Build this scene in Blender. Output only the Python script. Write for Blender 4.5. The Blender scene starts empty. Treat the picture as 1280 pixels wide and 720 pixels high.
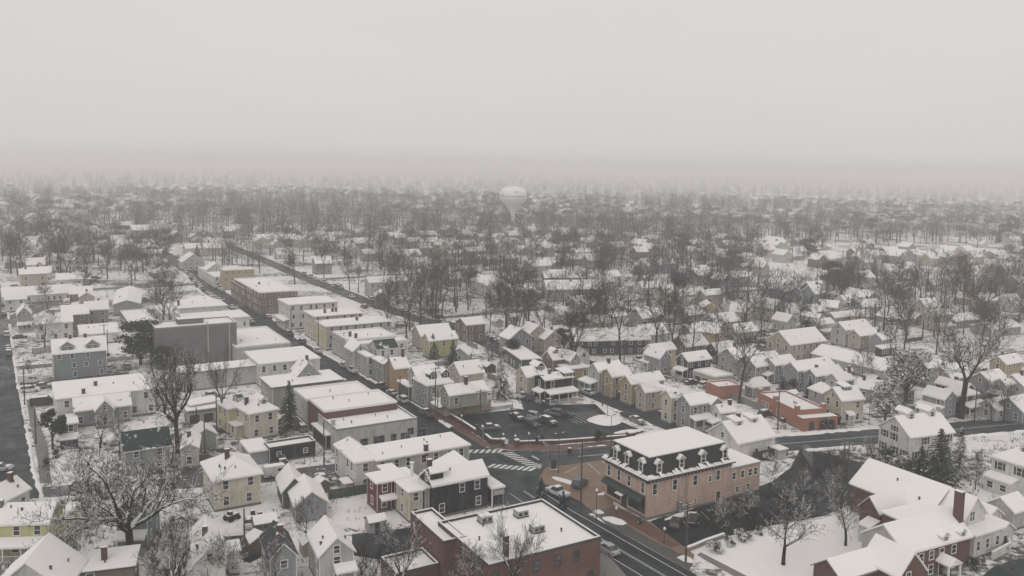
import bpy, math, random
import numpy as np
from mathutils import Vector

R = random.Random(11)
PI = math.pi
# ------------------------------------------------------------------ survey camera
F, CH, HZ, PY = 1070.0, 62.0, 203.0, 313.0
PITCH, ROLL = math.atan((PY - HZ) / F), math.radians(1.0)
FV = Vector((0, math.cos(PITCH), -math.sin(PITCH)))
_r0, _u0 = Vector((1, 0, 0)), Vector((0, math.sin(PITCH), math.cos(PITCH)))
RV = _r0 * math.cos(ROLL) + _u0 * math.sin(ROLL)
UV = _u0 * math.cos(ROLL) - _r0 * math.sin(ROLL)
EYE = Vector((0, 0, CH))

def P(px, py, z=0.0):
    """Point of the level z seen at this pixel of the 1280x720 photograph (survey of the site)."""
    d = FV + RV * ((px - 640) / F) + UV * ((PY - py) / F)
    return EYE + d * ((z - CH) / d.z)

def Q(p):
    d = Vector(p) - EYE
    f = d.dot(FV)
    return (640 + F * d.dot(RV) / f, PY - F * d.dot(UV) / f)

GRID = 30.5                     # direction of the cross streets, degrees from +x; the main street runs at GRID + 90

sc = bpy.context.scene
COL = sc.collection

# ------------------------------------------------------------------ materials
MATS = {}
def nodes(name):
    m = bpy.data.materials.new(name)
    m.use_nodes = True
    nt = m.node_tree
    return m, nt, nt.nodes['Principled BSDF']

def N(nt, t, **kw):
    n = nt.nodes.new(t)
    for k, v in kw.items():
        if k in n.inputs.keys() if isinstance(k, str) else False:
            n.inputs[k].default_value = v
        else:
            setattr(n, k, v)
    return n

def inp(n, **kw):
    for k, v in kw.items():
        n.inputs[k].default_value = v
    return n

def noise(nt, scale, detail=3, rough=.55, vec=None):
    n = nt.nodes.new('ShaderNodeTexNoise')
    inp(n, Scale=scale, Detail=detail, Roughness=rough)
    if vec is not None:
        nt.links.new(vec, n.inputs['Vector'])
    return n.outputs['Fac']

def ramp(nt, fac, a, b, c0=(0, 0, 0, 1), c1=(1, 1, 1, 1)):
    r = nt.nodes.new('ShaderNodeValToRGB')
    r.color_ramp.elements[0].position = a
    r.color_ramp.elements[1].position = b
    r.color_ramp.elements[0].color = c0
    r.color_ramp.elements[1].color = c1
    nt.links.new(fac, r.inputs[0])
    return r.outputs[0]

def mix(nt, fac, a, b):
    m = nt.nodes.new('ShaderNodeMix')
    m.data_type = 'RGBA'
    for sock, v in ((m.inputs[0], fac), (m.inputs[6], a), (m.inputs[7], b)):
        if hasattr(v, 'is_linked') or hasattr(v, 'links'):
            nt.links.new(v, sock)
        elif isinstance(v, (int, float)):
            sock.default_value = v
        else:
            sock.default_value = (*v[:3], 1)
    return m.outputs[2]

def math_(nt, op, a, b=None):
    m = nt.nodes.new('ShaderNodeMath')
    m.operation = op
    for i, v in enumerate((a, b)):
        if v is None:
            continue
        if isinstance(v, (int, float)):
            m.inputs[i].default_value = v
        else:
            nt.links.new(v, m.inputs[i])
    return m.outputs[0]

def wpos(nt):
    return nt.nodes.new('ShaderNodeNewGeometry').outputs['Position']

def opos(nt):
    return nt.nodes.new('ShaderNodeTexCoord').outputs['Object']

def scaled(nt, vec, s):
    m = nt.nodes.new('ShaderNodeMapping')
    m.inputs['Scale'].default_value = s
    nt.links.new(vec, m.inputs['Vector'])
    return m.outputs[0]

def bump(nt, bsdf, h, strength=.3, dist=.05):
    b = nt.nodes.new('ShaderNodeBump')
    inp(b, Strength=strength, Distance=dist)
    nt.links.new(h, b.inputs['Height'])
    nt.links.new(b.outputs[0], bsdf.inputs['Normal'])

SNOW = (.86, .84, .825)
def mat_snow(name, lo=.80, patch=None, pth=.62):
    if name in MATS: return MATS[name]
    m, nt, b = nodes(name)
    w = wpos(nt)
    c = mix(nt, noise(nt, .22, 4, .6, w), tuple(x * lo / .86 for x in SNOW), SNOW)
    if patch:
        big = noise(nt, .35, 5, .68, w)
        msk = ramp(nt, big, pth, pth + .05)
        st = noise(nt, 2.2, 3, .6, scaled(nt, w, (1, 1, 3)))
        dark = mix(nt, st, tuple(x * .6 for x in patch), tuple(x * 1.3 for x in patch))
        c = mix(nt, msk, c, dark)
    nt.links.new(c, b.inputs['Base Color'])
    b.inputs['Roughness'].default_value = .75
    b.inputs['Specular IOR Level'].default_value = .25
    bump(nt, b, noise(nt, .9, 4, .6, w), .35, .12)
    MATS[name] = m
    return m

def mat_shingle(name, col):
    if name in MATS: return MATS[name]
    m, nt, b = nodes(name)
    w = wpos(nt)
    c = mix(nt, noise(nt, 1.2, 4, .7, w), tuple(x * .6 for x in col), tuple(x * 1.4 for x in col))
    msk = ramp(nt, noise(nt, .5, 5, .7, w), .60, .66)
    c = mix(nt, msk, c, SNOW)
    nt.links.new(c, b.inputs['Base Color'])
    b.inputs['Roughness'].default_value = .8
    b.inputs['Specular IOR Level'].default_value = .12
    MATS[name] = m
    return m

def mat_siding(name, col, lap=True):
    if name in MATS: return MATS[name]
    m, nt, b = nodes(name)
    o = opos(nt)
    n1 = noise(nt, .35, 4, .65, o)
    n2 = noise(nt, 1.4, 3, .6, scaled(nt, o, (1, 1, .25)))
    c = mix(nt, ramp(nt, n1, .3, .75), tuple(x * .80 for x in col), tuple(min(1, x * 1.06) for x in col))
    c = mix(nt, math_(nt, 'MULTIPLY', ramp(nt, n2, .48, .78), .50), c, (.14, .13, .115))
    if lap:
        wv = nt.nodes.new('ShaderNodeTexWave')
        wv.bands_direction = 'Z'
        wv.wave_profile = 'SAW'
        inp(wv, Scale=1.25, Distortion=0, Detail=0)
        nt.links.new(o, wv.inputs['Vector'])
        bump(nt, b, wv.outputs['Fac'], .5, .03)
        c = mix(nt, math_(nt, 'MULTIPLY', ramp(nt, wv.outputs['Fac'], 0, .22, (1, 1, 1, 1), (0, 0, 0, 1)), .22), c, tuple(x * .4 for x in col))
    nt.links.new(c, b.inputs['Base Color'])
    b.inputs['Roughness'].default_value = .75
    b.inputs['Specular IOR Level'].default_value = .15
    MATS[name] = m
    return m

def mat_brick(name, c1, c2, mortar=(.30, .28, .26)):
    if name in MATS: return MATS[name]
    m, nt, b = nodes(name)
    o = opos(nt)
    # brick courses: rotate so the pattern lies on vertical faces of either direction
    sep = nt.nodes.new('ShaderNodeSeparateXYZ'); nt.links.new(o, sep.inputs[0])
    cmb = nt.nodes.new('ShaderNodeCombineXYZ')
    nt.links.new(math_(nt, 'ADD', sep.outputs[0], sep.outputs[1]), cmb.inputs[0])
    nt.links.new(sep.outputs[2], cmb.inputs[1])
    bt = nt.nodes.new('ShaderNodeTexBrick')
    bt.inputs['Color1'].default_value = (*c1, 1); bt.inputs['Color2'].default_value = (*c2, 1)
    bt.inputs['Mortar'].default_value = (*mortar, 1)
    inp(bt, Scale=1.0)
    bt.inputs['Mortar Size'].default_value = .012
    bt.inputs['Brick Width'].default_value = .24; bt.inputs['Row Height'].default_value = .08
    nt.links.new(cmb.outputs[0], bt.inputs['Vector'])
    c = mix(nt, math_(nt, 'MULTIPLY', ramp(nt, noise(nt, .4, 4, .7, o), .4, .8), .5), bt.outputs['Color'], tuple(x * .5 for x in c1))
    nt.links.new(c, b.inputs['Base Color'])
    b.inputs['Roughness'].default_value = .85
    b.inputs['Specular IOR Level'].default_value = .12
    MATS[name] = m
    return m

def mat_plain(name, col, rough=.6, metal=0.0, var=.15, sc_=1.5):
    if name in MATS: return MATS[name]
    m, nt, b = nodes(name)
    w = opos(nt)
    c = mix(nt, noise(nt, sc_, 4, .6, w), tuple(x * (1 - var) for x in col), tuple(min(1, x * (1 + var)) for x in col))
    nt.links.new(c, b.inputs['Base Color'])
    b.inputs['Roughness'].default_value = rough
    b.inputs['Specular IOR Level'].default_value = .25
    b.inputs['Metallic'].default_value = metal
    MATS[name] = m
    return m

def mat_glass():
    m, nt, b = nodes('window_glass')
    c = mix(nt, ramp(nt, noise(nt, .8, 2, .5, wpos(nt)), .42, .6), (.012, .014, .017), (.07, .075, .08))
    nt.links.new(c, b.inputs['Base Color'])
    b.inputs['Roughness'].default_value = .12
    MATS['glass'] = m
    return m

def mat_asphalt(name, col=(.05, .054, .058), slush=.70, rough=.55, cl=(.30, .30, .30), run=None):
    if name in MATS: return MATS[name]
    m, nt, b = nodes(name)
    w = wpos(nt)
    c = mix(nt, noise(nt, .12, 5, .6, w), tuple(x * .7 for x in col), tuple(x * 1.35 for x in col))
    c = mix(nt, math_(nt, 'MULTIPLY', noise(nt, 9, 2, .6, w), .35), c, tuple(x * 1.7 for x in col))
    if run is not None:      # wheel tracks: the wet and the salted strips run along the street
        mp = nt.nodes.new('ShaderNodeMapping'); mp.inputs['Rotation'].default_value = (0, 0, -math.radians(run)); nt.links.new(w, mp.inputs['Vector'])
        tr = noise(nt, 1.0, 4, .65, scaled(nt, mp.outputs[0], (.05, .85, .05)))
        c = mix(nt, math_(nt, 'MULTIPLY', ramp(nt, tr, .45, .70), .6), c, tuple(x * 2.6 + .02 for x in col))
    msk = ramp(nt, noise(nt, .55, 6, .72, w), slush, slush + .05)
    c = mix(nt, msk, c, cl)
    nt.links.new(c, b.inputs['Base Color'])
    rr = ramp(nt, noise(nt, .2, 3, .6, w), .35, .7, (rough - .2,) * 3 + (1,), (rough + .2,) * 3 + (1,))
    nt.links.new(rr, b.inputs['Roughness'])
    b.inputs['Specular IOR Level'].default_value = .22
    MATS[name] = m
    return m

def mat_ground():
    m, nt, b = nodes('snow_ground')
    w = wpos(nt)
    c = mix(nt, noise(nt, .06, 5, .6, w), (.70, .685, .675), SNOW)
    earth = mix(nt, noise(nt, 1.3, 4, .7, w), (.035, .034, .030), (.13, .115, .095))
    big = noise(nt, .035, 4, .6, w)
    fine = noise(nt, .45, 6, .75, w)
    s = math_(nt, 'ADD', math_(nt, 'MULTIPLY', big, .55), math_(nt, 'MULTIPLY', fine, .60))
    msk = ramp(nt, s, .575, .65)
    c = mix(nt, msk, c, earth)
    nt.links.new(c, b.inputs['Base Color'])
    b.inputs['Roughness'].default_value = .85
    b.inputs['Specular IOR Level'].default_value = .12
    b.inputs['Specular IOR Level'].default_value = .2
    bump(nt, b, noise(nt, .7, 5, .65, w), .5, .2)
    MATS['ground'] = m
    return m

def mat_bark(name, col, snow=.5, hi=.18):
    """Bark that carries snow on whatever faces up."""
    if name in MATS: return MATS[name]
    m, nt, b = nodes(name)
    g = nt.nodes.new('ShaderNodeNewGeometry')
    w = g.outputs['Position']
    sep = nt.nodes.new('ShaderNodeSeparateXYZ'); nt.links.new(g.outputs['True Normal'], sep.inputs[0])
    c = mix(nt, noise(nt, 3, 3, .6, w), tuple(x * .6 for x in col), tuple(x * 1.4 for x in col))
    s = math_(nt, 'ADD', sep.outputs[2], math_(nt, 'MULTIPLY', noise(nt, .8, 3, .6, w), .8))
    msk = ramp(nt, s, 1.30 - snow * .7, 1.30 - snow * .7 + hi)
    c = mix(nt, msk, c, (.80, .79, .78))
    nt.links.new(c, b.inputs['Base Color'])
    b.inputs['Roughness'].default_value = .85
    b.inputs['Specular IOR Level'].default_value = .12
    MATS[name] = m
    return m

def mat_needles(name, col, snow=.4):
    if name in MATS: return MATS[name]
    m, nt, b = nodes(name)
    g = nt.nodes.new('ShaderNodeNewGeometry')
    w = g.outputs['Position']
    c = mix(nt, noise(nt, 2.5, 3, .6, w), tuple(x * .5 for x in col), tuple(x * 1.6 for x in col))
    msk = ramp(nt, noise(nt, .9, 5, .75, w), .64 - snow * .2, .69 - snow * .2)
    c = mix(nt, math_(nt, 'MULTIPLY', msk, .85), c, (.78, .78, .78))
    nt.links.new(c, b.inputs['Base Color'])
    b.inputs['Roughness'].default_value = .8
    b.inputs['Specular IOR Level'].default_value = .12
    MATS[name] = m
    return m

mat_snow('roof_snow', .81)
mat_snow('roof_snow_worn', .74, (.11, .11, .11), .655)
mat_snow('roof_snow_patchy', .78, (.075, .075, .078), .60)
mat_snow('roof_snow_thin', .72, (.10, .10, .10), .52)
mat_shingle('shingle_dark', (.055, .058, .062))
mat_shingle('shingle_green', (.03, .05, .045))
mat_snow('snow_pile', .72, (.16, .15, .14), .66)
mat_glass(); mat_ground()
WALLC = dict(white=(.66, .65, .63), cream=(.58, .55, .45), yellow=(.60, .55, .36), lime=(.52, .54, .28), grey=(.29, .305, .315), palegrey=(.46, .46, .455),
             bluegrey=(.21, .245, .26), tan=(.42, .34, .22), beige=(.44, .40, .33), brown=(.17, .135, .105), charcoal=(.036, .044, .050),
             black=(.017, .026, .028), green=(.09, .12, .105), olive=(.45, .44, .24), teal=(.18, .25, .24), darkred=(.17, .05, .042), gray_green=(.33, .35, .30))
for k, c in WALLC.items():
    mat_siding('siding_' + k, c)
    mat_siding('plain_' + k, c, False)
mat_siding('plain_pink', (.56, .415, .345), False)
mat_siding('plain_coral', (.37, .17, .12), False)
mat_siding('plain_terracotta', (.42, .29, .18), False)
mat_siding('plain_concrete', (.165, .170, .172), False)
mat_brick('brick_red', (.105, .042, .033), (.145, .060, .047), (.16, .14, .125))
mat_brick('brick_dark', (.085, .045, .036), (.12, .06, .048), (.12, .10, .09))
mat_brick('brick_brown', (.15, .115, .09), (.19, .14, .11), (.20, .18, .16))
mat_brick('stone', (.25, .23, .20), (.31, .28, .23), (.2, .19, .17))
mat_plain('white_trim', (.72, .71, .69), .5)
mat_plain('dark_trim', (.05, .052, .055), .5)
mat_plain('grey_trim', (.24, .24, .245), .6)
mat_plain('green_trim', (.02, .045, .04), .4)
mat_plain('wood', (.16, .12, .085), .8)
mat_plain('pole_wood', (.075, .066, .058), .85)
mat_plain('metal', (.34, .35, .355), .4, .6)
mat_plain('dark_metal', (.04, .042, .045), .45, .3)
mat_plain('slate', (.020, .028, .029), .5)
mat_plain('rubber', (.02, .02, .02), .8)
mat_plain('lamp_glass', (.75, .75, .72), .2)
mat_plain('signal_yellow', (.50, .20, .035), .5)
mat_plain('signal_lens', (.05, .015, .012), .3)
mat_plain('lens_red', (.30, .02, .02), .25)
mat_plain('tank_paint', (.80, .79, .78), .5)
mat_plain('rust', (.20, .10, .06), .8)
mat_asphalt('asphalt', (.024, .032, .036), .66, run=GRID - 15)
mat_asphalt('asphalt_clean', (.012, .020, .023), .71, run=GRID + 90)
mat_asphalt('asphalt_lot', (.014, .023, .026), .73)
mat_asphalt('asphalt_wet', (.012, .020, .021), .67, .7, (.35, .36, .35))
mat_asphalt('asphalt_slush', (.075, .077, .08), .56, .6, (.55, .54, .53))
mat_asphalt('road_paint', (.55, .55, .53), .9)
mat_asphalt('brick_paving', (.185, .128, .090), .74, .55, (.5, .48, .46))
mat_asphalt('brick_walk', (.115, .068, .052), .72, .5, (.5, .48, .46))
mat_asphalt('walk_wet', (.075, .078, .068), .72, .5, (.5, .5, .48))
mat_asphalt('sidewalk', (.17, .16, .148), .62, .7, (.7, .68, .67))
mat_bark('bark', (.052, .045, .040), .50)
mat_bark('bark_snowy', (.026, .023, .022), .78, .10)
mat_bark('twig_snowy', (.034, .030, .028), .52)
mat_bark('twig', (.040, .038, .038), .40)
mat_bark('bark_mist', (.056, .056, .060), .38)  # paler than bark_far: part of the distance haze put into the colour
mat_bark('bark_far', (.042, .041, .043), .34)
mat_bark('brush', (.034, .031, .028), .30)
mat_needles('needles', (.022, .036, .030), .35)
mat_needles('needles_snowy', (.022, .034, .030), .85)
mat_needles('needles_dark', (.020, .036, .028), .05)
def mural():
    m, nt, b = nodes('mural_paint')
    o = opos(nt)
    n = noise(nt, .9, 5, .7, o)
    r = nt.nodes.new('ShaderNodeValToRGB')
    e = r.color_ramp.elements
    e[0].position, e[0].color = .30, (.25, .22, .17, 1)
    e[1].position, e[1].color = .75, (.16, .19, .20, 1)
    for p, c in ((.44, (.32, .29, .22, 1)), (.50, (.42, .30, .08, 1)), (.55, (.28, .29, .26, 1)), (.62, (.10, .13, .14, 1))):
        q = e.new(p); q.color = c
    nt.links.new(n, r.inputs[0]); nt.links.new(r.outputs[0], b.inputs['Base Color'])
    b.inputs['Roughness'].default_value = .8
    b.inputs['Specular IOR Level'].default_value = .12
    MATS['mural'] = m
mural()
def M(k):
    return MATS[k]

# ------------------------------------------------------------------ mesh builder
class MB:
    def __init__(s):
        s.v, s.f, s.m, s.mats = [], [], [], []
    def mi(s, mat):
        if mat not in s.mats: s.mats.append(mat)
        return s.mats.index(mat)
    def poly(s, pts, mat):
        n = len(s.v)
        s.v.extend(tuple(p) for p in pts)
        s.f.append(tuple(range(n, n + len(pts)))); s.m.append(s.mi(mat))
    def box(s, x0, x1, y0, y1, z0, z1, mat, T=None, top=None):
        c = [(x0, y0, z0), (x1, y0, z0), (x1, y1, z0), (x0, y1, z0), (x0, y0, z1), (x1, y0, z1), (x1, y1, z1), (x0, y1, z1)]
        if T: c = [T(*p) for p in c]
        n = len(s.v); s.v.extend(tuple(p) for p in c)
        for i, q in enumerate(((0, 3, 2, 1), (4, 5, 6, 7), (0, 1, 5, 4), (1, 2, 6, 5), (2, 3, 7, 6), (3, 0, 4, 7))):
            s.f.append(tuple(n + k for k in q)); s.m.append(s.mi(top if (top and i == 1) else mat))
    def slab(s, pts, t, mtop, mside=None, bottom=True):
        """prism under the polygon pts (counter-clockwise from above), t thick"""
        mside = mside or mtop
        n = len(s.v); k = len(pts)
        s.v.extend((p[0], p[1], p[2]) for p in pts)
        s.v.extend((p[0], p[1], p[2] - t) for p in pts)
        s.f.append(tuple(range(n, n + k))); s.m.append(s.mi(mtop))
        if bottom:
            s.f.append(tuple(range(n + 2 * k - 1, n + k - 1, -1))); s.m.append(s.mi(mside))
        for i in range(k):
            j = (i + 1) % k
            s.f.append((n + i, n + k + i, n + k + j, n + j)); s.m.append(s.mi(mside))
    def tube(s, p0, p1, r0, r1, n, mat, cap=False):
        p0, p1 = Vector(p0), Vector(p1)
        d = (p1 - p0)
        if d.length < 1e-6: return
        d.normalize()
        a = d.orthogonal().normalized(); b = d.cross(a)
        k = len(s.v)
        for p, r in ((p0, r0), (p1, r1)):
            for i in range(n):
                t = 2 * PI * i / n
                q = p + a * (r * math.cos(t)) + b * (r * math.sin(t))
                s.v.append((q.x, q.y, q.z))
        mi = s.mi(mat)
        for i in range(n):
            j = (i + 1) % n
            s.f.append((k + i, k + j, k + n + j, k + n + i)); s.m.append(mi)
        if cap:
            s.f.append(tuple(k + n + i for i in range(n))); s.m.append(mi)
            s.f.append(tuple(k + i for i in range(n - 1, -1, -1))); s.m.append(mi)
    def lathe(s, prof, n, mat, c=(0, 0, 0)):
        k = len(s.v); mi = s.mi(mat)
        for r, z in prof:
            for i in range(n):
                t = 2 * PI * i / n
                s.v.append((c[0] + r * math.cos(t), c[1] + r * math.sin(t), c[2] + z))
        for a in range(len(prof) - 1):
            for i in range(n):
                j = (i + 1) % n
                s.f.append((k + a * n + i, k + a * n + j, k + (a + 1) * n + j, k + (a + 1) * n + i)); s.m.append(mi)
    def mesh(s, name, smooth=False):
        me = bpy.data.meshes.new(name)
        me.from_pydata(s.v, [], s.f)
        for k in s.mats: me.materials.append(M(k))
        if len(s.mats) > 1: me.polygons.foreach_set('material_index', s.m)
        if smooth: me.polygons.foreach_set('use_smooth', [True] * len(s.f))
        me.update()
        return me
    def build(s, name, parent=None, loc=None, rz=0, smooth=False):
        return put(name, s.mesh(name, smooth), parent, loc, rz)

def put(name, me, parent=None, loc=None, rz=0, scale=None):
    o = bpy.data.objects.new(name, me)
    COL.objects.link(o)
    if parent is not None: o.parent = parent
    if loc is not None: o.location = loc
    if rz: o.rotation_euler = (0, 0, rz)
    if scale is not None: o.scale = scale if hasattr(scale, '__len__') else (scale,) * 3
    return o

def empty(name, loc, rz=0):
    o = bpy.data.objects.new(name, None)
    o.empty_display_size = .5
    COL.objects.link(o)
    o.location = loc; o.rotation_euler = (0, 0, rz)
    return o

LABELS = {}
def tag(o, label=None, cat=None, group=None, kind=None):
    if label: o['label'] = label; LABELS[label] = LABELS.get(label, 0) + 1
    if cat: o['category'] = cat
    if group: o['group'] = group
    if kind: o['kind'] = kind
    return o

def copy_tree(o, parent=None):
    c = o.copy(); COL.objects.link(c)
    if parent is not None: c.parent = parent
    for ch in o.children: copy_tree(ch, c)
    return c

# ------------------------------------------------------------------ windows and doors (shared meshes)
WCACHE = {}
def window_mesh(w, h, style, trim):
    k = (round(w, 1), round(h, 1), style, trim)
    if k in WCACHE: return WCACHE[k]
    w, h = k[0], k[1]
    fr, gl = MB(), MB()
    t, d = (.10, .07) if style != 'big' else (.08, .06)
    x = w / 2
    fr.box(-x - t, x + t, -d, 0, h, h + t, trim); fr.box(-x - t - .03, x + t + .03, -d - .05, 0, -t, 0, trim)
    fr.box(-x - t, -x, -d, 0, 0, h, trim); fr.box(x, x + t, -d, 0, 0, h, trim)
    if style == 'sash':
        fr.box(-x, x, -d + .015, 0, h / 2 - .03, h / 2 + .03, trim)
    elif style == 'double':
        fr.box(-.05, .05, -d + .01, 0, 0, h, trim); fr.box(-x, -.05, -d + .02, 0, h / 2 - .03, h / 2 + .03, trim); fr.box(.05, x, -d + .02, 0, h / 2 - .03, h / 2 + .03, trim)
    elif style == 'shutter':
        fr.box(-x, x, -d + .015, 0, h / 2 - .03, h / 2 + .03, trim)
        for sgn in (-1, 1):
            a, b_ = sorted((sgn * (x + t + .01), sgn * (x + t + .45)))
            fr.box(a, b_, -.045, 0, 0, h, 'dark_trim')
    gl.poly([(-x, -.02, 0), (x, -.02, 0), (x, -.02, h), (-x, -.02, h)], 'glass')
    one = MB(); one.v = fr.v + gl.v; one.f = list(fr.f) + [tuple(i + len(fr.v) for i in f) for f in gl.f]
    one.mats = fr.mats + ['glass']; one.m = [fr.mats.index(fr.mats[i]) for i in fr.m] + [len(fr.mats)]
    if len(fr.mats) > 1: one.m = fr.m + [len(fr.mats)]
    WCACHE[k] = (fr.mesh('window'), gl.mesh('pane'), one.mesh('window'))
    return WCACHE[k]

def add_window(parent, loc, rz, w, h, style='sash', trim='white_trim', near=True):
    a, b, one = window_mesh(w, h, style, trim)
    if near:
        o = put('window', a, parent, loc, rz)
        put('pane', b, o)
    else:
        o = put('window', one, parent, loc, rz)
    return o
DCACHE = {}
def add_door(parent, loc, rz, w=1.0, h=2.1, col='dark_trim', trim='white_trim'):
    k = (w, h, col, trim)
    if k not in DCACHE:
        d = MB(); d.box(-w / 2, w / 2, -.04, 0, 0, h, col)
        t = .1
        d.box(-w / 2 - t, -w / 2, -.07, 0, 0, h + t, trim); d.box(w / 2, w / 2 + t, -.07, 0, 0, h + t, trim); d.box(-w / 2, w / 2, -.07, 0, h, h + t, trim)
        DCACHE[k] = d.mesh('door')
    return put('door', DCACHE[k], parent, loc, rz)
HAZE = 0.00056
# ------------------------------------------------------------------ building blocks
def ang_of(p, q): return math.degrees(math.atan2(q.y - p.y, q.x - p.x))
def snap(a, lim=8.0, base=GRID):
    r = (a - base + 45) % 90 - 45
    return a - r if abs(r) < lim else a

class Blk:
    """eave rectangle: corner c, direction a (degrees), W along it, D to its left (away from the camera), eave height h"""
    def __init__(s, c, a, W, D, h, roof='gable', ridge='x', rise=2.0, wall='siding_white', snow='roof_snow', ov=.35, fascia='white_trim', base=0.0, win=True, **kw):
        s.c, s.a, s.W, s.D, s.h, s.roof, s.ridge, s.rise, s.wall, s.snow, s.ov, s.fascia, s.base, s.win = Vector((c[0], c[1])), a, W, D, h, roof, ridge, rise, wall, snow, ov, fascia, base, win
        s.kw = kw
        r = math.radians(a)
        s.d = Vector((math.cos(r), math.sin(r))); s.n = Vector((-math.sin(r), math.cos(r)))
    def w(s, u, v, z=0):
        q = s.c + s.d * u + s.n * v
        return Vector((q.x, q.y, z))
    def zr(s, u, v):
        """roof height at (u, v)"""
        if s.roof == 'gable':
            t = (v / s.D) if s.ridge == 'x' else (u / s.W)
            return s.h + s.rise * (1 - abs(2 * t - 1))
        if s.roof == 'shed': return s.h + s.rise * v / s.D
        if s.roof == 'hip':
            k = min(u, s.W - u, v, s.D - v) / (min(s.W, s.D) / 2)
            return s.h + s.rise * max(0, min(1, k))
        return s.h

def res(z0, f, lo, hi):
    a = f(lo)
    for _ in range(40):
        m = (lo + hi) / 2
        if (f(m) > 0) == (a > 0): lo = m
        else: hi = m
    return (lo + hi) / 2

def G(O, U, Rp, h, s=.72, a=None, lim=8, **kw):
    """gable roof seen from its eave: O, U the two ends of the near eave, Rp a point of the ridge (photo pixels)"""
    p, q = P(*O, h), P(*U, h)
    a = snap(ang_of(p, q), lim) if a is None else a
    r = math.radians(a); d = Vector((math.cos(r), math.sin(r), 0)); n = Vector((-d.y, d.x, 0))
    W = (q - p).dot(d)
    def off(D):
        A = p + n * (D / 2); A.z = h + s * D / 2
        x0, y0 = Q(A); x1, y1 = Q(A + d * W)
        return y0 + (y1 - y0) * (Rp[0] - x0) / (x1 - x0) - Rp[1]
    D = res(0, off, 2.5, 24)
    return Blk(p, a, W, D, h, 'gable', 'x', s * D / 2, **kw)

def FG(L, Rr, peak, h, depth, a=None, lim=8, **kw):
    """gable wall facing the camera: L, Rr its eave corners, peak its top; depth in metres or the pixel where the ridge ends"""
    p, q = P(*L, h), P(*Rr, h)
    a = snap(ang_of(p, q), lim) if a is None else a
    r = math.radians(a); d = Vector((math.cos(r), math.sin(r), 0)); n = Vector((-d.y, d.x, 0))
    W = (q - p).dot(d); m = p + d * (W / 2)
    z = res(0, lambda z: Q((m.x, m.y, z))[1] - peak[1], h + .3, h + 12)
    if hasattr(depth, '__len__'):
        depth = res(0, lambda D: Q((m.x + n.x * D, m.y + n.y * D, z))[1] - depth[1], 2, 40)
    return Blk(p, a, W, depth, h, 'gable', 'y', z - h, **kw)

def FL(O, U, V, h, a=None, lim=8, roof='flat', **kw):
    """flat (or hip, shed) roof: O the near corner, U the corner along the near eave, V a point of the far edge or the depth in metres"""
    p, q = P(*O, h), P(*U, h)
    a = snap(ang_of(p, q), lim) if a is None else a
    r = math.radians(a); d = Vector((math.cos(r), math.sin(r), 0)); n = Vector((-d.y, d.x, 0))
    W = (q - p).dot(d)
    D = V if not hasattr(V, '__len__') else (P(*V, h + (kw.get('rise', 0) if roof == 'shed' else 0)) - p).dot(n)
    return Blk(p, a, W, max(1.2, D), h, roof, **kw)

def AP(px, py, L, w, a, h, s=.72, ridge='x', **kw):
    """gable house found by the middle of its ridge"""
    rise = s * w / 2
    c = P(px, py, h + rise)
    r = math.radians(a); d = Vector((math.cos(r), math.sin(r), 0)); n = Vector((-d.y, d.x, 0))
    o = c - d * (L / 2) - n * (w / 2)
    return Blk(o, a, L, w, h, 'gable', 'x', rise, **kw)

BUILT = []          # (blocks, key phrase, centre) of every building
def rot2(v, deg):
    r = math.radians(deg); c, s = math.cos(r), math.sin(r)
    return Vector((v.x * c - v.y * s, v.x * s + v.y * c))

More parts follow.
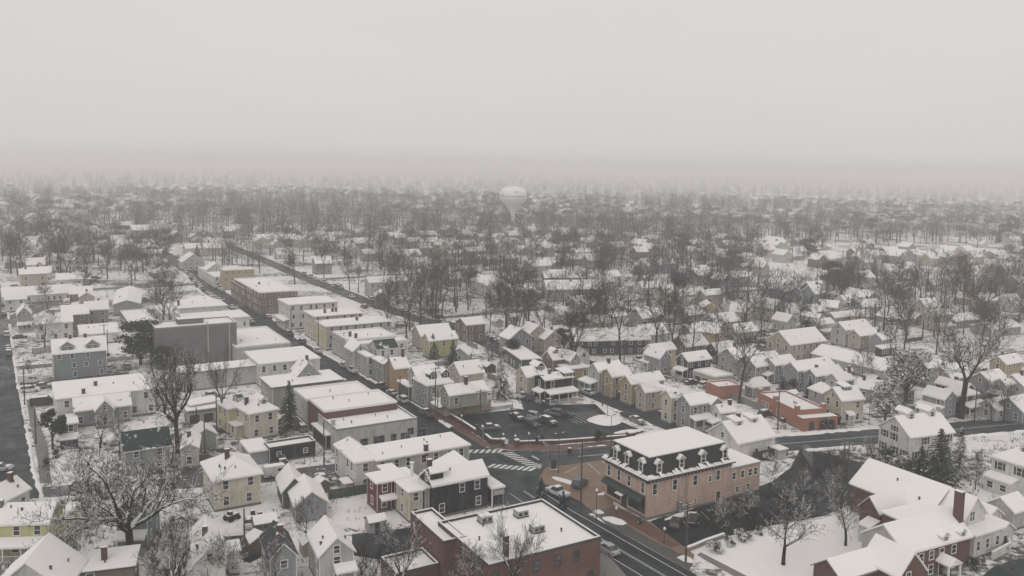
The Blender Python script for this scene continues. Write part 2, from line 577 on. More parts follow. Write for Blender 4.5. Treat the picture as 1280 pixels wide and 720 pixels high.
def roof_mesh(b, L):
    """roof part: board edge with a layer of snow on it"""
    mb = MB(); g = .0
    W, D, h, z = b.W, b.D, b.h, b.rise
    def lp(u, v, zz): 
        q = L(b.w(u, v)); return (q.x, q.y, zz)
    planes = []
    if b.roof == 'gable':
        if b.ridge == 'x':
            planes = [[(0, 0, h), (W, 0, h), (W, D / 2, h + z), (0, D / 2, h + z)], [(W, D, h), (0, D, h), (0, D / 2, h + z), (W, D / 2, h + z)]]
        else:
            planes = [[(0, D, h), (0, 0, h), (W / 2, 0, h + z), (W / 2, D, h + z)], [(W, 0, h), (W, D, h), (W / 2, D, h + z), (W / 2, 0, h + z)]]
    elif b.roof == 'hip':
        if W >= D:
            a, c = (D / 2, D / 2), (W - D / 2, D / 2)
            planes = [[(0, 0, h), (W, 0, h), (*c, h + z), (*a, h + z)], [(W, D, h), (0, D, h), (*a, h + z), (*c, h + z)],
                      [(W, 0, h), (W, D, h), (*c, h + z)], [(0, D, h), (0, 0, h), (*a, h + z)]]
        else:
            a, c = (W / 2, W / 2), (W / 2, D - W / 2)
            planes = [[(0, 0, h), (W, 0, h), (*a, h + z)], [(W, D, h), (0, D, h), (*c, h + z)],
                      [(W, 0, h), (W, D, h), (*c, h + z), (*a, h + z)], [(0, D, h), (0, 0, h), (*a, h + z), (*c, h + z)]]
    elif b.roof == 'shed':
        planes = [[(0, 0, h), (W, 0, h), (W, D, h + z), (0, D, h + z)]]
    elif b.roof == 'slab':
        planes = [[(0, 0, h), (W, 0, h), (W, D, h), (0, D, h)]]
    bare = b.snow.startswith('shingle')
    for pl in planes:
        pts = [lp(*p) for p in pl]
        mb.slab(pts, .18, b.fascia if not bare else b.snow, b.fascia)
        if not bare:
            # the snow sits a little inside the board edge, its thickness uneven from roof to roof
            cx = sum(p[0] for p in pl) / len(pl); cy = sum(p[1] for p in pl) / len(pl)
            t = .10 + .07 * ((hash((round(b.c.x, 1), round(b.c.y, 1))) % 100) / 100)
            ins = []
            for (u, v, zz) in pl:
                du = .05 if u < .01 else (-.05 if u > W - .01 else 0)
                dv = .05 if v < .01 else (-.05 if v > D - .01 else 0)
                k = z / (D / 2 if (b.ridge == 'x' or b.roof != 'gable') else W / 2) if b.roof in ('gable', 'hip') else 0
                ins.append(lp(u + du, v + dv, zz + t + (k * .05 if zz <= h + .01 and b.roof in ('gable', 'hip') else 0)))
            mb.slab(ins, t + .04, b.snow, b.snow, bottom=False)
    if b.roof == 'flat':
        t = .30
        top = [lp(t, t, h - .32), lp(W - t, t, h - .32), lp(W - t, D - t, h - .32), lp(t, D - t, h - .32)]
        mb.slab(top, .2, b.snow, b.snow)
        for (u0, u1, v0, v1) in ((0, W, 0, t), (0, W, D - t, D), (0, t, t, D - t), (W - t, W, t, D - t)):
            e = .03
            pts = [lp(u0 - (e if u0 == 0 else 0), v0 - (e if v0 == 0 else 0), h + .05), lp(u1 + (e if u1 == W else 0), v0 - (e if v0 == 0 else 0), h + .05),
                   lp(u1 + (e if u1 == W else 0), v1 + (e if v1 == D else 0), h + .05), lp(u0 - (e if u0 == 0 else 0), v1 + (e if v1 == D else 0), h + .05)]
            mb.slab(pts, .42, b.fascia, b.fascia)
            i = .04
            pts = [lp(u0 + i, v0 + i, h + .14), lp(u1 - i, v0 + i, h + .14), lp(u1 - i, v1 - i, h + .14), lp(u0 + i, v1 - i, h + .14)]
            mb.slab(pts, .1, b.snow, b.snow, bottom=False)
    return mb

def wall_mesh(b, L, mb):
    o = 0.0 if b.roof == 'flat' else b.ov
    W, D, h = b.W, b.D, b.h
    u0, u1, v0, v1 = o, W - o, o, D - o
    def lp(u, v, zz):
        q = L(b.w(u, v)); return (q.x, q.y, zz)
    def top(u, v):
        if b.roof == 'gable': return b.zr(u, v) - .1
        if b.roof == 'shed': return b.zr(u, v) - .1
        return h - .1
    B = b.base
    cor = [(u0, v0), (u1, v0), (u1, v1), (u0, v1)]
    for i in range(4):
        p, q = cor[i], cor[(i + 1) % 4]
        pts = [lp(*p, B), lp(*q, B), lp(*q, top(*q))]
        if b.roof == 'gable':
            if b.ridge == 'x' and i in (1, 3): pts.append(lp(p[0], D / 2, h + b.rise - .12))
            if b.ridge == 'y' and i in (0, 2): pts.append(lp(W / 2, p[1], h + b.rise - .12))
        pts.append(lp(*p, top(*p)))
        mb.poly(pts, b.wall)
    if b.roof == 'flat':      # inner faces are covered by the parapet cap; close the top under the snow
        pass
    if b.base <= 0 and b.h > 3:   # foundation course, 2 cm proud
        e = .02
        ft = [lp(u0 - e, v0 - e, .45), lp(u1 + e, v0 - e, .45), lp(u1 + e, v1 + e, .45), lp(u0 - e, v1 + e, .45)]
        mb.slab(ft, .5, 'plain_concrete', 'plain_concrete', bottom=False)
    if b.wall.startswith('siding') and not b.kw.get('nocorner'):   # corner boards
        t = .07
        for (u, v) in cor:
            su = -1 if u == u0 else 1; sv = -1 if v == v0 else 1
            x0, x1 = sorted((u + su * .02, u - su * t)); y0, y1 = sorted((v + sv * .02, v - sv * t))
            pts = [lp(x0, y0, h - .12), lp(x1, y0, h - .12), lp(x1, y1, h - .12), lp(x0, y1, h - .12)]
            mb.slab(pts, h - .6 - B, b.kw.get('corner', 'white_trim'), b.kw.get('corner', 'white_trim'), bottom=False)

SIDE = lambda b: [((b.ov, b.ov), (1, 0), b.W - 2 * b.ov), ((b.W - b.ov, b.ov), (0, 1), b.D - 2 * b.ov), ((b.W - b.ov, b.D - b.ov), (-1, 0), b.W - 2 * b.ov), ((b.ov, b.D - b.ov), (0, -1), b.D - 2 * b.ov)]

def inside(b, p, e=0.0):
    q = Vector((p.x, p.y)) - b.c
    u, v = q.dot(b.d), q.dot(b.n)
    return -e < u < b.W + e and -e < v < b.D + e

def building(name, cat, label, blocks, key=None, group=None, chim=(), dormers=(), porch=(), vents=(), doors=True, near=None, wstyle=None, extra=None, trim='white_trim', seed=None):
    """one thing: an Empty at its base with walls, roofs, windows, doors, chimneys, dormers and porches as children"""
    b0 = blocks[0]
    c = b0.w(b0.W / 2, b0.D / 2)
    if name == 'house' and b0.snow == 'roof_snow' and (int(abs(c.x) * 7 + c.y * 13) % 100) < 45:
        for b in blocks:
            if b.snow == 'roof_snow': b.snow = 'roof_snow_worn'
    root = empty(name, (c.x, c.y, 0), math.radians(b0.a))
    rng = random.Random(seed if seed is not None else (int(abs(c.x) * 31 + c.y * 17) % 9999))
    def L(p):
        return rot2(Vector((p.x - c.x, p.y - c.y)), -b0.a)
    dist = (c - EYE).length
    if near is None: near = dist < 185
    for b in blocks:
        w = MB(); wall_mesh(b, L, w); w.build('wall', root)
        roof = roof_mesh(b, L).build('roof', root)
        b.roof_obj = roof
        if b.win is False: continue
        da = math.radians(b.a - b0.a)
        o = 0.0 if b.roof == 'flat' else b.ov
        for i, (st, dr, ln) in enumerate(SIDE(b)):
            if b.roof == 'flat':
                st = [((0, 0)), (b.W, 0), (b.W, b.D), (0, b.D)][i]; ln = (b.W, b.D, b.W, b.D)[i]
            mid = b.w(st[0] + dr[0] * ln / 2, st[1] + dr[1] * ln / 2, b.h / 2)
            out = rot2(b.d, [-90, 0, 90, 180][i])
            if out.dot(Vector((EYE.x - mid.x, EYE.y - mid.y))) < 0: continue
            spec = b.win.get(i) if isinstance(b.win, dict) else None
            items = []
            if spec is not None:
                items = spec
            elif b.win is True or (isinstance(b.win, dict) and 'auto' in b.win):
                fl = max(1, int(round((b.h - b.base) / 3.0)))
                n = max(1, int((ln - .8) / 2.6))
                gable = b.roof == 'gable' and ((b.ridge == 'x' and i in (1, 3)) or (b.ridge == 'y' and i in (0, 2)))
                for f in range(fl):
                    zz = b.base + 1.0 + f * (b.h - b.base) / fl
                    hh = min(1.5, (b.h - b.base) / fl - 1.35)
                    if hh < .7: zz -= .15; hh = .8
                    for k in range(n):
                        if rng.random() < .14: continue
                        t = (k + .5) / n + rng.uniform(-.03, .03)
                        items.append((t * ln, zz, .9, hh, 'sash'))
                if gable and b.rise > 1.9 and rng.random() < .85:
                    items.append((ln / 2, b.h + .15, .75, min(1.1, b.rise * .45), 'sash'))
            for it in items:
                x, zz, ww, hh = it[:4]
                sty = it[4] if len(it) > 4 else (wstyle or 'sash')
                if wstyle and sty == 'sash': sty = wstyle
                if x < 0: x = ln + x
                p = b.w(st[0] + dr[0] * x, st[1] + dr[1] * x, 0) + Vector((out.x, out.y, 0)) * .3
                if any(o2 is not b and inside(o2, p) and zz < o2.h for o2 in blocks): continue
                q = L(b.w(st[0] + dr[0] * x, st[1] + dr[1] * x))
                if sty == 'door': add_door(root, (q.x, q.y, zz), da + i * PI / 2, ww, hh, trim=trim)
                else: add_window(root, (q.x, q.y, zz), da + i * PI / 2, ww, hh, sty, trim, near)
    vents = list(vents); chim = list(chim)
    if not chim and b0.roof == 'gable' and name == 'house' and rng.random() < .55:
        chim.append((0, rng.uniform(.2, .8), rng.choice((.42, .56)), rng.uniform(.9, 1.6), rng.choice(('brick_dark', 'brick_red', 'plain_concrete'))) if b0.ridge == 'x' else (0, rng.choice((.42, .56)), rng.uniform(.4, .8), 1.2, 'brick_dark'))
    if len(vents) < 2 and rng.random() < .40 and b0.roof in ('gable', 'slab', 'flat', 'hip'):
        for _ in range(rng.choice((1, 2, 3))): vents.append((0, rng.uniform(.15, .85), rng.uniform(.15, .4)))
    for (bi, u, v, hgt, *mt) in chim:
        b = blocks[bi]; u *= b.W; v *= b.D
        z = b.zr(u, v)
        mt = mt[0] if mt else 'brick_dark'
        m = MB(); q = L(b.w(u, v)); s = .38 if hgt < 3.2 else .6
        m.box(q.x - s, q.x + s, q.y - s * .8, q.y + s * .8, z - .8, z + hgt, mt)
        m.box(q.x - s - .07, q.x + s + .07, q.y - s * .8 - .07, q.y + s * .8 + .07, z + hgt, z + hgt + .14, mt, top='roof_snow')
        m.build('chimney', root)
    for (bi, u, v) in vents:
        b = blocks[bi]; q = L(b.w(u * b.W, v * b.D)); z = b.zr(u * b.W, v * b.D) - (.3 if b.roof == 'flat' else 0)
        m = MB(); r = rng.uniform(.07, .13)
        m.lathe([(r, 0), (r, .4), (r * 1.6, .45), (r * 1.6, .55), (0, .65)], 8, 'dark_metal', (q.x, q.y, z))
        m.build('vent', root)
    for dm in dormers:
        bi, u, v, w, hh, kind = dm[:6]
        wallm = dm[6] if len(dm) > 6 else blocks[bi].wall
        b = blocks[bi]
        # front slope (side 0) dormer, or side 3 when kind starts with 'l'
        left = kind.startswith('l'); kind = kind.lstrip('l')
        da = math.radians(b.a - b0.a) + (-PI / 2 if left else 0)
        uu, vv = u * b.W, v * b.D
        z0 = b.zr(uu, vv)
        q = L(b.w(uu, vv))
        slope = b.rise / ((b.D if b.ridge == 'x' else b.W) / 2) if b.roof != 'mansard' else 3.0
        dep = min(hh / max(slope, .2) + .9, 5)
        m = MB()
        if kind == 'shed':
            zt = z0 + hh
            m.poly([(-w / 2, 0, z0 - .2), (w / 2, 0, z0 - .2), (w / 2, 0, zt), (-w / 2, 0, zt)], wallm)
            m.poly([(w / 2, 0, z0 - .2), (w / 2, dep, z0 - .2), (w / 2, dep, zt + .35), (w / 2, 0, zt)], wallm)
            m.poly([(-w / 2, dep, z0 - .2), (-w / 2, 0, z0 - .2), (-w / 2, 0, zt), (-w / 2, dep, zt + .35)], wallm)
        else:
            pk = z0 + hh + w * .38
            zt = z0 + hh
            m.poly([(-w / 2, 0, z0 - .2), (w / 2, 0, z0 - .2), (w / 2, 0, zt), (0, 0, pk), (-w / 2, 0, zt)], wallm)
            m.poly([(w / 2, 0, z0 - .2), (w / 2, dep, z0 - .2), (w / 2, dep, zt), (w / 2, 0, zt)], wallm)
            m.poly([(-w / 2, dep, z0 - .2), (-w / 2, 0, z0 - .2), (-w / 2, 0, zt), (-w / 2, dep, zt)], wallm)
        dob = m.build('dormer', root, (q.x, q.y, 0), da)
        r = MB(); e = .18
        if kind == 'shed':
            r.slab([(-w / 2 - e, -e, zt + .1), (w / 2 + e, -e, zt + .1), (w / 2 + e, dep + .6, zt + .5), (-w / 2 - e, dep + .6, zt + .5)], .1, b.fascia)
            r.slab([(-w / 2 - e + .03, -e + .03, zt + .22), (w / 2 + e - .03, -e + .03, zt + .22), (w / 2 + e - .03, dep + .6, zt + .62), (-w / 2 - e + .03, dep + .6, zt + .62)], .13, 'roof_snow', bottom=False)
        else:
            dz = w * .38 * (e / (w / 2))
            dl = dep + (w * .38) / max(slope, .2)
            for sx in (-1, 1):
                pts = [(sx * (w / 2 + e), -e, zt - dz + .06), (0, -e, pk + .06), (0, dl, pk + .06), (sx * (w / 2 + e), dl, zt - dz + .06)]
                if sx > 0: pts = pts[::-1]
                pts = pts[::-1]
                r.slab(pts, .08, b.fascia)
                r.slab([(p[0] * .97, p[1] + .02, p[2] + .13) for p in pts], .14, 'roof_snow', bottom=False)
        r.build('dormer_roof', dob)
        ww = min(.95, w - .35) if w < 2.2 else w - .7
        add_window(dob, (0, 0, z0 + .12), 0, ww, max(.55, hh - .28), 'sash' if w < 2.2 else 'double', trim, False)
    for pr in porch:
        bi, side, x0, x1, dep, h = pr[:6]
        opt = pr[6] if len(pr) > 6 else {}
        b = blocks[bi]
        st, dr, ln = SIDE(b)[side]
        if b.roof == 'flat': st = [(0, 0), (b.W, 0), (b.W, b.D), (0, b.D)][side]
        da = math.radians(b.a - b0.a) + side * PI / 2
        q = L(b.w(*st))
        ca, sa = math.cos(da), math.sin(da)
        def T(x, y, z): return (q.x + ca * x - sa * y, q.y + sa * x + ca * y, z)
        x0, x1 = x0 * ln, x1 * ln
        r = MB(); e = .25
        r.slab([T(x0 - e, -dep - e, h), T(x1 + e, -dep - e, h), T(x1 + e, -.02, h + .55), T(x0 - e, -.02, h + .55)], .2, 'white_trim')
        r.slab([T(x0 - e + .04, -dep - e + .04, h + .15), T(x1 + e - .04, -dep - e + .04, h + .15), T(x1 + e - .04, -.04, h + .7), T(x0 - e + .04, -.04, h + .7)], .17, opt.get('snow', 'roof_snow'), bottom=False)
        r.build('porch_roof', root)
        if opt.get('closed'):
            cl = MB()
            cl.box(x0, x1, -dep, -.03, 0, h - .05, opt['closed'], T); cl.build('porch_wall', root)
            nwin = max(1, int((x1 - x0) / 1.7))
            for k in range(nwin):
                p = T(x0 + (k + .5) * (x1 - x0) / nwin, -dep, 0)
                add_window(root, (p[0], p[1], 1.0), da, 1.1, 1.2, 'sash', trim, near)
        else:
            dk = MB(); dk.box(x0, x1, -dep, -.03, .1, .5, opt.get('deck', 'plain_palegrey'), T); dk.build('porch_floor', root)
            nn = max(2, int((x1 - x0) / 2.4) + 1)
            for k in range(nn):
                xx = x0 + .1 + (x1 - x0 - .2) * k / (nn - 1)
                ps = MB(); ps.box(xx - .09, xx + .09, -dep + .06, -dep + .24, .5, h - .18, opt.get('post', 'white_trim'), T); ps.build('post', root)
            rl = MB(); rl.box(x0, x1, -dep + .12, -dep + .18, 1.25, 1.33, opt.get('post', 'white_trim'), T)
            kk = int((x1 - x0) / .3)
            for k in range(kk):
                xx = x0 + (k + .5) * (x1 - x0) / kk
                rl.box(xx - .02, xx + .02, -dep + .13, -dep + .17, .5, 1.25, opt.get('post', 'white_trim'), T)
            rl.build('railing', root)
    if extra: extra(root, L, blocks)
    tag(root, label, cat, group)
    BUILT.append((blocks, key or label, c, root))
    return root

def on_building(p, e=1.0):
    for bl, *_ in BUILT:
        for b in bl:
            if abs(b.c.x - p.x) < 60 and abs(b.c.y - p.y) < 60 and inside(b, p, e): return True
    return False
# ------------------------------------------------------------------ the buildings, near to far
B = building
def pink_extra(root, L, blocks):
    b = blocks[0]
    W, D = b.W, b.D
    h0, h1, ins = b.h, b.h + 3.5, 1.15
    c = [(0, 0), (W, 0), (W, D), (0, D)]
    def lp(u, v, z):
        q = L(b.w(u, v)); return (q.x, q.y, z)
    m = MB()
    e = .25
    lo = [(e, e), (W - e, e), (W - e, D - e), (e, D - e)]
    hi = [(ins, ins), (W - ins, ins), (W - ins, D - ins), (ins, D - ins)]
    for i in range(4):
        j = (i + 1) % 4
        m.poly([lp(*lo[i], h0 + .1), lp(*lo[j], h0 + .1), lp(*hi[j], h1), lp(*hi[i], h1)], 'slate')
    m.build('mansard', root)
    s = MB()
    s.slab([lp(u, v, h1 + .22) for u, v in [(ins - .2, ins - .2), (W - ins + .2, ins - .2), (W - ins + .2, D - ins + .2), (ins - .2, D - ins + .2)]], .2, 'roof_snow')
    s.slab([lp(u, v, h1 + .02) for u, v in [(ins - .25, ins - .25), (W - ins + .25, ins - .25), (W - ins + .25, D - ins + .25), (ins - .25, D - ins + .25)]], .18, 'dark_trim')
    s.build('roof', root)
    # cornice with brackets, and the ragged snow lying on it
    k = MB(); o = .55
    k.slab([lp(-o, -o, h0 + .08), lp(W + o, -o, h0 + .08), lp(W + o, D + o, h0 + .08), lp(-o, D + o, h0 + .08)], .22, 'dark_trim')
    k.slab([lp(-.12, -.12, h0 - .16), lp(W + .12, -.12, h0 - .16), lp(W + .12, D + .12, h0 - .16), lp(-.12, D + .12, h0 - .16)], .55, 'slate')
    def T(x, y, z): return lp(x, y, z)
    n = int(W / .8)
    for i in range(n):
        x = (i + .5) * W / n
        k.box(x - .13, x + .13, -.42, -.13, h0 - .52, h0 - .14, 'grey_trim', T)
    n = int(D / .8)
    for i in range(n):
        y = (i + .5) * D / n
        k.box(-.42, -.13, y - .13, y + .13, h0 - .52, h0 - .14, 'grey_trim', T)
    k.build('cornice', root)
    sn = MB(); rng = random.Random(5)
    for (p, q, nn) in (((-o, -o), (W + o, -o), 34), ((-o, -o), (-o, D + o), 22)):
        inner = .35 + .0
        pts = []
        for i in range(nn):
            t0, t1 = i / nn, (i + 1) / nn
            up = h0 + .1 + rng.choice((.18, .3, .55, .8, .25))
            up2 = up
            for t, u in ((t0, up), (t1, up2)): pass
            if p[1] == q[1]:
                x0, x1 = p[0] + (q[0] - p[0]) * t0, p[0] + (q[0] - p[0]) * t1
                sn.poly([lp(x0, -o + .04, h0 + .17), lp(x1, -o + .04, h0 + .17), lp(x1, .3, up), lp(x0, .3, up)], 'roof_snow')
                sn.poly([lp(x0, -o + .04, h0 + .08), lp(x1, -o + .04, h0 + .08), lp(x1, -o + .04, h0 + .17), lp(x0, -o + .04, h0 + .17)], 'roof_snow')
                sn.poly([lp(x0, .3, up), lp(x1, .3, up), lp(x1, .55, up - .1), lp(x0, .55, up - .1)], 'roof_snow')
            else:
                y0, y1 = p[1] + (q[1] - p[1]) * t0, p[1] + (q[1] - p[1]) * t1
                sn.poly([lp(-o + .04, y1, h0 + .17), lp(-o + .04, y0, h0 + .17), lp(.3, y0, up), lp(.3, y1, up)], 'roof_snow')
                sn.poly([lp(-o + .04, y1, h0 + .08), lp(-o + .04, y0, h0 + .08), lp(-o + .04, y0, h0 + .17), lp(-o + .04, y1, h0 + .17)], 'roof_snow')
                sn.poly([lp(.3, y1, up), lp(.3, y0, up), lp(.55, y0, up - .1), lp(.55, y1, up - .1)], 'roof_snow')
    sn.build('cornice_snow', root)
    # shop front on the street side: glazing, sign band, hood over the door
    sh = MB()
    sh.box(-.62, -.02, .5, D - .5, 3.35, 4.15, 'green_trim', T, top='dark_trim')
    sh.slab([lp(-1.3, .4, 3.3), lp(-.6, .4, 3.95), lp(-.6, D - .4, 3.95), lp(-1.3, D - .4, 3.3)][::-1], .07, 'green_trim')
    sh.build('awning', root)
    for (y0, y1) in ((.6, D * .42), (D * .62, D - .9)):
        g = MB(); g.box(-.10, 0, y0, y1, .9, 3.2, 'green_trim', T); o2 = g.build('shop_window', root)
        pn = MB(); nn = max(2, int((y1 - y0) / 1.5))
        for i in range(nn):
            a, c2 = y0 + (y1 - y0) * i / nn + .1, y0 + (y1 - y0) * (i + 1) / nn - .1
            pn.poly([lp(-.12, c2, 1.05), lp(-.12, a, 1.05), lp(-.12, a, 3.05), lp(-.12, c2, 3.05)], 'glass')
        p2 = pn.build('pane', root); p2.parent = o2
    q = L(b.w(0, D * .52)); add_door(root, (q.x, q.y, .05), -PI / 2, 1.3, 2.4, 'dark_trim', 'green_trim')
    hd = MB()
    hd.slab([lp(-1.5, D * .52 - 1, 2.75), lp(-.02, D * .52 - 1, 3.3), lp(-.02, D * .52 + 1, 3.3), lp(-1.5, D * .52 + 1, 2.75)][::-1], .1, 'roof_snow')
    hd.build('door_hood', root)
    dp = MB()
    dp.tube(lp(W * .45, -.1, 0), lp(W * .45, -.1, h0 - .5), .05, .05, 6, 'grey_trim'); dp.build('downpipe', root)
    tk = MB(); tk.lathe([(0, 0), (.45, 0), (.45, 2.2), (.3, 2.4), (0, 2.4)], 10, 'metal', lp(W * .36, -.6, 0)); tk.build('gas_tank', root)

pk = FL((810, 600), (912, 576), (762, 572), 7.3, roof='mansard', wall='plain_pink', ov=0.0, win={
    0: [(1.6, 4.4, .95, 1.9), (6.2, 4.4, .95, 1.9), (11.0, 4.4, .9, 1.8), (14.6, 4.5, .7, .9), (16.6, 4.4, .9, 1.8), (11.2, 1.2, .5, .6), (16.8, .05, 1.0, 2.1, 'door')],
    3: [(1.2, 4.5, .85, 1.9), (4.2, 4.5, .85, 1.9), (7.2, 4.5, .85, 1.9), (-1.3, 4.5, .85, 1.9)]})
pk.rise = 3.5
pk2 = FL((912, 586), (955.5, 578.5), (905, 557), 5.9, roof='slab', a=pk.a, wall='plain_pink', ov=.15, fascia='grey_trim', win={
    0: [(1.2, 3.6, .8, 1.3), (3.4, 3.6, .8, 1.3), (5.4, 3.6, .8, 1.3), (-1.2, 3.6, .8, 1.3), (2.2, 1, .8, 1.0), (5.0, 1, .8, 1.0)]})
def pink_all(root, L, blocks):
    pink_extra(root, L, blocks)
    b = blocks[0]
    def ldorm(side, t, n):
        st, dr, ln = [((0, 0), (1, 0), b.W), None, None, ((0, b.D), (0, -1), b.D)][side]
        da = side * PI / 2
        q0 = b.w(st[0] + dr[0] * t * ln, st[1] + dr[1] * t * ln)
        q = L(q0 + Vector((0, 0, 0)))
        inn = Vector((-dr[1], dr[0]))           # towards the inside of the roof
        z = b.h + .75
        q = L(b.w(st[0] + dr[0] * t * ln + inn.x * .35, st[1] + dr[1] * t * ln + inn.y * .35))
        m = MB(); w = 1.35; hh = 1.75; pk_ = z + hh + .5
        m.poly([(-w / 2, 0, z), (w / 2, 0, z), (w / 2, 0, z + hh), (0, 0, pk_), (-w / 2, 0, z + hh)], 'plain_palegrey')
        m.poly([(w / 2, 0, z), (w / 2, 1.2, z), (w / 2, 1.2, z + hh), (w / 2, 0, z + hh)], 'slate')
        m.poly([(-w / 2, 1.2, z), (-w / 2, 0, z), (-w / 2, 0, z + hh), (-w / 2, 1.2, z + hh)], 'slate')
        d = m.build('dormer', root, (q.x, q.y, 0), da)
        r = MB()
        for sx in (-1, 1):
            pts = [(sx * (w / 2 + .22), -.2, z + hh - .1), (0, -.2, pk_ + .1), (0, 1.4, pk_ + .1), (sx * (w / 2 + .22), 1.4, z + hh - .1)]
            if sx > 0: pts = pts[::-1]
            pts = pts[::-1]
            r.slab(pts, .09, 'white_trim'); r.slab([(p[0] * .96, p[1] + .02, p[2] + .14) for p in pts], .15, 'roof_snow', bottom=False)
        r.build('dormer_roof', d)
        add_window(d, (0, 0, z + .12), 0, .75, 1.5, 'sash', 'white_trim', False)
    for t in (.14, .40, .66, .93): ldorm(0, t, 0)
    for t in (.20, .48, .80): ldorm(3, t, 0)
def roofless(b): return b
B('inn', 'building', 'pink three storey corner building with dark slate mansard and snowy dormers', [pk, pk2], key='the pink mansard building', doors=False, near=True, extra=pink_all)

br = FL((751, 671), (677, 624), (600, 697), 7.3, a=GRID + 90, wall='brick_red', fascia='dark_trim')
# O->U runs away from the camera along the street, so the depth lies to its left
bl = FL((554.5, 677), (585, 672), (531, 637), 7.0, a=GRID, wall='brick_red', fascia='dark_trim', win=False)
B('commercial_building', 'building', 'red brick flat roofed building with rooftop units beside the main street', [br, bl], key='the red brick flat-roofed building', near=True,
  chim=[(0, .12, .80, 2.6, 'brick_dark')], vents=[(0, .3, .2), (0, .8, .35), (0, .5, .85), (0, .75, .7)], trim='dark_trim')

lf = FL((495, 717), (553, 708), (487, 694), 3.4, a=GRID, wall='brick_dark', fascia='dark_trim', win=False)
B('shed', 'shed', 'low dark shed with flat snowy roof behind the bare snowy branches', [lf], key='the low shed by the brick building')

# black gabled house and the red and cream wings behind it
bk = G((540, 609), (614.5, 596), (546, 584.5), 6.0, s=.7, wall='siding_black', snow='roof_snow', corner='dark_trim')
cw = FL((510, 616), (530.5, 611), (491, 601), 5.6, a=bk.a, roof='slab', wall='siding_cream')
cw2 = FL((530, 611), (540, 609), (510, 583), 5.5, a=bk.a, roof='slab', wall='siding_palegrey', win=False)
rw = FL((470, 605), (492, 600), (456.5, 592), 5.6, a=bk.a, roof='slab', wall='siding_darkred')
cw3 = FL((492, 600.5), (512, 596.5), (480, 580.5), 5.55, a=bk.a, roof='slab', wall='siding_darkred', win=False)
pyr = AP(567.5, 563, 7, 7, GRID, 6.2, s=.9, wall='siding_black'); pyr.roof = 'hip'
st = FL((615, 611.5), (631.5, 607.5), (609, 596), 3.6, a=bk.a, roof='slab', wall='siding_black', fascia='white_trim', win=False)
def blk_extra(root, L, blocks):
    b = blocks[-1]
    def lp(u, v, z):
        q = L(b.w(u, v)); return (q.x, q.y, z)
    s = MB(); s.box(b.W * .15, b.W * .9, -.0, .25, 2.3, 3.2, 'plain_palegrey', lp); s.build('sign_board', root)
    g = MB(); g.poly([lp(b.W * .4, .30, .4), lp(b.W * .85, .30, .4), lp(b.W * .85, .30, 2.0), lp(b.W * .4, .30, 2.0)], 'glass'); g.build('shop_window', root)
    p = MB(); p.box(0, .18, 0, .18, 0, 3.4, 'white_trim', lp); p.build('corner_post', root)
    r = blocks[3]
    def rp(u, v, z):
        q = L(r.w(u, v)); return (q.x, q.y, z)
    q = MB(); q.slab([rp(r.W * .2, -1.2, 2.9), rp(r.W + .2, -1.2, 2.9), rp(r.W + .2, .3, 3.3), rp(r.W * .2, .3, 3.3)], .3, 'roof_snow'); q.build('porch_roof', root)
    a, c = rp(r.W + 1.0, -5.2, .2), rp(r.W + 1.0, 1.0, 3.4)
    t = MB()
    for i in range(12):
        u = i / 12
        z = 3.3 * u
        y = -5.2 + 6.0 * u
        t.box(r.W + .5, r.W + 1.5, y, y + .5, z, z + .27, 'wood', rp, top='roof_snow')
    t.build('staircase', root)
    rl = MB(); rl.tube(rp(r.W + 1.5, -5.2, 1.1), rp(r.W + 1.5, .8, 4.4), .06, .06, 4, 'white_trim'); rl.tube(rp(r.W + .5, -5.2, 1.1), rp(r.W + .5, .8, 4.4), .06, .06, 4, 'white_trim'); rl.build('handrail', root)
    vp = MB(); q = L(b.w(0, 0)); c3 = blocks[2]; q = L(c3.w(c3.W * .3, c3.D * .55)); vp.lathe([(.3, 0), (.3, 2.6), (.45, 2.65), (.45, 2.8), (0, 2.85)], 8, 'white_trim', (q.x, q.y, 5.4)); vp.build('chimney', root)
B('house', 'house', 'black gabled house joined to red and cream back wings near the crossing', [bk, cw, cw2, rw, cw3, pyr, st], key='the black gabled house', near=True,
  chim=[(0, .06, .42, 2.2)], dormers=[(0, .015, .28, 1.8, 1.0, 'lgable')], extra=blk_extra)

# white corner block with the hipped end
wl = FL((470, 576.5), (590, 556.5), (566, 540), 6.0, a=GRID, roof='slab', wall='siding_palegrey')
wh = FL((442.5, 579.5), (472, 572.5), (411, 556.5), 6.0, a=GRID, roof='hip', rise=1.9, wall='siding_white', snow='roof_snow_patchy')
sh = FL((430, 605), (441, 602), (424, 598), 2.4, a=GRID, roof='slab', wall='siding_palegrey', win=False)
B('commercial_building', 'building', 'long white corner building with flat snowy roof and hipped rear end', [wl, wh, sh], key='the long white corner building', near=True,
  vents=[(0, .35, .5), (0, .62, .5), (0, .63, .7), (0, .82, .75), (0, .12, .3)], chim=[(0, .52, .06, 1.4)])

ch = FL((265, 602.5), (330, 591.5), (252, 577.5), 5.8, a=GRID, roof='hip', rise=2.6, wall='siding_cream', ov=.5)
B('house', 'house', 'cream two storey house with snowy hip roof and single chimney', [ch], key='the cream hip-roofed house', near=True, chim=[(0, .40, .42, 1.8)])

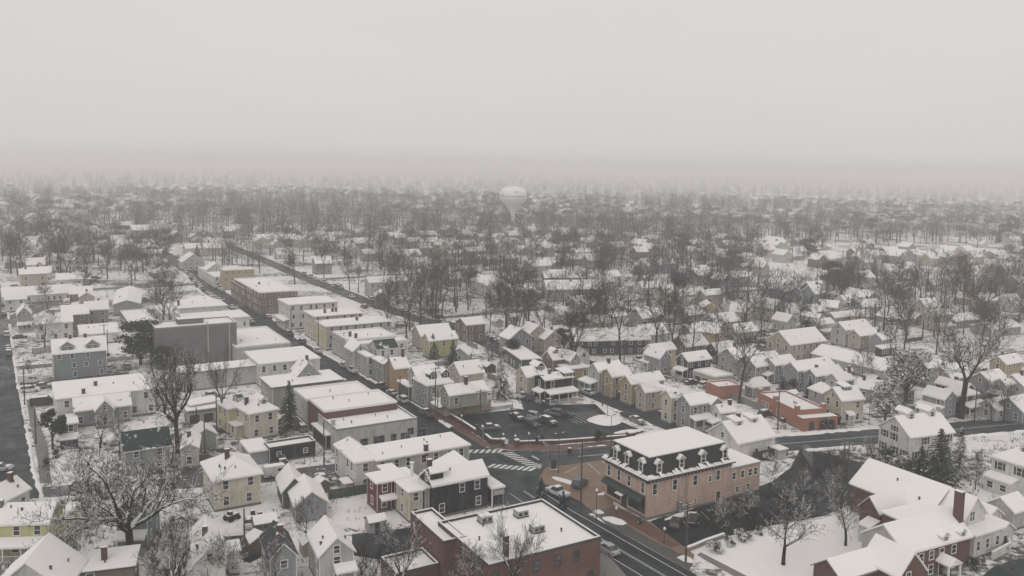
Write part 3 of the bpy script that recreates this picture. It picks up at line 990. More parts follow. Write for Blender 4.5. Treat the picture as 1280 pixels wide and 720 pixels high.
# bottom left corner
ye = G((0, 656.8), (66, 651), (30, 628.5), 5.5, a=GRID - 24, wall='siding_lime')
ye.c = ye.c - ye.d * 6; ye.W += 6
yl = FL((67, 648), (83, 646.5), (67, 629), 4.6, a=ye.a, roof='slab', wall='siding_lime')
B('house', 'house', 'lime green house with long porch and snowy roof by the side street', [ye, yl], key='the lime green house', near=True, porch=[(0, 0, .1, .96, 2.2, 2.8)])
wc = AP(2, 603, 7, 6, 80, 3.4, wall='siding_white')
B('house', 'house', 'small white cottage across the side street from the lime green house', [wc], key='the small white cottage', near=True)
tl = FG((141, 643), (189, 635.5), (168, 618), 6.4, (176, 592), a=GRID - 20, wall='siding_teal', snow='roof_snow_thin')
B('house', 'house', 'teal gabled house with front porch behind the big oak trunk', [tl], key='the teal gabled house', near=True, porch=[(0, 0, .02, .95, 2.0, 2.9, {'post': 'grey_trim'})])
h3 = AP(47, 684, 9, 10, 100, 5.2, s=.85, wall='siding_palegrey')
B('house', 'house', 'steep white roofed house in front of the lime green house', [h3], key='the steep roofed house below the lime one', near=True)
h4 = FL((90, 717.5), (171, 706), (166, 682), 5.0, a=GRID - 12, roof='slab', wall='brick_brown', fascia='dark_trim')
B('house', 'house', 'low pitched snowy roof with dark chimney below the oak', [h4], key='the flat snowy roof with a chimney', near=True, chim=[(0, .45, .45, 1.9)])
h7 = FG((238, 684), (281, 678), (261, 663), 6.0, 11, a=GRID - 8, wall='siding_white', snow='roof_snow')
h7.c = h7.c - h7.n * 6; h7.D = 12
h7b = FL((283, 690), (302, 686.5), (284, 676), 4.0, a=h7.a, roof='slab', wall='siding_cream')
B('house', 'house', 'narrow white gabled house with cream side wing beyond twisted branches', [h7, h7b], key='the narrow white gabled house', near=True, dormers=[(0, .98, .5, 1.6, .9, 'gable')] if False else ())
h8 = FG((335, 702), (373, 692.5), (355.5, 679.5), 5.0, (348, 649.5), a=GRID - 6, wall='siding_grey', snow='shingle_dark')
B('house', 'house', 'grey gabled house with bare dark shingle roof', [h8], key='the grey house with bare dark roof', near=True)
h9 = FG((397, 698), (446, 690), (419, 672), 5.0, (408, 644), a=GRID - 6, wall='siding_palegrey', snow='roof_snow')
B('house', 'house', 'pale grey house with wide white gable roof beside the dark roofed one', [h9], key='the wide white gable roof', near=True, porch=[(0, 0, .45, 1, 1.6, 2.9)])
g1 = FG((367, 634.5), (412, 627), (389, 614.5), 3.0, 9, a=GRID - 8, wall='siding_grey', snow='roof_snow', win=False)
g2 = FG((351, 617), (384, 609), (371, 597), 3.0, 8, a=GRID - 8, wall='siding_green', win=False)
B('garage', 'garage', 'grey double garage with rounded snowy roofs behind the white van', [g1, g2], key='the grey double garage', near=True)

# behind the oak
gg = FG((242.5, 547), (272.8, 542.5), (255.8, 535.5), 3.0, (250.5, 526.5), wall='siding_gray_green', win=False)
B('garage', 'garage', 'grey green garage with gabled snowy roof near the ivy covered trunk', [gg], key='the grey green garage', near=True)
gw = FG((224, 562), (249.5, 560), (236.5, 554.5), 4.2, (223, 538), wall='siding_palegrey')
B('house', 'house', 'small pale gabled house beside the grey green garage', [gw], key='the small pale gabled house', near=True)
gd = AP(181, 536, 9, 8, GRID, 5.0, wall='siding_grey', snow='shingle_green')
B('house', 'house', 'house with bare green shingles half hidden by oak branches', [gd], key='the bare green roof', near=True)
lg = FL((233, 514.5), (272, 508.5), (227, 508), 3.2, roof='slab', wall='siding_grey', fascia='grey_trim', win={0: [(1.5, .05, 2.3, 2.1, 'door'), (4.6, .05, 2.3, 2.1, 'door'), (7.4, .05, 2.3, 2.1, 'door')]})
lg2 = FL((238, 507), (277, 500), (232, 500), 3.9, roof='slab', wall='siding_palegrey', win=False)
B('garage', 'garage', 'row of garages under two strips of snowy roof', [lg, lg2], key='the row of garages', near=True)
cd = FL((310.8, 518.2), (350, 511), 9, 6.3, roof='hip', rise=2.4, wall='siding_cream', ov=.4)
cd2 = FL((284, 512), (305, 509.5), 7, 6.0, a=cd.a, roof='slab', wall='siding_yellow')
cd3 = FL((293.5, 533), (309, 528.5), (287, 527), 3.0, a=cd.a, roof='slab', wall='siding_cream')
B('house', 'house', 'yellow cream house with single roof dormer beside the tall spruce', [cd, cd2, cd3], key='the yellow cream house', near=True, dormers=[(0, .60, .2, 1.5, 1.1, 'gable')], chim=[(0, .2, .5, 1.6)])
ft = FL((336.5, 560), (393, 549.5), (330.5, 552.5), 3.4, wall='siding_black', fascia='dark_trim', win={0: [(2, 1.4, .8, .9), (7.5, 1.3, .8, .9)]})
ft2 = FL((311, 566), (341, 562.5), (283, 553.5), 2.9, a=ft.a, roof='slab', wall='siding_grey', win=False)
B('garage', 'garage', 'long black garage with boxed flat snowy roof', [ft, ft2], key='the long black garage', near=True)

# main street, near side going up
d1 = FL((421, 537), (527, 525.6), (500, 503.5), 5.6, a=GRID, wall='plain_palegrey', fascia='grey_trim', win={0: [(3, 1.2, 2.2, 1.5, 'double'), (6, 1.2, 1.6, 1.5), (9.4, 1.2, 2.4, 1.6, 'double'), (12.8, 1.2, 1.2, 1.5), (15.6, 1.2, 2.2, 1.4, 'double'), (19.5, 1.2, 2.2, 1.7, 'double'), (-1.6, 2.1, 1.4, 1.4, 'double')]})
d1b = FL((406, 544.5), (421, 541), (389, 529), 3.4, a=GRID, roof='slab', wall='siding_black', win=False)
B('shop_building', 'shop', 'pale grey flat roofed shop block with wide windows on the main street', [d1, d1b], key='the pale grey shop block', near=True, vents=[(0, .2, .5), (0, .25, .3), (0, .6, .5), (0, .7, .3)], trim='grey_trim', chim=[(0, .015, .25, 1.2, 'plain_palegrey')])
d2 = FL((405, 514), (496, 501.3), (382.5, 498), 7.2, a=GRID, wall='brick_red', fascia='white_trim', win=False)
B('shop_building', 'shop', 'red brick shop block with flat snowy roof behind the pale grey block', [d2], key='the red brick shop block', near=False, vents=[(0, .3, .8), (0, .45, .5), (0, .8, .8)])
d3 = FL((384, 500), (467, 489.5), (369, 485.5), 6.0, a=GRID, wall='plain_palegrey', win=False)
B('shop_building', 'shop', 'white flat roofed shop with a roof hatch behind the red brick block', [d3], key='the white shop with a roof hatch', near=False, vents=[(0, .45, .5)])
d4 = FL((339, 485), (430, 473.8), (329.5, 471), 6.6, a=GRID, roof='slab', wall='siding_gray_green', fascia='green_trim', win={3: [(2, 3.8, 1, 1.3), (4.5, 3.8, 1, 1.3)]})
B('shop_building', 'shop', 'grey green building with long green edged snowy roof', [d4], key='the green edged roof', near=False)
d5 = FL((324, 455.6), (396, 444), (318, 438.5), 6.6, a=GRID, roof='slab', wall='siding_white')
B('shop_building', 'shop', 'white block with overhanging flat roof above the main street', [d5], key='the white overhanging block', near=False)
d6 = AP(381, 449, 7, 8, GRID + 90, 6.0, s=1.1, wall='siding_grey', snow='roof_snow_thin')
B('house', 'house', 'steep dark patchy roof squeezed between the white shop roofs', [d6], key='the steep dark patchy roof', near=False)

# corner house with the mural and the victorian row, right side of the main street
e1 = G((561, 495.2), (611, 488), (556, 481.5), 6.6, a=GRID, wall='siding_gray_green', base=3.3)
e1b = FL((557.5, 506), (616, 499), (537.5, 494), 3.3, a=GRID, wall='plain_beige', win=False)
def mural_x(root, L, blocks):
    b = blocks[1]
    def lp(u, v, z):
        q = L(b.w(u, v)); return (q.x, q.y, z)
    m = MB(); m.poly([lp(.8, -.012, .3), lp(b.W - 2.5, -.012, .3), lp(b.W - 2.5, -.012, 2.9), lp(.8, -.012, 2.9)], 'mural'); m.build('wall_painting', root)
    a = MB(); a.slab([lp(-1.6, .3, 2.7), lp(-.02, .3, 3.1), lp(-.02, b.D * .6, 3.1), lp(-1.6, b.D * .6, 2.7)][::-1], .12, 'roof_snow'); a.build('awning', root)
B('house', 'house', 'stone coloured corner house above a painted wall beside the parking lot', [e1, e1b], key='the corner house with painted wall', near=True, chim=[(0, .52, .42, 1.8)], extra=mural_x)
e2 = FL((533, 482.5), (566, 477), (519, 472), 6.4, a=GRID, roof='hip', rise=4.2, wall='siding_grey', snow='roof_snow_patchy')
e2b = G((520, 472), (546, 468), (514, 459), 7.0, a=GRID, wall='siding_palegrey')
B('house', 'house', 'grey victorian house with steep dark patched roof on the main street', [e2, e2b], key='the grey victorian house', near=False, dormers=[(0, .3, .12, 2.0, 1.4, 'gable', 'slate'), (0, .75, .12, 2.0, 1.4, 'gable', 'slate')])
e3 = FL((510, 484), (520, 482), (491, 476), 3.8, a=GRID, roof='slab', wall='siding_green', win=False)
B('shop_building', 'shop', 'low green shop front with sloping snowy roof', [e3], key='the low green shop', near=False)
e3b = FL((535, 494.5), (542, 493), (512, 485.5), 3.4, a=GRID, roof='slab', wall='siding_gray_green')
B('shop_building', 'shop', 'single storey grey green shop before the victorian house', [e3b], key='the single storey shop', near=False)
e4 = G((492.5, 461.8), (511, 458), (488, 447.5), 6.3, a=GRID, wall='plain_terracotta', win=False)
B('house', 'house', 'tan orange gabled building on the main street', [e4], key='the tan orange gabled building', near=False, chim=[(0, .8, .5, 2.2)])
e5 = FL((458.5, 446.3), (468, 444.5), (439.5, 439), 6.3, a=GRID, roof='slab', wall='siding_palegrey')
e5.D = max(e5.D, 8)
e5g = FG((441, 440), (458, 436), (450, 429), 6.3, 8, a=GRID, wall='siding_palegrey')
B('house', 'house', 'pale twin gabled shop house with dark awnings', [e5, e5g], key='the pale twin gabled shop house', near=False)
e5b = FL((478, 455), (489, 452.5), (457, 446.8), 6.0, a=GRID, roof='slab', wall='siding_grey')
B('shop_building', 'shop', 'grey flat roofed shop house next to the tan orange building', [e5b], key='the grey flat shop house', near=False)
e6 = FL((434, 424.5), (496, 419), (412, 414.5), 7.0, a=GRID, wall='siding_palegrey', fascia='white_trim', win={3: [(2, 4.2, 1, 1.4), (5, 4.2, 1, 1.4), (8, 4.2, 1, 1.4)], 0: []})
e6.D = min(e6.D, 16)
B('shop_building', 'shop', 'long flat snowy party roof with two small chimneys', [e6], key='the long party roof', near=False, chim=[(0, .18, .4, 1.2), (0, .22, .15, 1.2)])
e6b = FL((442, 431), (513, 426), (434.5, 425), 6.6, a=GRID, wall='siding_white', win={1: [], 0: [(-2.0, 4.2, .9, 1.4)]})
B('shop_building', 'shop', 'narrow white flat roofed row building ending in one rear window', [e6b], key='the narrow white row building', near=False)
e6c = FL((471, 437), (497, 433.5), 7, 6.2, a=GRID, roof='gable', rise=2.2, wall='siding_white', snow='shingle_green')
B('house', 'house', 'white row house with bare dark green roof slope', [e6c], key='the dark green roof slope', near=False)
e7 = FL((407, 408.5), (487, 400), (393, 401), 8.0, a=GRID, roof='slab', wall='siding_palegrey')
def yfront(root, L, blocks):
    b = blocks[0]
    def lp(u, v, z):
        q = L(b.w(u, v)); return (q.x, q.y, z)
    m = MB(); m.poly([lp(b.ov - .03, b.D - b.ov, .3), lp(b.ov - .03, b.ov, .3), lp(b.ov - .03, b.ov, b.h - .3), lp(b.ov - .03, b.D - b.ov, b.h - .3)], 'siding_yellow'); m.build('facade', root)
B('shop_building', 'shop', 'long pale building with bright yellow street front', [e7], key='the yellow fronted building', near=False, chim=[(0, .55, .5, 1.3)], extra=yfront)
e8 = FL((393, 396), (454.5, 391), (380, 388.5), 8.6, a=GRID, roof='slab', wall='siding_cream')
B('shop_building', 'shop', 'cream block with three dark chimneys behind the yellow fronted one', [e8], key='the cream block with chimneys', near=False, chim=[(0, .3, .4, 1.5), (0, .48, .5, 1.5), (0, .55, .5, 1.5)])
e9 = FL((361, 381.3), (423.5, 377), (346, 373.5), 9.3, a=GRID, roof='slab', wall='siding_white')
B('hotel', 'hotel', 'three storey white block with wide flat snowy roof', [e9], key='the three storey white block', near=False, porch=[(0, 3, .2, .95, 2.0, 3.4)])
e10 = FL((324.5, 365.6), (369, 361.5), (337, 346), 9.0, a=GRID, wall='brick_brown', fascia='white_trim')
e10b = FL((306, 361), (330, 357), (275, 349.5), 7.5, a=GRID, wall='brick_brown', fascia='dark_trim')
e10b.D = min(e10b.D, 26)
B('commercial_building', 'building', 'dark brick flat roofed block with many vents at the street bend', [e10, e10b], key='the dark brick block', near=False, vents=[(0, .2, .4), (0, .4, .6), (0, .6, .5), (0, .8, .7)], chim=[(1, .7, .1, 2)])
e11 = FL((268, 346), (323, 344), (253, 333.5), 5.5, a=GRID, wall='siding_white')
e11b = FL((279.5, 337.5), (312.5, 333), 8, 9.5, a=GRID, wall='plain_tan')
B('commercial_building', 'building', 'white block with a tan upper storey far along the main street', [e11, e11b], key='the block with tan upper storey', near=False)

# left of the main street
l1 = FL((223, 385.7), (284, 380.7), 14, 5.0, a=GRID, roof='hip', rise=3.0, wall='siding_white', win={0: []})
B('hall', 'hall', 'white hall with broad hip roof and one dark chimney', [l1], key='the white hip roofed hall', near=False, chim=[(0, .04, .3, 2.2)])
l2 = FL((232, 401.5), (314.5, 396.5), (310, 386.5), 4.4, a=GRID, roof='slab', wall='siding_white')
B('shop_building', 'shop', 'long low white building behind the grey windowless block', [l2], key='the long low white building', near=False)
l3 = FL((202.5, 393), (224, 391), (195, 381.5), 3.5, a=GRID, roof='slab', wall='siding_white')
B('garage', 'garage', 'white garage near the white hip roofed hall', [l3], key='the white garage', near=False)
l4 = FL((194, 410.5), (295.5, 402.5), 11, 12.2, a=GRID, wall='plain_concrete', fascia='grey_trim', win=False)
def slabx(root, L, blocks):
    b = blocks[0]
    def lp(u, v, z):
        q = L(b.w(u, v)); return (q.x, q.y, z)
    for t in (.63, .90):
        m = MB(); m.box(b.W * t, b.W * t + .3, -.12, -.0, .2, b.h - .4, 'plain_palegrey', lp); m.build('pilaster', root)
    m = MB(); m.box(b.W * .3, b.W * .62, 4.5, 8.5, b.h - .3, b.h + 1.3, 'plain_concrete', lp, top='roof_snow'); m.build('penthouse', root)
B('warehouse', 'warehouse', 'tall grey brown windowless block with two pale pilasters', [l4], key='the grey windowless block', near=False, extra=slabx)
l5 = FL((295, 434), (368, 431), (335, 407.5), 5.5, a=GRID, wall='plain_palegrey', win=False)
B('shop_building', 'shop', 'wide white parapet roof in front of the grey windowless block', [l5], key='the wide parapet roof', near=False)
l6 = FL((224, 467), (322.5, 457.5), (300, 450.5), 5.2, a=GRID, roof='slab', wall='plain_palegrey', win=False, fascia='grey_trim')
B('warehouse', 'warehouse', 'long blank stained white wall below the grey windowless block', [l6], key='the long blank white wall', near=False)
l7 = FL((68, 499.5), (196, 485.3), (81, 469.5), 6.4, a=GRID, roof='slab', wall='siding_white')
l7.D = min(l7.D, 17)
l7b = G((91.5, 515), (166, 507), (90, 498.5), 3.9, a=GRID, wall='siding_grey', snow='roof_snow_patchy')
l7c = FG((118, 515), (144, 511), (130, 500.5), 4.2, 6, a=GRID, wall='siding_grey')
l7d = FL((77, 531), (99, 528), (75, 519), 2.8, a=GRID, roof='slab', wall='siding_grey')
B('commercial_building', 'building', 'large white building with gabled grey lean-to along its front', [l7, l7b, l7c, l7d], key='the large white building with a lean-to', near=True, chim=[(0, .28, .12, 1.3), (0, .42, .5, 1.2)], vents=[(0, .6, .5), (0, .8, .4)])
l8 = G((64.5, 443.5), (134, 436), (61, 425), 7.6, a=GRID, wall='siding_bluegrey')
B('house', 'house', 'blue grey house with two wall gables and white trimmed windows', [l8], key='the blue grey twin gabled house', near=False, dormers=[(0, .28, .10, 3.4, 1.2, 'gable'), (0, .73, .10, 3.4, 1.2, 'gable')], chim=[(0, .35, .5, 1.0), (0, .62, .5, 1.0)])
l9 = G((43, 405.7), (92, 402), (41, 393), 6.2, a=GRID, wall='siding_white')
B('house', 'house', 'plain white two storey house by the wide left hand street', [l9], key='the plain white two storey house', near=False)
l10 = FG((20, 394.5), (40, 391), (30, 384), 6.0, 10, a=GRID, wall='siding_grey')
B('house', 'house', 'dark grey gabled house with snowy porch beside the plain white house', [l10], key='the dark grey porch house', near=False, porch=[(0, 0, 0, 1, 2.2, 2.9)])
l11 = G((106, 388.3), (137, 386.2), (105, 377), 6.0, a=GRID, wall='siding_grey')
B('house', 'house', 'grey two storey house behind the long low snowy roof', [l11], key='the grey two storey house', near=False)
l12 = AP(93, 381, 9, 8, GRID, 6.0, wall='siding_brown')
B('house', 'house', 'brown house between the plain white and grey houses', [l12], key='the brown house', near=False)
l13 = G((99, 418.8), (150, 415), (101, 406.3), 3.6, s=.25, a=GRID, wall='siding_white', win=False)
B('garage', 'garage', 'long low white shed with a roof vent behind the blue grey house', [l13], key='the long low white shed', near=False, vents=[(0, .4, .3), (0, .25, .3)])
l14 = FG((140, 381), (176.5, 380), (153, 375), 4.4, (146, 357), a=GRID - 8, wall='siding_grey', win=False)
B('warehouse', 'warehouse', 'wide gabled snowy shed in front of the bare roadside trees', [l14], key='the wide gabled shed', near=False)
l15 = FL((160, 402), (195, 401), (147, 388.5), 4.0, a=GRID, wall='plain_concrete')
B('garage', 'garage', 'parapet roofed grey garage behind the dark pine', [l15], key='the parapet garage', near=False)
for (args, cat, name, lab, key) in [
    ((52, 357, 30, 9, 34, 3.4), 'warehouse', 'warehouse', 'long low snowy shed along the railway at the left', 'the long railway shed'),
    ((45, 316, 9, 9, -60, 5), 'house', 'house', 'pale gabled house at the head of a long low wing', 'the pale gabled house by the railway'),
    ((64, 319, 20, 8, GRID, 3.6), 'house', 'house', 'long low wing with straight snowy roof by the railway', 'the long low wing'),
    ((19, 365, 8, 7, GRID, 5), 'house', 'house', 'grey house near the long railway shed', 'the grey house by the railway shed'),
    ((20, 320, 12, 8, GRID, 3.5), 'house', 'house', 'low snowy roofed house among bare trees by the railway', 'the low house by the railway'),
    ((180, 281, 20, 10, GRID, 6), 'school', 'school', 'two storey pale building with flat looking snowy roof beyond the railway', 'the pale building beyond the railway'),
    ((239, 316, 14, 12, GRID + 90, 5), 'house', 'house', 'white roofed house where the main street bends away', 'the house at the street bend'),
    ((268, 327, 10, 10, GRID + 90, 6), 'house', 'house', 'gabled house with one dark roof slope by the far main street', 'the house with one dark slope')]:
    B(name, cat, lab, [AP(*args, wall=R.choice(['siding_palegrey', 'siding_white', 'siding_grey']))], key=key, near=False)

# behind the main street, centre
c1 = G((536, 426.8), (570.5, 421.8), (532, 416.5), 5.8, a=GRID, wall='siding_olive', snow='roof_snow_patchy')
B('house', 'house', 'olive yellow house with snowy roof behind dark evergreens', [c1], key='the olive yellow house', near=False)
c2 = AP(540, 405.5, 12, 8, GRID, 4.5, wall='siding_beige')
B('house', 'house', 'beige house with bright white roof behind the olive yellow house', [c2], key='the beige house', near=False)
c3 = AP(588, 396.5, 8, 9, GRID, 6.2, s=.4, wall='siding_brown')
c4 = FL((585, 407), (605, 407), 7, 5.6, a=GRID, roof='slab', wall='siding_brown')
B('house', 'house', 'brown two part house with stepped flat white roofs', [c3, c4], key='the brown two part house', near=False)
c5 = G((461, 353.8), (510, 350.5), (457, 346.3), 6.4, a=GRID, wall='siding_palegrey')
B('house', 'house', 'long pale two storey house where the back road forks', [c5], key='the long pale house', near=False)
c6 = FG((468, 370), (487.5, 371), (480.5, 365), 4.8, 9, a=GRID - 20, wall='siding_brown')
B('house', 'house', 'dark gabled house with white window beside the back road', [c6], key='the dark gabled house', near=False)
c7 = AP(583, 451, 8, 8, GRID, 3.6, wall='siding_beige', snow='roof_snow_patchy')
B('house', 'house', 'low beige house hidden among evergreens behind the mural corner', [c7], key='the low beige house', near=False)
c8 = AP(577, 432, 6, 6, GRID + 50, 5, wall='siding_grey')
B('house', 'house', 'small grey steep roofed house behind the evergreens', [c8], key='the small grey steep roof', near=False)

# parking lot block and the street beyond it
p1 = G((681, 476), (720.5, 472), (683, 466.5), 6.1, s=.36, a=GRID, wall='siding_black', snow='roof_snow_patchy')
B('house', 'house', 'black house with long white columned porch behind the parking lot', [p1], key='the black porch house', near=True, porch=[(0, 0, .0, 1.0, 2.6, 3.0), (0, 3, .35, 1.0, 1.6, 3.0)], dormers=[(0, .84, .06, 3.0, 1.0, 'shed')])
p2 = G((658, 472.5), (688, 468.5), (649.5, 459), 5.6, a=GRID, wall='siding_cream', snow='roof_snow_patchy')
B('house', 'house', 'cream house with dark cross gable beside the black porch house', [p2], key='the cream house by the lot', near=False, dormers=[(0, .72, .25, 2.4, 1.2, 'gable', 'slate')])
p3 = FL((651, 449.5), (682, 450.5), (643, 433), 4.4, a=GRID - 12, roof='slab', wall='siding_green')
B('warehouse', 'warehouse', 'dark walled hall under one wide plain snowy roof', [p3], key='the wide plain roof', near=False)
p4 = G((691, 450.5), (713, 448.5), (687, 438), 5.0, a=GRID, wall='siding_brown', snow='roof_snow_patchy')
p4b = FG((713, 452), (727, 450), (718, 441), 4.8, 6, a=GRID, wall='siding_grey')
B('house', 'house', 'brown house with patchy roof and grey side gable', [p4, p4b], key='the patchy roofed brown house', near=False, dormers=[(0, .4, .3, 1.6, .9, 'gable', 'slate')])
p5 = FG((722, 447.5), (738, 446), (730.5, 437), 4.2, (717, 433), a=GRID - 15, wall='siding_white')
B('house', 'house', 'little white gabled house with one dark attic window', [p5], key='the little white gabled house', near=False)
p6 = FL((711, 462), (739, 458), (697, 456), 3.4, a=GRID, roof='slab', wall='siding_tan')
B('garage', 'garage', 'low tan building with flat snowy roof behind the black porch house', [p6], key='the low tan building', near=False)
p7 = G((748.5, 466), (780, 461), (742, 454), 6.0, a=GRID, wall='siding_palegrey')
B('house', 'house', 'pale grey gabled house with white side porch across the street', [p7], key='the pale grey porch house', near=False, porch=[(0, 3, -.2, .9, 2.6, 3.0)])
p8 = G((765, 472), (790, 468), (759, 460.5), 6.0, a=GRID, wall='siding_tan')
B('house', 'house', 'tan gabled house next to the pale grey porch house', [p8], key='the tan gabled house', near=False)
p9 = G((789, 481), (830.5, 474), (784, 469), 5.8, a=GRID, wall='siding_tan')
p9b = FG((793, 486.5), (806, 491.5), (799, 480), 5.2, 6, a=GRID - 90, wall='siding_beige')
B('house', 'house', 'broad tan house with snowy cross gable facing the street', [p9, p9b], key='the broad tan house', near=False, porch=[(0, 0, .5, .85, 2.2, 2.9, {'closed': 'siding_green'})])
p10 = FL((829, 489.5), (842, 486), (817, 482), 5.0, a=GRID, roof='slab', wall='siding_tan')
B('house', 'house', 'small flat roofed tan house between two gabled houses', [p10], key='the small flat tan house', near=False)
p11 = G((839, 498), (851, 495.3), (832, 488), 6.6, a=GRID, wall='siding_cream')
B('house', 'house', 'narrow tall cream house with dark gable windows on the street', [p11], key='the narrow cream house', near=False)
p12 = G((863, 507.5), (890, 503), (852, 494), 6.3, a=GRID, wall='siding_grey')
p12b = FG((889, 506), (905, 503), (895.5, 497), 6.0, 6, a=GRID, wall='siding_grey')
B('house', 'house', 'large grey house with wraparound lower roof near the street corner', [p12, p12b], key='the large grey house', near=False, porch=[(0, 0, .0, .95, 1.8, 3.2)])
p13 = G((900.6, 517), (923, 515), (895, 505.8), 4.8, a=GRID - 8, wall='siding_white')
B('house', 'house', 'small white two storey house with snowy side porch', [p13], key='the small white house', near=False, porch=[(0, 3, .1, 1.1, 2.4, 2.7)])
p14 = G((922.5, 556), (974, 546.5), (903, 527.5), 4.3, wall='siding_white', lim=3)
p14b = FL((975, 563), (986, 560.5), 3, 2.4, a=p14.a, roof='slab', wall='siding_palegrey', win=False)
B('house', 'house', 'white cottage with two roof dormers behind the pink building', [p14, p14b], key='the white cottage with two dormers', near=True, dormers=[(0, .32, .36, 2.0, 1.0, 'shed'), (0, .70, .36, 2.0, 1.0, 'shed')], wstyle='sash')
# coral stucco building
k1 = FL((996, 513), (1032, 510), (960, 489.5), 4.3, a=GRID - 14, wall='plain_coral', fascia='plain_coral', win={3: [(2.5, 1.4, .9, 1.3), (4.3, 1.4, .9, 1.3), (9, 1.0, .9, 1.3)], 0: []})
def coral_x(root, L, blocks):
    b = blocks[0]
    def lp(u, v, z):
        q = L(b.w(u, v)); return (q.x, q.y, z)
    m = MB(); m.box(-.05, b.W + 1.5, -2.6, -.02, 0, 3.1, 'plain_coral', lp, top='roof_snow'); m.build('porch', root)
    for t in (.25, .55, .85):
        a = MB(); x = (b.W + 1.5) * t; n = 8; w = .75
        pts = [lp(x - w, -2.63, .1), lp(x + w, -2.63, .1), lp(x + w, -2.63, 1.5)] + [lp(x + w * math.cos(PI * i / n), -2.63, 1.5 + w * math.sin(PI * i / n)) for i in range(1, n)] + [lp(x - w, -2.63, 1.5)]
        a.poly(pts, 'dark_trim'); a.build('arch_shade', root)  # dark panel on the solid porch, painted shade of an open arch
    for (u, v) in ((.3, .3), (.3, b.D * .55), (.3, b.D - .5), (b.W - .5, .5)):
        c = MB(); c.box(u - .5, u + .5, v - .5, v + .5, 4.0, 5.4, 'plain_coral', lp, top='roof_snow'); c.build('turret', root)
B('house', 'house', 'coral stucco house with arched porch and flat parapet roof', [k1], key='the coral stucco house', near=False, extra=coral_x)
k2 = FL((941, 485), (962, 481), (929.5, 480.5), 3.0, a=GRID - 6, roof='hip', rise=2.2, wall='siding_grey')
B('garage', 'garage', 'grey square outbuilding with hip roof behind a grey fence', [k2], key='the grey square outbuilding', near=False)
k3 = FL((898, 483.5), (926, 480.5), 6, 3.5, a=GRID - 10, wall='plain_coral', fascia='plain_coral', win=False)
B('garage', 'garage', 'coral flat roofed garage behind parked cars', [k3], key='the coral garage', near=False)
k4 = FL((895, 471), (916, 467.5), (864, 462.5), 3.6, a=GRID, wall='siding_beige', win={3: [(2, .05, 2.4, 2.2, 'door'), (5, .05, 2.4, 2.2, 'door'), (8, .05, 2.4, 2.2, 'door')]})
B('garage', 'garage', 'beige flat roofed garage block with dark doors', [k4], key='the beige garage block', near=False)
t1 = G((860, 452.5), (888, 447.5), (855, 441), 5.4, a=GRID, wall='siding_charcoal')
t1b = FG((868, 452.5), (886, 449.5), (879, 445), 5.0, 5, a=GRID, wall='siding_charcoal')
B('house', 'house', 'charcoal house with two gables and white window frames', [t1, t1b], key='the charcoal twin gabled house', near=False, porch=[(0, 3, .2, 1, 2.0, 2.8)])
u1 = G((817, 440), (843, 435.3), (807, 431), 6.0, a=GRID, wall='siding_yellow')
B('house', 'house', 'pale yellow gabled house behind two tall trunks', [u1], key='the pale yellow gabled house', near=False, porch=[(0, 3, .1, 1, 2.2, 2.8)])
v1 = FG((825, 449), (839, 446.5), (832, 437.5), 5.0, 8, a=GRID, wall='siding_grey')
B('house', 'house', 'grey gabled house with small bay window between the trunks', [v1], key='the grey bay window house', near=False)
n1 = G((988, 432), (1034.5, 426), (973, 414), 6.0, a=GRID, wall='siding_beige')
B('house', 'house', 'big beige house with wide plain snowy roof', [n1], key='the big beige house', near=False)
n2 = G((1023, 406.5), (1046, 404.3), (1018, 399), 5.0, a=GRID, wall='siding_cream')
B('house', 'house', 'cream house with enclosed dark porch beyond the big beige house', [n2], key='the cream porch house', near=False, porch=[(0, 0, .1, .95, 2.2, 2.7, {'closed': 'siding_grey'})])
n3 = G((999, 393), (1024, 398), (1003, 388), 5.0, a=GRID - 90, wall='siding_cream')
B('house', 'house', 'cream house with roof sloping towards the viewer by the twin trees', [n3], key='the cream side sloping house', near=False)
n4 = G((1057, 413), (1087, 408), (1048, 402.5), 6.0, a=GRID, wall='siding_palegrey')
B('house', 'house', 'pale grey gabled house facing the bare twin trunk tree', [n4], key='the pale grey gabled house', near=False)
n5 = G((1075, 420.5), (1097, 416.5), (1070, 411.5), 5.0, a=GRID, wall='siding_beige')
B('house', 'house', 'beige gabled house next to the pale grey gabled house', [n5], key='the beige gabled house', near=False)
n6 = G((1103, 425.3), (1119, 423.5), (1098, 416), 5.0, a=GRID, wall='siding_grey')
B('house', 'house', 'grey house with wide white porch roof', [n6], key='the grey house with porch roof', near=False, porch=[(0, 0, -.6, .9, 2.4, 2.8, {'closed': 'siding_charcoal'})])
n7 = G((1013, 441.5), (1106, 464.5), (1028, 430), 3.4, s=.5, a=GRID - 90, wall='siding_palegrey', win=False)
B('warehouse', 'warehouse', 'very long low shed with straight white roof behind the grey houses', [n7], key='the very long shed', near=False)
n8 = FG((984, 403), (997, 401.5), (989.5, 393.5), 4.2, 8, a=GRID, wall='siding_palegrey')
B('house', 'house', 'small gabled house with bright white roof end near a dark tree', [n8], key='the small bright gabled house', near=False)
n9 = G((1079, 384), (1110, 384), (1079, 374), 5.0, a=GRID - 10, wall='siding_cream')
B('house', 'house', 'cream house with the largest white roof on the hazy slope', [n9], key='the cream house with large roof', near=False)
q1 = G((969, 457.5), (994, 452.5), (963, 446), 5.5, a=GRID, wall='siding_grey')
B('house', 'house', 'grey gabled house with snowy front porch by the leaning tree', [q1], key='the grey house by the leaning tree', near=False, porch=[(0, 3, .1, .9, 2.2, 2.7)])
q2 = G((997.5, 464.5), (1038.5, 455.3), (989.5, 452.3), 6.0, a=GRID, wall='siding_grey')
B('house', 'house', 'wide grey house with long white roof above dark bushes', [q2], key='the wide grey house', near=False, vents=[(0, .8, .3)])
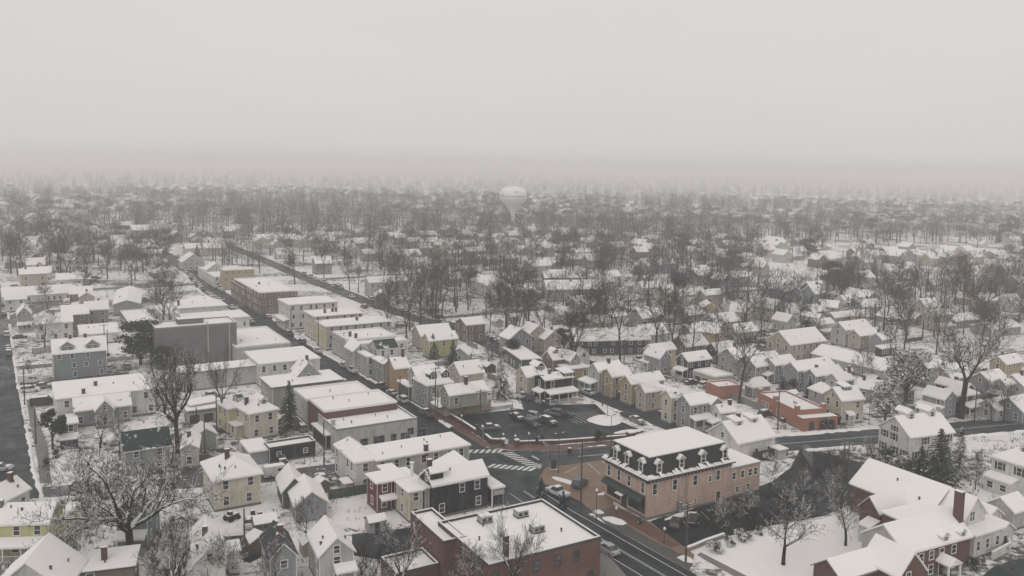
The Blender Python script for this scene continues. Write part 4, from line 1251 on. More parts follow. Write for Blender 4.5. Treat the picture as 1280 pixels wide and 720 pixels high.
q3 = G((1020, 471), (1049.5, 463.5), (1014, 461), 5.4, a=GRID, wall='siding_grey')
B('house', 'house', 'grey house with snowy lean-to roof between wide grey and cream houses', [q3], key='the grey lean-to house', near=False, porch=[(0, 0, .1, .8, 2, 2.7)])
q4 = G((1049, 478), (1070, 474.5), (1042, 466.5), 4.6, a=GRID, wall='siding_palegrey')
B('house', 'house', 'low pale house with brick chimney behind the cream dormer house', [q4], key='the low pale house', near=False, chim=[(0, .95, .4, 1.8)])
q5 = G((1052.3, 502), (1084, 500), (1042.5, 484), 5.9, a=GRID - 12, wall='siding_cream')
q5b = FL((1028, 492.5), (1044, 490), 6, 5.4, a=GRID - 12, roof='hip', rise=2, wall='siding_palegrey')
B('house', 'house', 'cream square house with one roof dormer beside the coral house', [q5, q5b], key='the cream house with one dormer', near=False, dormers=[(0, .5, .34, 2.4, 1.0, 'shed', 'slate')], porch=[(0, 0, .2, .45, 1.4, 2.7)])
q6 = G((1167, 478.5), (1202.5, 489.5), (1173, 469.8), 5.4, a=GRID - 90, wall='siding_darkred')
q6b = FL((1204, 496), (1228, 492), 7, 5.2, a=GRID, roof='hip', rise=1.8, wall='siding_charcoal')
B('house', 'house', 'dark red house with white columned porch behind a great forked tree', [q6, q6b], key='the dark red porch house', near=False, porch=[(1, 0, -.05, 1.1, 2.4, 2.9)])
q7 = G((1150.5, 492.3), (1176, 501.5), (1157, 480.5), 5.0, a=GRID - 90, wall='siding_grey')
B('house', 'house', 'grey gabled house with long glazed side porch', [q7], key='the grey glazed porch house', near=False, porch=[(0, 0, -.05, 1.0, 2.4, 2.7, {'closed': 'siding_beige'})])
q8 = G((1258.5, 482), (1276, 479), (1247, 473.5), 5.2, a=GRID, wall='siding_gray_green', snow='roof_snow_patchy')
B('house', 'house', 'grey green gabled house with front porch roof near the forked tree', [q8], key='the grey green gabled house', near=False, porch=[(0, 3, -.1, 1, 2.2, 2.7)])
q9 = G((1258.5, 456), (1281, 452), (1250, 444.5), 5.4, a=GRID, wall='siding_tan')
B('house', 'house', 'tan house with patchy white roof at the hazy edge', [q9], key='the tan edge house', near=False)
q10 = G((1160, 460.5), (1183, 456.5), (1153, 447.5), 6.0, a=GRID, wall='siding_green', snow='roof_snow_patchy')
B('house', 'house', 'dark green gabled house behind a snowy evergreen', [q10], key='the dark green gabled house', near=False)
for (args, wall, snow, lab, key) in [
    ((1276, 466, 9, 8, GRID, 4.5), 'siding_palegrey', 'roof_snow', 'pale house with clean roof behind the grey green gabled house', 'the pale clean roofed house'),
    ((1237, 463, 9, 8, GRID, 4.2), 'siding_grey', 'roof_snow_patchy', 'low grey house with blotchy roof behind the forked tree', 'the blotchy roofed grey house'),
    ((1186, 456, 8, 8, GRID, 4.6), 'siding_beige', 'roof_snow', 'beige gabled house wedged behind the dark red porch house', 'the wedged beige house'),
    ((1244, 497, 8, 6, GRID, 2.8), 'siding_palegrey', 'roof_snow', 'low white garage by the far crossing street', 'the low white garage'),
    ((1273, 494, 9, 8, GRID, 3.2), 'siding_bluegrey', 'roof_snow', 'low blue grey house by the far crossing street', 'the low blue grey house'),
    ((1090, 474, 7, 6, GRID - 60, 3.4), 'siding_grey', 'roof_snow', 'steep little grey house behind the grey green evergreen', 'the steep little grey house'),
    ((1120, 474, 8, 7, GRID, 3.2), 'siding_beige', 'roof_snow', 'low beige cottage beside the snowy evergreen', 'the low beige cottage'),
    ((951, 441, 12, 8, GRID, 5), 'siding_grey', 'roof_snow', 'grey house with broad roof behind the leaning tree', 'the grey house behind the leaning tree'),
    ((925, 433, 11, 8, GRID, 5), 'siding_palegrey', 'roof_snow', 'pale house with dull white roof behind the coral garage', 'the pale house behind the coral garage'),
    ((862, 418, 10, 8, GRID, 5.5), 'siding_brown', 'roof_snow', 'brown house with bright roof behind the charcoal house', 'the brown house behind the charcoal one'),
    ((903, 427, 10, 7, GRID, 4), 'siding_charcoal', 'roof_snow_patchy', 'low dark house with scoured roof near the charcoal house', 'the scoured low dark house'),
    ((890, 403, 8, 8, GRID - 60, 6), 'siding_tan', 'roof_snow', 'tall tan gabled house among thin trees', 'the tall tan gabled house'),
    ((866, 404, 8, 7, GRID, 4.5), 'siding_grey', 'roof_snow', 'grey cottage beside the tall tan gabled house', 'the grey cottage'),
    ((902, 391, 13, 8, GRID, 4), 'siding_grey', 'roof_snow', 'long low grey house with vertical roof streaks', 'the long low grey house'),
    ((925, 404, 12, 7, GRID, 4.2), 'siding_beige', 'roof_snow_patchy', 'long beige bungalow beyond the tan gabled house', 'the long beige bungalow'),
    ((862, 382, 10, 8, GRID, 4.5), 'siding_grey', 'roof_snow', 'grey house with clean square roof in the hazy trees', 'the clean square roofed house'),
    ((885, 376, 9, 9, GRID + 60, 5), 'siding_tan', 'roof_snow', 'tan house with stepped roofs on the hazy slope', 'the tan stepped house'),
    ((928, 378, 9, 9, GRID - 55, 5), 'siding_beige', 'roof_snow', 'beige gabled house on the hazy slope', 'the beige house on the hazy slope'),
    ((812, 405, 11, 8, GRID, 5), 'siding_palegrey', 'roof_snow', 'pale house glimpsed between two thick trunks', 'the pale house between trunks'),
    ((1017, 380, 9, 7, GRID, 5), 'siding_grey', 'roof_snow', 'grey house with small bright roof in thin trees', 'the grey house in thin trees'),
    ((1037, 375, 8, 7, GRID - 60, 5), 'siding_beige', 'roof_snow', 'beige gable end house beyond the cream porch house', 'the beige gable end house'),
    ((1052, 389, 14, 5, GRID, 3), 'siding_grey', 'roof_snow', 'long low garage roof beyond the pale grey gabled house', 'the long low garage roof'),
    ((1075, 387, 7, 6, GRID - 50, 4), 'siding_tan', 'roof_snow', 'tan gabled cottage below the large white roof', 'the tan gabled cottage'),
    ((667, 404, 7, 9, GRID + 90, 6), 'siding_beige', 'roof_snow', 'pale gable fronted house behind the back street', 'the pale gable fronted house'),
    ((645, 408, 7, 9, GRID + 90, 6), 'siding_grey', 'roof_snow', 'grey gable fronted house by the back street', 'the grey gable fronted house'),
    ((686, 412, 6, 7, GRID + 90, 5), 'siding_beige', 'roof_snow', 'small beige gable fronted house by the back street', 'the small beige gable fronted house'),
    ((762, 410, 26, 9, GRID - 20, 5), 'siding_charcoal', 'roof_snow_patchy', 'long dark hall behind a row of thin trees', 'the long dark hall'),
    ((715, 350, 26, 10, GRID - 20, 5.5), 'siding_grey', 'roof_snow', 'long grey house with gleaming roof in the hazy wood', 'the long gleaming roof'),
    ((702, 339, 20, 8, GRID - 20, 4), 'siding_brown', 'roof_snow', 'long brown house behind the gleaming roof', 'the long brown house'),
    ((745, 317, 14, 10, GRID - 20, 5), 'siding_grey', 'roof_snow', 'square grey hall among the hazy trees', 'the square grey hall'),
    ((712, 317, 20, 8, GRID - 20, 4), 'siding_grey', 'roof_snow', 'low long house with two white roof strips in haze', 'the low strip roofed house')]:
    B('house', 'house', lab, [AP(*args, wall=wall, snow=snow)], key=key, near=False)

# right hand edge
z1 = G((1138, 548), (1195.5, 541), (1122, 520), 5.7, wall='siding_white', a=20.5)
B('house', 'house', 'white colonial house with two arched dormers and dark shutters', [z1], key='the white colonial house', near=True, wstyle='shutter', dormers=[(0, .30, .40, 1.9, 1.3, 'gable'), (0, .76, .40, 1.9, 1.3, 'gable')], chim=[(0, .97, .5, 1.0, 'plain_palegrey')])
z2 = FL((1237, 570.3), (1290, 586), 10, 6.3, a=GRID - 90, roof='hip', rise=2.6, wall='siding_white')
B('house', 'house', 'white hip roofed house with glazed side porch at the edge', [z2], key='the white hip roofed house', near=True, wstyle='shutter', porch=[(0, 0, .0, .70, 2.4, 2.9, {'closed': 'siding_white'})], dormers=[(0, .62, .28, 1.4, 1.0, 'gable')])
z3 = G((1269, 642.5), (1292, 635), (1250, 621.5), 3.4, a=GRID, wall='siding_palegrey', win=False)
B('garage', 'garage', 'pale gabled garage below the white hip roofed house', [z3], key='the pale gabled garage', near=True)

# church: hall, brick wings and white annexes as one building
c_a = G((1060, 604.5), (1103, 643), (1081, 571), 5.0, a=GRID - 90, wall='brick_red', fascia='grey_trim', win=False)
c_a.W = c_a.W * 1.35
c_g = FG((1071, 633), (1100, 645), (1087, 621), 4.8, 11, a=GRID - 90, wall='brick_red', fascia='grey_trim', win=False)
c_b = G((1132, 694), (1219.5, 671.5), (1104.4, 655.4), 5.0, a=GRID - 4, wall='brick_red', fascia='white_trim', win={
    0: [(1.3, 3.0, .9, 1.3), (3.6, 3.0, .9, 1.3), (5.9, 3.0, .9, 1.3), (8.2, 3.0, .9, 1.3), (11.0, 3.0, .9, 1.3), (1.3, .7, .9, 1.4), (3.6, .7, .9, 1.4), (5.9, .7, .9, 1.4), (10.8, .7, .9, 1.4), (8.3, .1, 1.1, 2.1, 'door')], 3: []})
c_c = FG((1206, 652), (1238, 643), (1220.4, 622), 5.4, (1192, 601), a=GRID, wall='siding_white', win={0: [(2.2, 4.9, 1.2, 1.5, 'double')]})
c_d = FL((1038 + 13, 727), (1128, 710), 11, 3.4, a=GRID - 2, roof='gable', rise=3.8, wall='brick_red', fascia='grey_trim', win=False)
c_d = G((1052, 727), (1126, 709), (1037, 698), 3.6, a=GRID - 2, wall='brick_red', fascia='grey_trim', win=False)
c_e = FG((1124, 724), (1158, 712), (1145, 691), 4.0, 7, a=GRID - 4, wall='brick_red', fascia='white_trim', win={0: [(2.0, 3.0, .9, 1.4)]})
c_f = FL((1219.8, 671), (1254.5, 657.8), 5.5, 4.1, a=GRID - 2, roof='slab', wall='siding_white', win={0: [(1.0, 1.4, .8, 1.5), (3.4, 1.4, .8, 1.5), (6.0, 1.4, .8, 1.5)]})
c_h = FG((1252, 666), (1269, 660), (1260.5, 653.5), 3.0, 5, a=GRID - 4, wall='siding_white', win={0: [(1.25, .1, 1.0, 2.0, 'door')]})
c_i = FG((1236, 648), (1256, 643), (1247.5, 635), 3.2, 6, a=GRID - 6, wall='siding_white', win=False)
c_j = FL((1124, 650), (1206, 634), (1150, 627), 6.3, a=GRID - 4, roof='slab', wall='brick_red', win=False)
def portico(root, L, blocks):
    b = blocks[2]
    def lp(u, v, z):
        q = L(b.w(u, v)); return (q.x, q.y, z)
    x0 = 8.65; w = 1.3
    r = MB()
    r.slab([lp(x0 - w - .2, -2.2, 2.6), lp(x0, -2.2, 3.5), lp(x0, .3, 3.5), lp(x0 - w - .2, .3, 2.6)][::-1], .1, 'white_trim')
    r.slab([lp(x0 - w - .15, -2.15, 2.78), lp(x0, -2.15, 3.68), lp(x0, .3, 3.68), lp(x0 - w - .15, .3, 2.78)][::-1], .16, 'roof_snow', bottom=False)
    r.slab([lp(x0, -2.2, 3.5), lp(x0 + w + .2, -2.2, 2.6), lp(x0 + w + .2, .3, 2.6), lp(x0, .3, 3.5)][::-1], .1, 'white_trim')
    r.slab([lp(x0, -2.15, 3.68), lp(x0 + w + .15, -2.15, 2.78), lp(x0 + w + .15, .3, 2.78), lp(x0, .3, 3.68)][::-1], .16, 'roof_snow', bottom=False)
    r.build('portico_roof', root)
    gf = MB(); gf.poly([lp(x0 - w, -2.1, 2.55), lp(x0 + w, -2.1, 2.55), lp(x0, -2.1, 3.42)], 'white_trim'); gf.build('pediment', root)
    for s in (-1, 1):
        p = MB(); p.box(x0 + s * w - .12, x0 + s * w + .12, -2.0, -1.76, .1, 2.55, 'white_trim', lp); p.build('post', root)
    f = MB(); f.box(x0 - w - .2, x0 + w + .2, -2.2, -.05, 0, .16, 'plain_concrete', lp); f.build('porch_floor', root)
    gw = MB(); gw.poly([lp(.31, b.D - .3, .4), lp(.31, .3, .4), lp(.31, .3, b.h), lp(.31, b.D / 2, b.h + b.rise - .2), lp(.31, b.D - .3, b.h)], 'plain_palegrey'); gw.build('gable_wall', root)
    e = MB()   # white entry bay on the hall's street side
    h = blocks[1]
    def hp(u, v, z):
        q = L(h.w(u, v)); return (q.x, q.y, z)
    e.box(h.W * .5, h.W * .95, -2.2, .3, 0, 3.0, 'siding_white', hp); e.build('entry_bay', root)
    er = MB(); er.slab([hp(h.W * .5 - .2, -2.4, 3.2), hp(h.W * .95 + .2, -2.4, 3.2), hp(h.W * .95 + .2, .3, 3.9), hp(h.W * .5 - .2, .3, 3.9)], .25, 'roof_snow'); er.build('entry_roof', root)
B('church', 'church', 'red brick church hall with huge plain snowy roofs and white annexes', [c_a, c_g, c_b, c_c, c_d, c_e, c_f, c_h, c_i, c_j], key='the brick church hall', near=True,
  chim=[(2, .965, .30, 4.6, 'brick_red')], dormers=[(2, .60, .04, 1.5, .9, 'gable', 'siding_white'), (2, .86, .04, 1.3, .8, 'gable', 'siding_white')], extra=portico)
print('buildings', len(BUILT))
for bl, key, c, root in BUILT:
    for b in bl:
        if b.W > 28 or b.W < 4 or b.D > 22 or b.D < 4: print('  dims', key, round(b.W, 1), round(b.D, 1), round(b.rise, 1), 'a', round(b.a, 1))
# ------------------------------------------------------------------ streets and ground
def V2(p): return Vector((p[0], p[1]))
def struct(name, mb):
    o = mb.build(name); o['kind'] = 'structure'; return o
g = MB()
xs = [-6400, -1500, -400, -150, 0, 150, 400, 1500, 6400]; ys = [-600, 0, 100, 250, 500, 1200, 4000, 12300]
for i in range(len(xs) - 1):
    for j in range(len(ys) - 1):
        g.poly([(xs[i], ys[j], 0), (xs[i + 1], ys[j], 0), (xs[i + 1], ys[j + 1], 0), (xs[i], ys[j + 1], 0)], 'ground')
struct('ground', g)

def offset_line(pts, d):
    pts = [V2(p) for p in pts]; out = []
    for i, p in enumerate(pts):
        a = pts[max(0, i - 1)]; b = pts[min(len(pts) - 1, i + 1)]
        t = (b - a).normalized()
        out.append(p + Vector((t.y, -t.x)) * d)          # positive = to the right of travel
    return out
def densify(pts, step=4.0):
    out = []
    for a, b in zip(pts, pts[1:]):
        a, b = V2(a), V2(b); n = max(1, int((b - a).length / step))
        out += [a + (b - a) * (i / n) for i in range(n)]
    return out + [V2(pts[-1])]
def strip(mb, pts, d0, d1, z, mat, thick=0):
    A, Bq = offset_line(pts, d0), offset_line(pts, d1)
    for i in range(len(pts) - 1):
        q = [(Bq[i].x, Bq[i].y, z), (Bq[i + 1].x, Bq[i + 1].y, z), (A[i + 1].x, A[i + 1].y, z), (A[i].x, A[i].y, z)]
        if (V2(q[1]) - V2(q[0])).cross(V2(q[2]) - V2(q[0])) < 0: q = q[::-1]
        if thick: mb.slab(q, thick, mat, 'sidewalk', bottom=False)
        else: mb.poly(q, mat)
ROADS = []
def road(name, pts, width, mat='asphalt', walk=0, z=.012, walkmat='sidewalk', line=False, berm=True):
    pts = densify(pts)
    ROADS.append((pts, width / 2 + walk))
    r = MB(); strip(r, pts, -width / 2, width / 2, z, mat); struct(name, r)
    if walk:
        for s in (-1, 1):
            w = MB(); a, b_ = sorted((s * (width / 2 + .05), s * (width / 2 + walk)))
            strip(w, pts, a, b_, .13, walkmat, .14); struct('sidewalk', w)
    return pts
main_pts = [(36, 103), (22.8, 124), (8.2, 146), (0, 160), (-8.5, 177), (-20, 196), (-42, 232), (-57, 256), (-78, 289), (-104, 339), (-138, 392), (-164, 444), (-202, 512), (-300, 660), (-520, 960)]
MAIN = road('main_street', main_pts, 11.0, 'asphalt_clean')
CROSS = road('cross_street', [(-2, 172), (10, 175.3), (24, 179.6), (40, 184.2), (60, 187), (76, 191.6), (90, 195.5), (112, 202), (142, 211), (240, 242)], 9.4, z=.016)
ALLEY = road('side_street', [(-112, 145), (-98, 148.6), (-84, 152.4), (-66, 157), (-48, 161.8), (-36, 166), (-26, 170.5), (-12, 176.5)], 6.4, z=.020, mat='asphalt_slush')
LEFT = road('wide_street', [(-88, 141), (-92, 148), (-99.5, 159), (-108, 173), (-130, 208), (-150, 240), (-194, 312), (-262, 420), (-360, 580)], 14, 'asphalt_clean', z=.024)
RIGHT = road('back_street', [(46, 189), (44, 193), (36, 206), (28, 220), (21, 231.5), (11.5, 248), (-12, 300), (-54, 357), (-104, 437), (-152, 520), (-260, 700)], 8.8, z=.028)
for nm, pts, wd in (('lane', [(60, 188), (40, 222), (12, 268), (-30, 335)], 4.5), ('lane', [(142, 211), (118, 250), (80, 312), (40, 378), (-10, 460)], 6), ('lane', [(12, 268), (50, 290), (90, 316), (160, 358)], 5),
                    ('lane', [(-30, 335), (30, 372), (120, 425), (240, 498)], 6), ('lane', [(-130, 208), (-190, 172), (-260, 130)], 6), ('lane', [(-150, 240), (-100, 268), (-70, 286)], 5), ('lane', [(-194, 312), (-150, 338), (-104, 362)], 6),
                    ('lane', [(-104, 437), (-40, 475), (80, 545), (220, 630)], 6), ('railway', [(-300, 330), (-230, 372), (-150, 418)], 8)):
    road(nm, pts, wd, 'asphalt_slush', z=.032)
def patch(name, px, mat, z):
    m = MB(); pts = [P(*p) for p in px]
    a = sum(pts[i].x * pts[(i + 1) % len(pts)].y - pts[(i + 1) % len(pts)].x * pts[i].y for i in range(len(pts)))
    if a < 0: pts = pts[::-1]
    m.poly([(p.x, p.y, z) for p in pts], mat); return struct(name, m)
LOT = [(565, 521), (600, 546), (612, 555), (632, 556), (690, 556), (784, 547), (806, 540), (760, 520), (744, 505), (702, 506), (640, 512)]
patch('parking_lot', LOT, 'asphalt_lot', .036)
patch('driveway', [(655, 512), (702, 505.5), (722, 498), (690, 503), (660, 500), (650, 498)], 'asphalt', .040)
patch('parking_lot', [(812, 652), (857, 686), (880, 678), (960, 658), (1030, 645), (1084, 622), (1076, 578), (1030, 566), (1000, 562), (988, 585), (965, 602), (955, 606)], 'asphalt_wet', .040)
patch('parking_lot', [(440, 668), (535, 657), (560, 712), (500, 704), (440, 694)], 'asphalt_clean', .040)
patch('driveway', [(279, 671), (331, 667), (340, 690), (312, 704), (284, 692)], 'asphalt_clean', .040)
patch('driveway', [(1226, 722), (1240, 710), (1262, 701), (1300, 694), (1300, 740), (1220, 740)], 'asphalt_clean', .040)
patch('driveway', [(226, 588), (260, 578), (262, 598), (226, 605)], 'asphalt_slush', .040)
patch('parking_lot', [(330, 575), (398, 566), (408, 580), (345, 590)], 'snow_pile', .044)
patch('railway_yard', [(0, 402), (40, 380), (100, 352), (130, 345), (90, 372), (30, 400), (0, 420)], 'asphalt_slush', .044)
# pavements: real steps of 12 cm
def plat(name, px, mat, h=.12):
    m = MB(); pts = [P(*p) for p in px]
    a = sum(pts[i].x * pts[(i + 1) % len(pts)].y - pts[(i + 1) % len(pts)].x * pts[i].y for i in range(len(pts)))
    if a < 0: pts = pts[::-1]
    m.slab([(p.x, p.y, h) for p in pts], h + .05, mat, 'sidewalk', bottom=False); return struct(name, m)
plat('brick_pavement', [(673, 601), (681, 585.5), (762, 574.5), (770, 600), (766, 631), (812, 653), (868, 694), (861, 712), (790, 672), (760, 656), (742, 640), (726, 628)], 'brick_paving')
plat('brick_walk', [(766, 633), (811, 654), (850, 682), (838, 686), (800, 664), (775, 650), (752, 640)], 'brick_walk', .128)
plat('brick_pavement', [(603, 558), (570, 538), (555, 528), (540, 517), (532, 512), (541, 508), (560, 520.5), (597, 546), (612, 555.5), (632, 557), (700, 557), (788, 549.5), (800, 556), (700, 564.5), (640, 563), (620, 560)], 'brick_walk')
plat('sidewalk', [(752, 688), (765, 700), (800, 740), (770, 740), (745, 715)], 'sidewalk')
plat('sidewalk', [(40, 500), (46, 520), (60, 560), (64, 604), (50, 604), (47, 575), (38, 530), (33, 500)], 'sidewalk')
plat('sidewalk', [(871, 694), (876, 691), (936, 722), (926, 725)], 'sidewalk', .10)
patch('crossing', [(598, 561), (640, 563.5), (690, 565), (684, 584), (673, 601), (727, 628), (742, 641), (700, 650), (640, 610), (600, 582)], 'asphalt_clean', .034)
plat('sidewalk', [(742, 641.5), (760, 657), (790, 673), (861, 713), (868, 702), (812, 674), (778, 654), (752, 636)], 'walk_wet', .134)
for k, px in enumerate(([(869, 694), (905, 676), (960, 661), (1030, 648), (1088, 628), (1135, 700), (1060, 745), (930, 722)], [(412, 627), (460, 618), (505, 628), (522, 652), (450, 664), (418, 655)], [(597, 513), (641, 510), (655, 512), (646, 500), (617, 494)], [(265, 640), (335, 634), (352, 655), (332, 666), (272, 668)], [(960, 345), (1240, 352), (1250, 332), (1180, 316), (980, 316), (958, 330)])):
    patch('lawn', px, 'snow_pile' if k in (1, 3) else 'roof_snow', .050)
# painted markings
mk = MB()
def zebra(a, b_, n, wid, ln):
    a, b_ = P(*a), P(*b_); d = (b_ - a); L_ = d.length; d.normalize(); nrm = Vector((-d.y, d.x, 0))
    for i in range(n):
        c = a + d * (L_ * (i + .5) / n)
        sk = d * .45
        q = [c - d * wid / 2 - nrm * ln / 2 - sk, c + d * wid / 2 - nrm * ln / 2 - sk, c + d * wid / 2 + nrm * ln / 2 + sk, c - d * wid / 2 + nrm * ln / 2 + sk]
        mk.poly([(p.x, p.y, .048) for p in q], 'road_paint')
zebra((584, 564.5), (629, 564), 6, .75, 2.2)
zebra((632, 565.5), (671, 584), 9, .6, 2.6)
zebra((611, 582), (669, 587), 8, .75, 2.3)
def line(pts, d, w=.14, z=.048, dash=0):
    strip(mk, pts, d - w / 2, d + w / 2, z, 'road_paint')
sub = [p for p in MAIN if p.y < 158]
line(sub, 3.9); line(sub, -1.9); line(sub, .9, .10); line(sub, 1.2, .10)
sub = [p for p in CROSS if p.x > 13]
line(sub, 0, .12); line(sub, .3, .12)
a, b_ = P(665, 570), P(674, 575)
strip(mk, [V2(a), V2(b_)], -.2, .2, .048, 'road_paint')
for i in range(9):                                  # bays of the parking lot and the brick lot
    t = i / 8
    p, q = P(700 + 40 * t, 516 - 2 * t), P(722 + 44 * t, 530 - 4 * t)
    strip(mk, [V2(p), V2(q)], -.06, .06, .048, 'road_paint')
for (x0, y0, x1, y1) in ((735, 580, 750, 593), (752, 577, 768, 589), (706, 592, 722, 584)):
    strip(mk, [V2(P(x0, y0)), V2(P(x1, y1))], -.07, .07, .133, 'road_paint')
for k in range(7):
    x = 838 + k * 13
    strip(mk, [V2(P(x, 652 - k * 4)), V2(P(x + 10, 664 - k * 4.5))], -.06, .06, .056, 'road_paint')
struct('road_marking', mk)

def near_road(p, e=0.0):
    for pts, hw in ROADS:
        for q in pts:
            if (q - V2(p)).length_squared < (hw + e + 1.5) ** 2: return True
    return False
# ploughed snow along the kerbs: lumpy ridges
def berm(pts, d, w=1.0, h=.35, seed=1, gap=.25):
    rng = random.Random(seed)
    pts = densify(pts, 1.2); m = MB(); C = offset_line(pts, d)
    A, E = offset_line(pts, d - w), offset_line(pts, d + w)
    hs, ws = [], []
    on = True
    for i in range(len(pts)):
        if rng.random() < .12: on = rng.random() > gap
        hs.append(h * rng.uniform(.4, 1.5) if on else 0); ws.append(rng.uniform(.5, 1.3))
    for i in range(len(pts) - 1):
        if hs[i] == 0 and hs[i + 1] == 0: continue
        def sect(k):
            c, a, e = C[k], C[k] + (A[k] - C[k]) * ws[k], C[k] + (E[k] - C[k]) * ws[k]
            m1, m2 = (c + a) / 2, (c + e) / 2
            return [(a.x, a.y, .0), (m1.x, m1.y, hs[k] * .8), (c.x, c.y, hs[k]), (m2.x, m2.y, hs[k] * .7), (e.x, e.y, .0)]
        s0, s1 = sect(i), sect(i + 1)
        for j in range(4):
            m.poly([s0[j], s0[j + 1], s1[j + 1], s1[j]], 'snow_pile')
    o = m.build('snow_bank'); o['kind'] = 'structure'
berm([p for p in LEFT], 7.3, .5, .22, 3, .5); berm(LEFT, -7.4, .6, .25, 4, .4)
berm([p for p in MAIN if p.y > 190], 5.2, .7, .3, 5, .45); berm([p for p in MAIN if p.y > 190], -5.2, .7, .3, 6, .35)
berm([p for p in MAIN if p.y < 150], 5.6, .6, .22, 7, .7)
berm([p for p in CROSS if p.x > 55], -5.2, 1.0, .4, 8, .15); berm([p for p in CROSS if p.x > 12 and p.x < 55], -5.0, .5, .2, 9, .5)
berm([p for p in CROSS if p.x > 60], 5.2, .8, .3, 10, .3)
berm([p for p in RIGHT if p.y > 200], 4.8, .5, .25, 11, .6); berm([p for p in RIGHT if p.y > 200], -4.8, .6, .3, 12, .5)
berm(ALLEY[:-8], 3.6, .7, .3, 13, .35); berm(ALLEY[:-8], -3.6, .7, .3, 14, .35)
def mound(px, py, rx, ry, h, ang, label, seed=1, name='snow_pile'):
    rng = random.Random(seed); m = MB(); n, k = 22, 6
    rad = [rng.uniform(.75, 1.2) for _ in range(n)]
    rad = [(rad[i - 1] + rad[i] * 2 + rad[(i + 1) % n]) / 4 for i in range(n)]
    rings = []
    for j in range(k + 1):
        f = 1 - j / k
        z = h * (1 - f ** 2)
        rings.append([(rx * rad[i] * f * math.cos(2 * PI * i / n), ry * rad[i] * f * math.sin(2 * PI * i / n), max(0, z + (rng.uniform(-.15, .15) * h if 0 < j else 0))) for i in range(n)])
    for j in range(k):
        for i in range(n):
            q = (i + 1) % n
            m.poly([rings[j][i], rings[j][q], rings[j + 1][q], rings[j + 1][i]], 'snow_pile')
    p = P(px, py); o = m.build(name, None, (p.x, p.y, .03), math.radians(ang), True)
    tag(o, label, 'snow pile')
mound(758, 525, 5.0, 4.0, .7, 30, 'large spread snow pile at the corner of the parking lot', 2)
mound(769, 652, 2.6, 1.3, .6, -35, 'snow pile on the pavement before the pink mansard building', 3)
mound(749, 641, 1.2, .8, .5, -35, 'small snow heap by the street lamp on the brick pavement', 4)
mound(708, 603, 4.2, .9, .5, -40, 'snow ridge dividing the brick paved forecourt', 5)
mound(760, 617, 2.6, .8, .4, 25, 'snow ridge before the green shop front', 6)
mound(857, 700, 1.8, .9, .6, -40, 'snow heap at the foot of the corner utility pole', 7)
mound(785, 540, 4.0, .9, .5, 20, 'snow ridge beside the red brick pier', 8)
mound(850, 645, 4.0, .6, .5, 30, 'snow ridge along the side wall of the pink building', 9)
mound(668, 491, 1.0, .8, .4, 25, 'snow heap behind the pickup trailer near the black porch house', 10)
# ------------------------------------------------------------------ trees
TW = {'bark_snowy': 'twig_snowy', 'bark': 'twig'}
def rand_perp(d, rng):
    a = d.orthogonal().normalized(); b = d.cross(a); t = rng.uniform(0, 2 * PI)
    return a * math.cos(t) + b * math.sin(t)

def branch(mb, p, d, L, r, lev, maxlev, rng, mat, up=.12, wig=.22, kids=(4, 4, 4, 5), spread=(.9, .85, .8, .8), lo=.25, twig=.02):
    n = 5 if lev == 0 else (4 if lev < maxlev - 1 else (3 if lev < maxlev else 2))
    segs = []
    q = p.copy(); dd = d.copy()
    end = r * .35 if lev < maxlev else twig * .5
    for i in range(n):
        dd = (dd + Vector((rng.gauss(0, wig), rng.gauss(0, wig), rng.gauss(0, wig) + up))).normalized()
        t0, t1 = i / n, (i + 1) / n
        q2 = q + dd * (L / n)
        r0, r1 = r + (end - r) * t0, r + (end - r) * t1
        mb.tube(q, q2, r0, r1, 7 if lev == 0 else (6 if lev == 1 else (4 if lev == 2 else 3)), mat if lev < 3 else TW.get(mat, mat))
        segs.append((q.copy(), q2.copy(), dd.copy(), r1))
        q = q2
    if lev >= maxlev: return
    k = kids[min(lev, len(kids) - 1)]
    for i in range(k):
        t = lo + (1 - lo) * (i + rng.random()) / k
        s = segs[min(n - 1, int(t * n))]
        f = t * n - int(t * n)
        pos = s[0] + (s[1] - s[0]) * min(1, f)
        sp = spread[min(lev, len(spread) - 1)]
        nd = (s[2] + rand_perp(s[2], rng) * sp * rng.uniform(.7, 1.4)).normalized()
        branch(mb, pos, nd, L * rng.uniform(.42, .68) * (1.15 - .45 * t), max(twig, s[3] * .62), lev + 1, maxlev, rng, mat, up, wig, kids, spread, lo, twig)
    # the leader goes on
    nd = (segs[-1][2] + rand_perp(segs[-1][2], rng) * .25).normalized()
    branch(mb, q, nd, L * .55, max(twig, end), lev + 1, maxlev, rng, mat, up, wig, kids, spread, lo, twig)

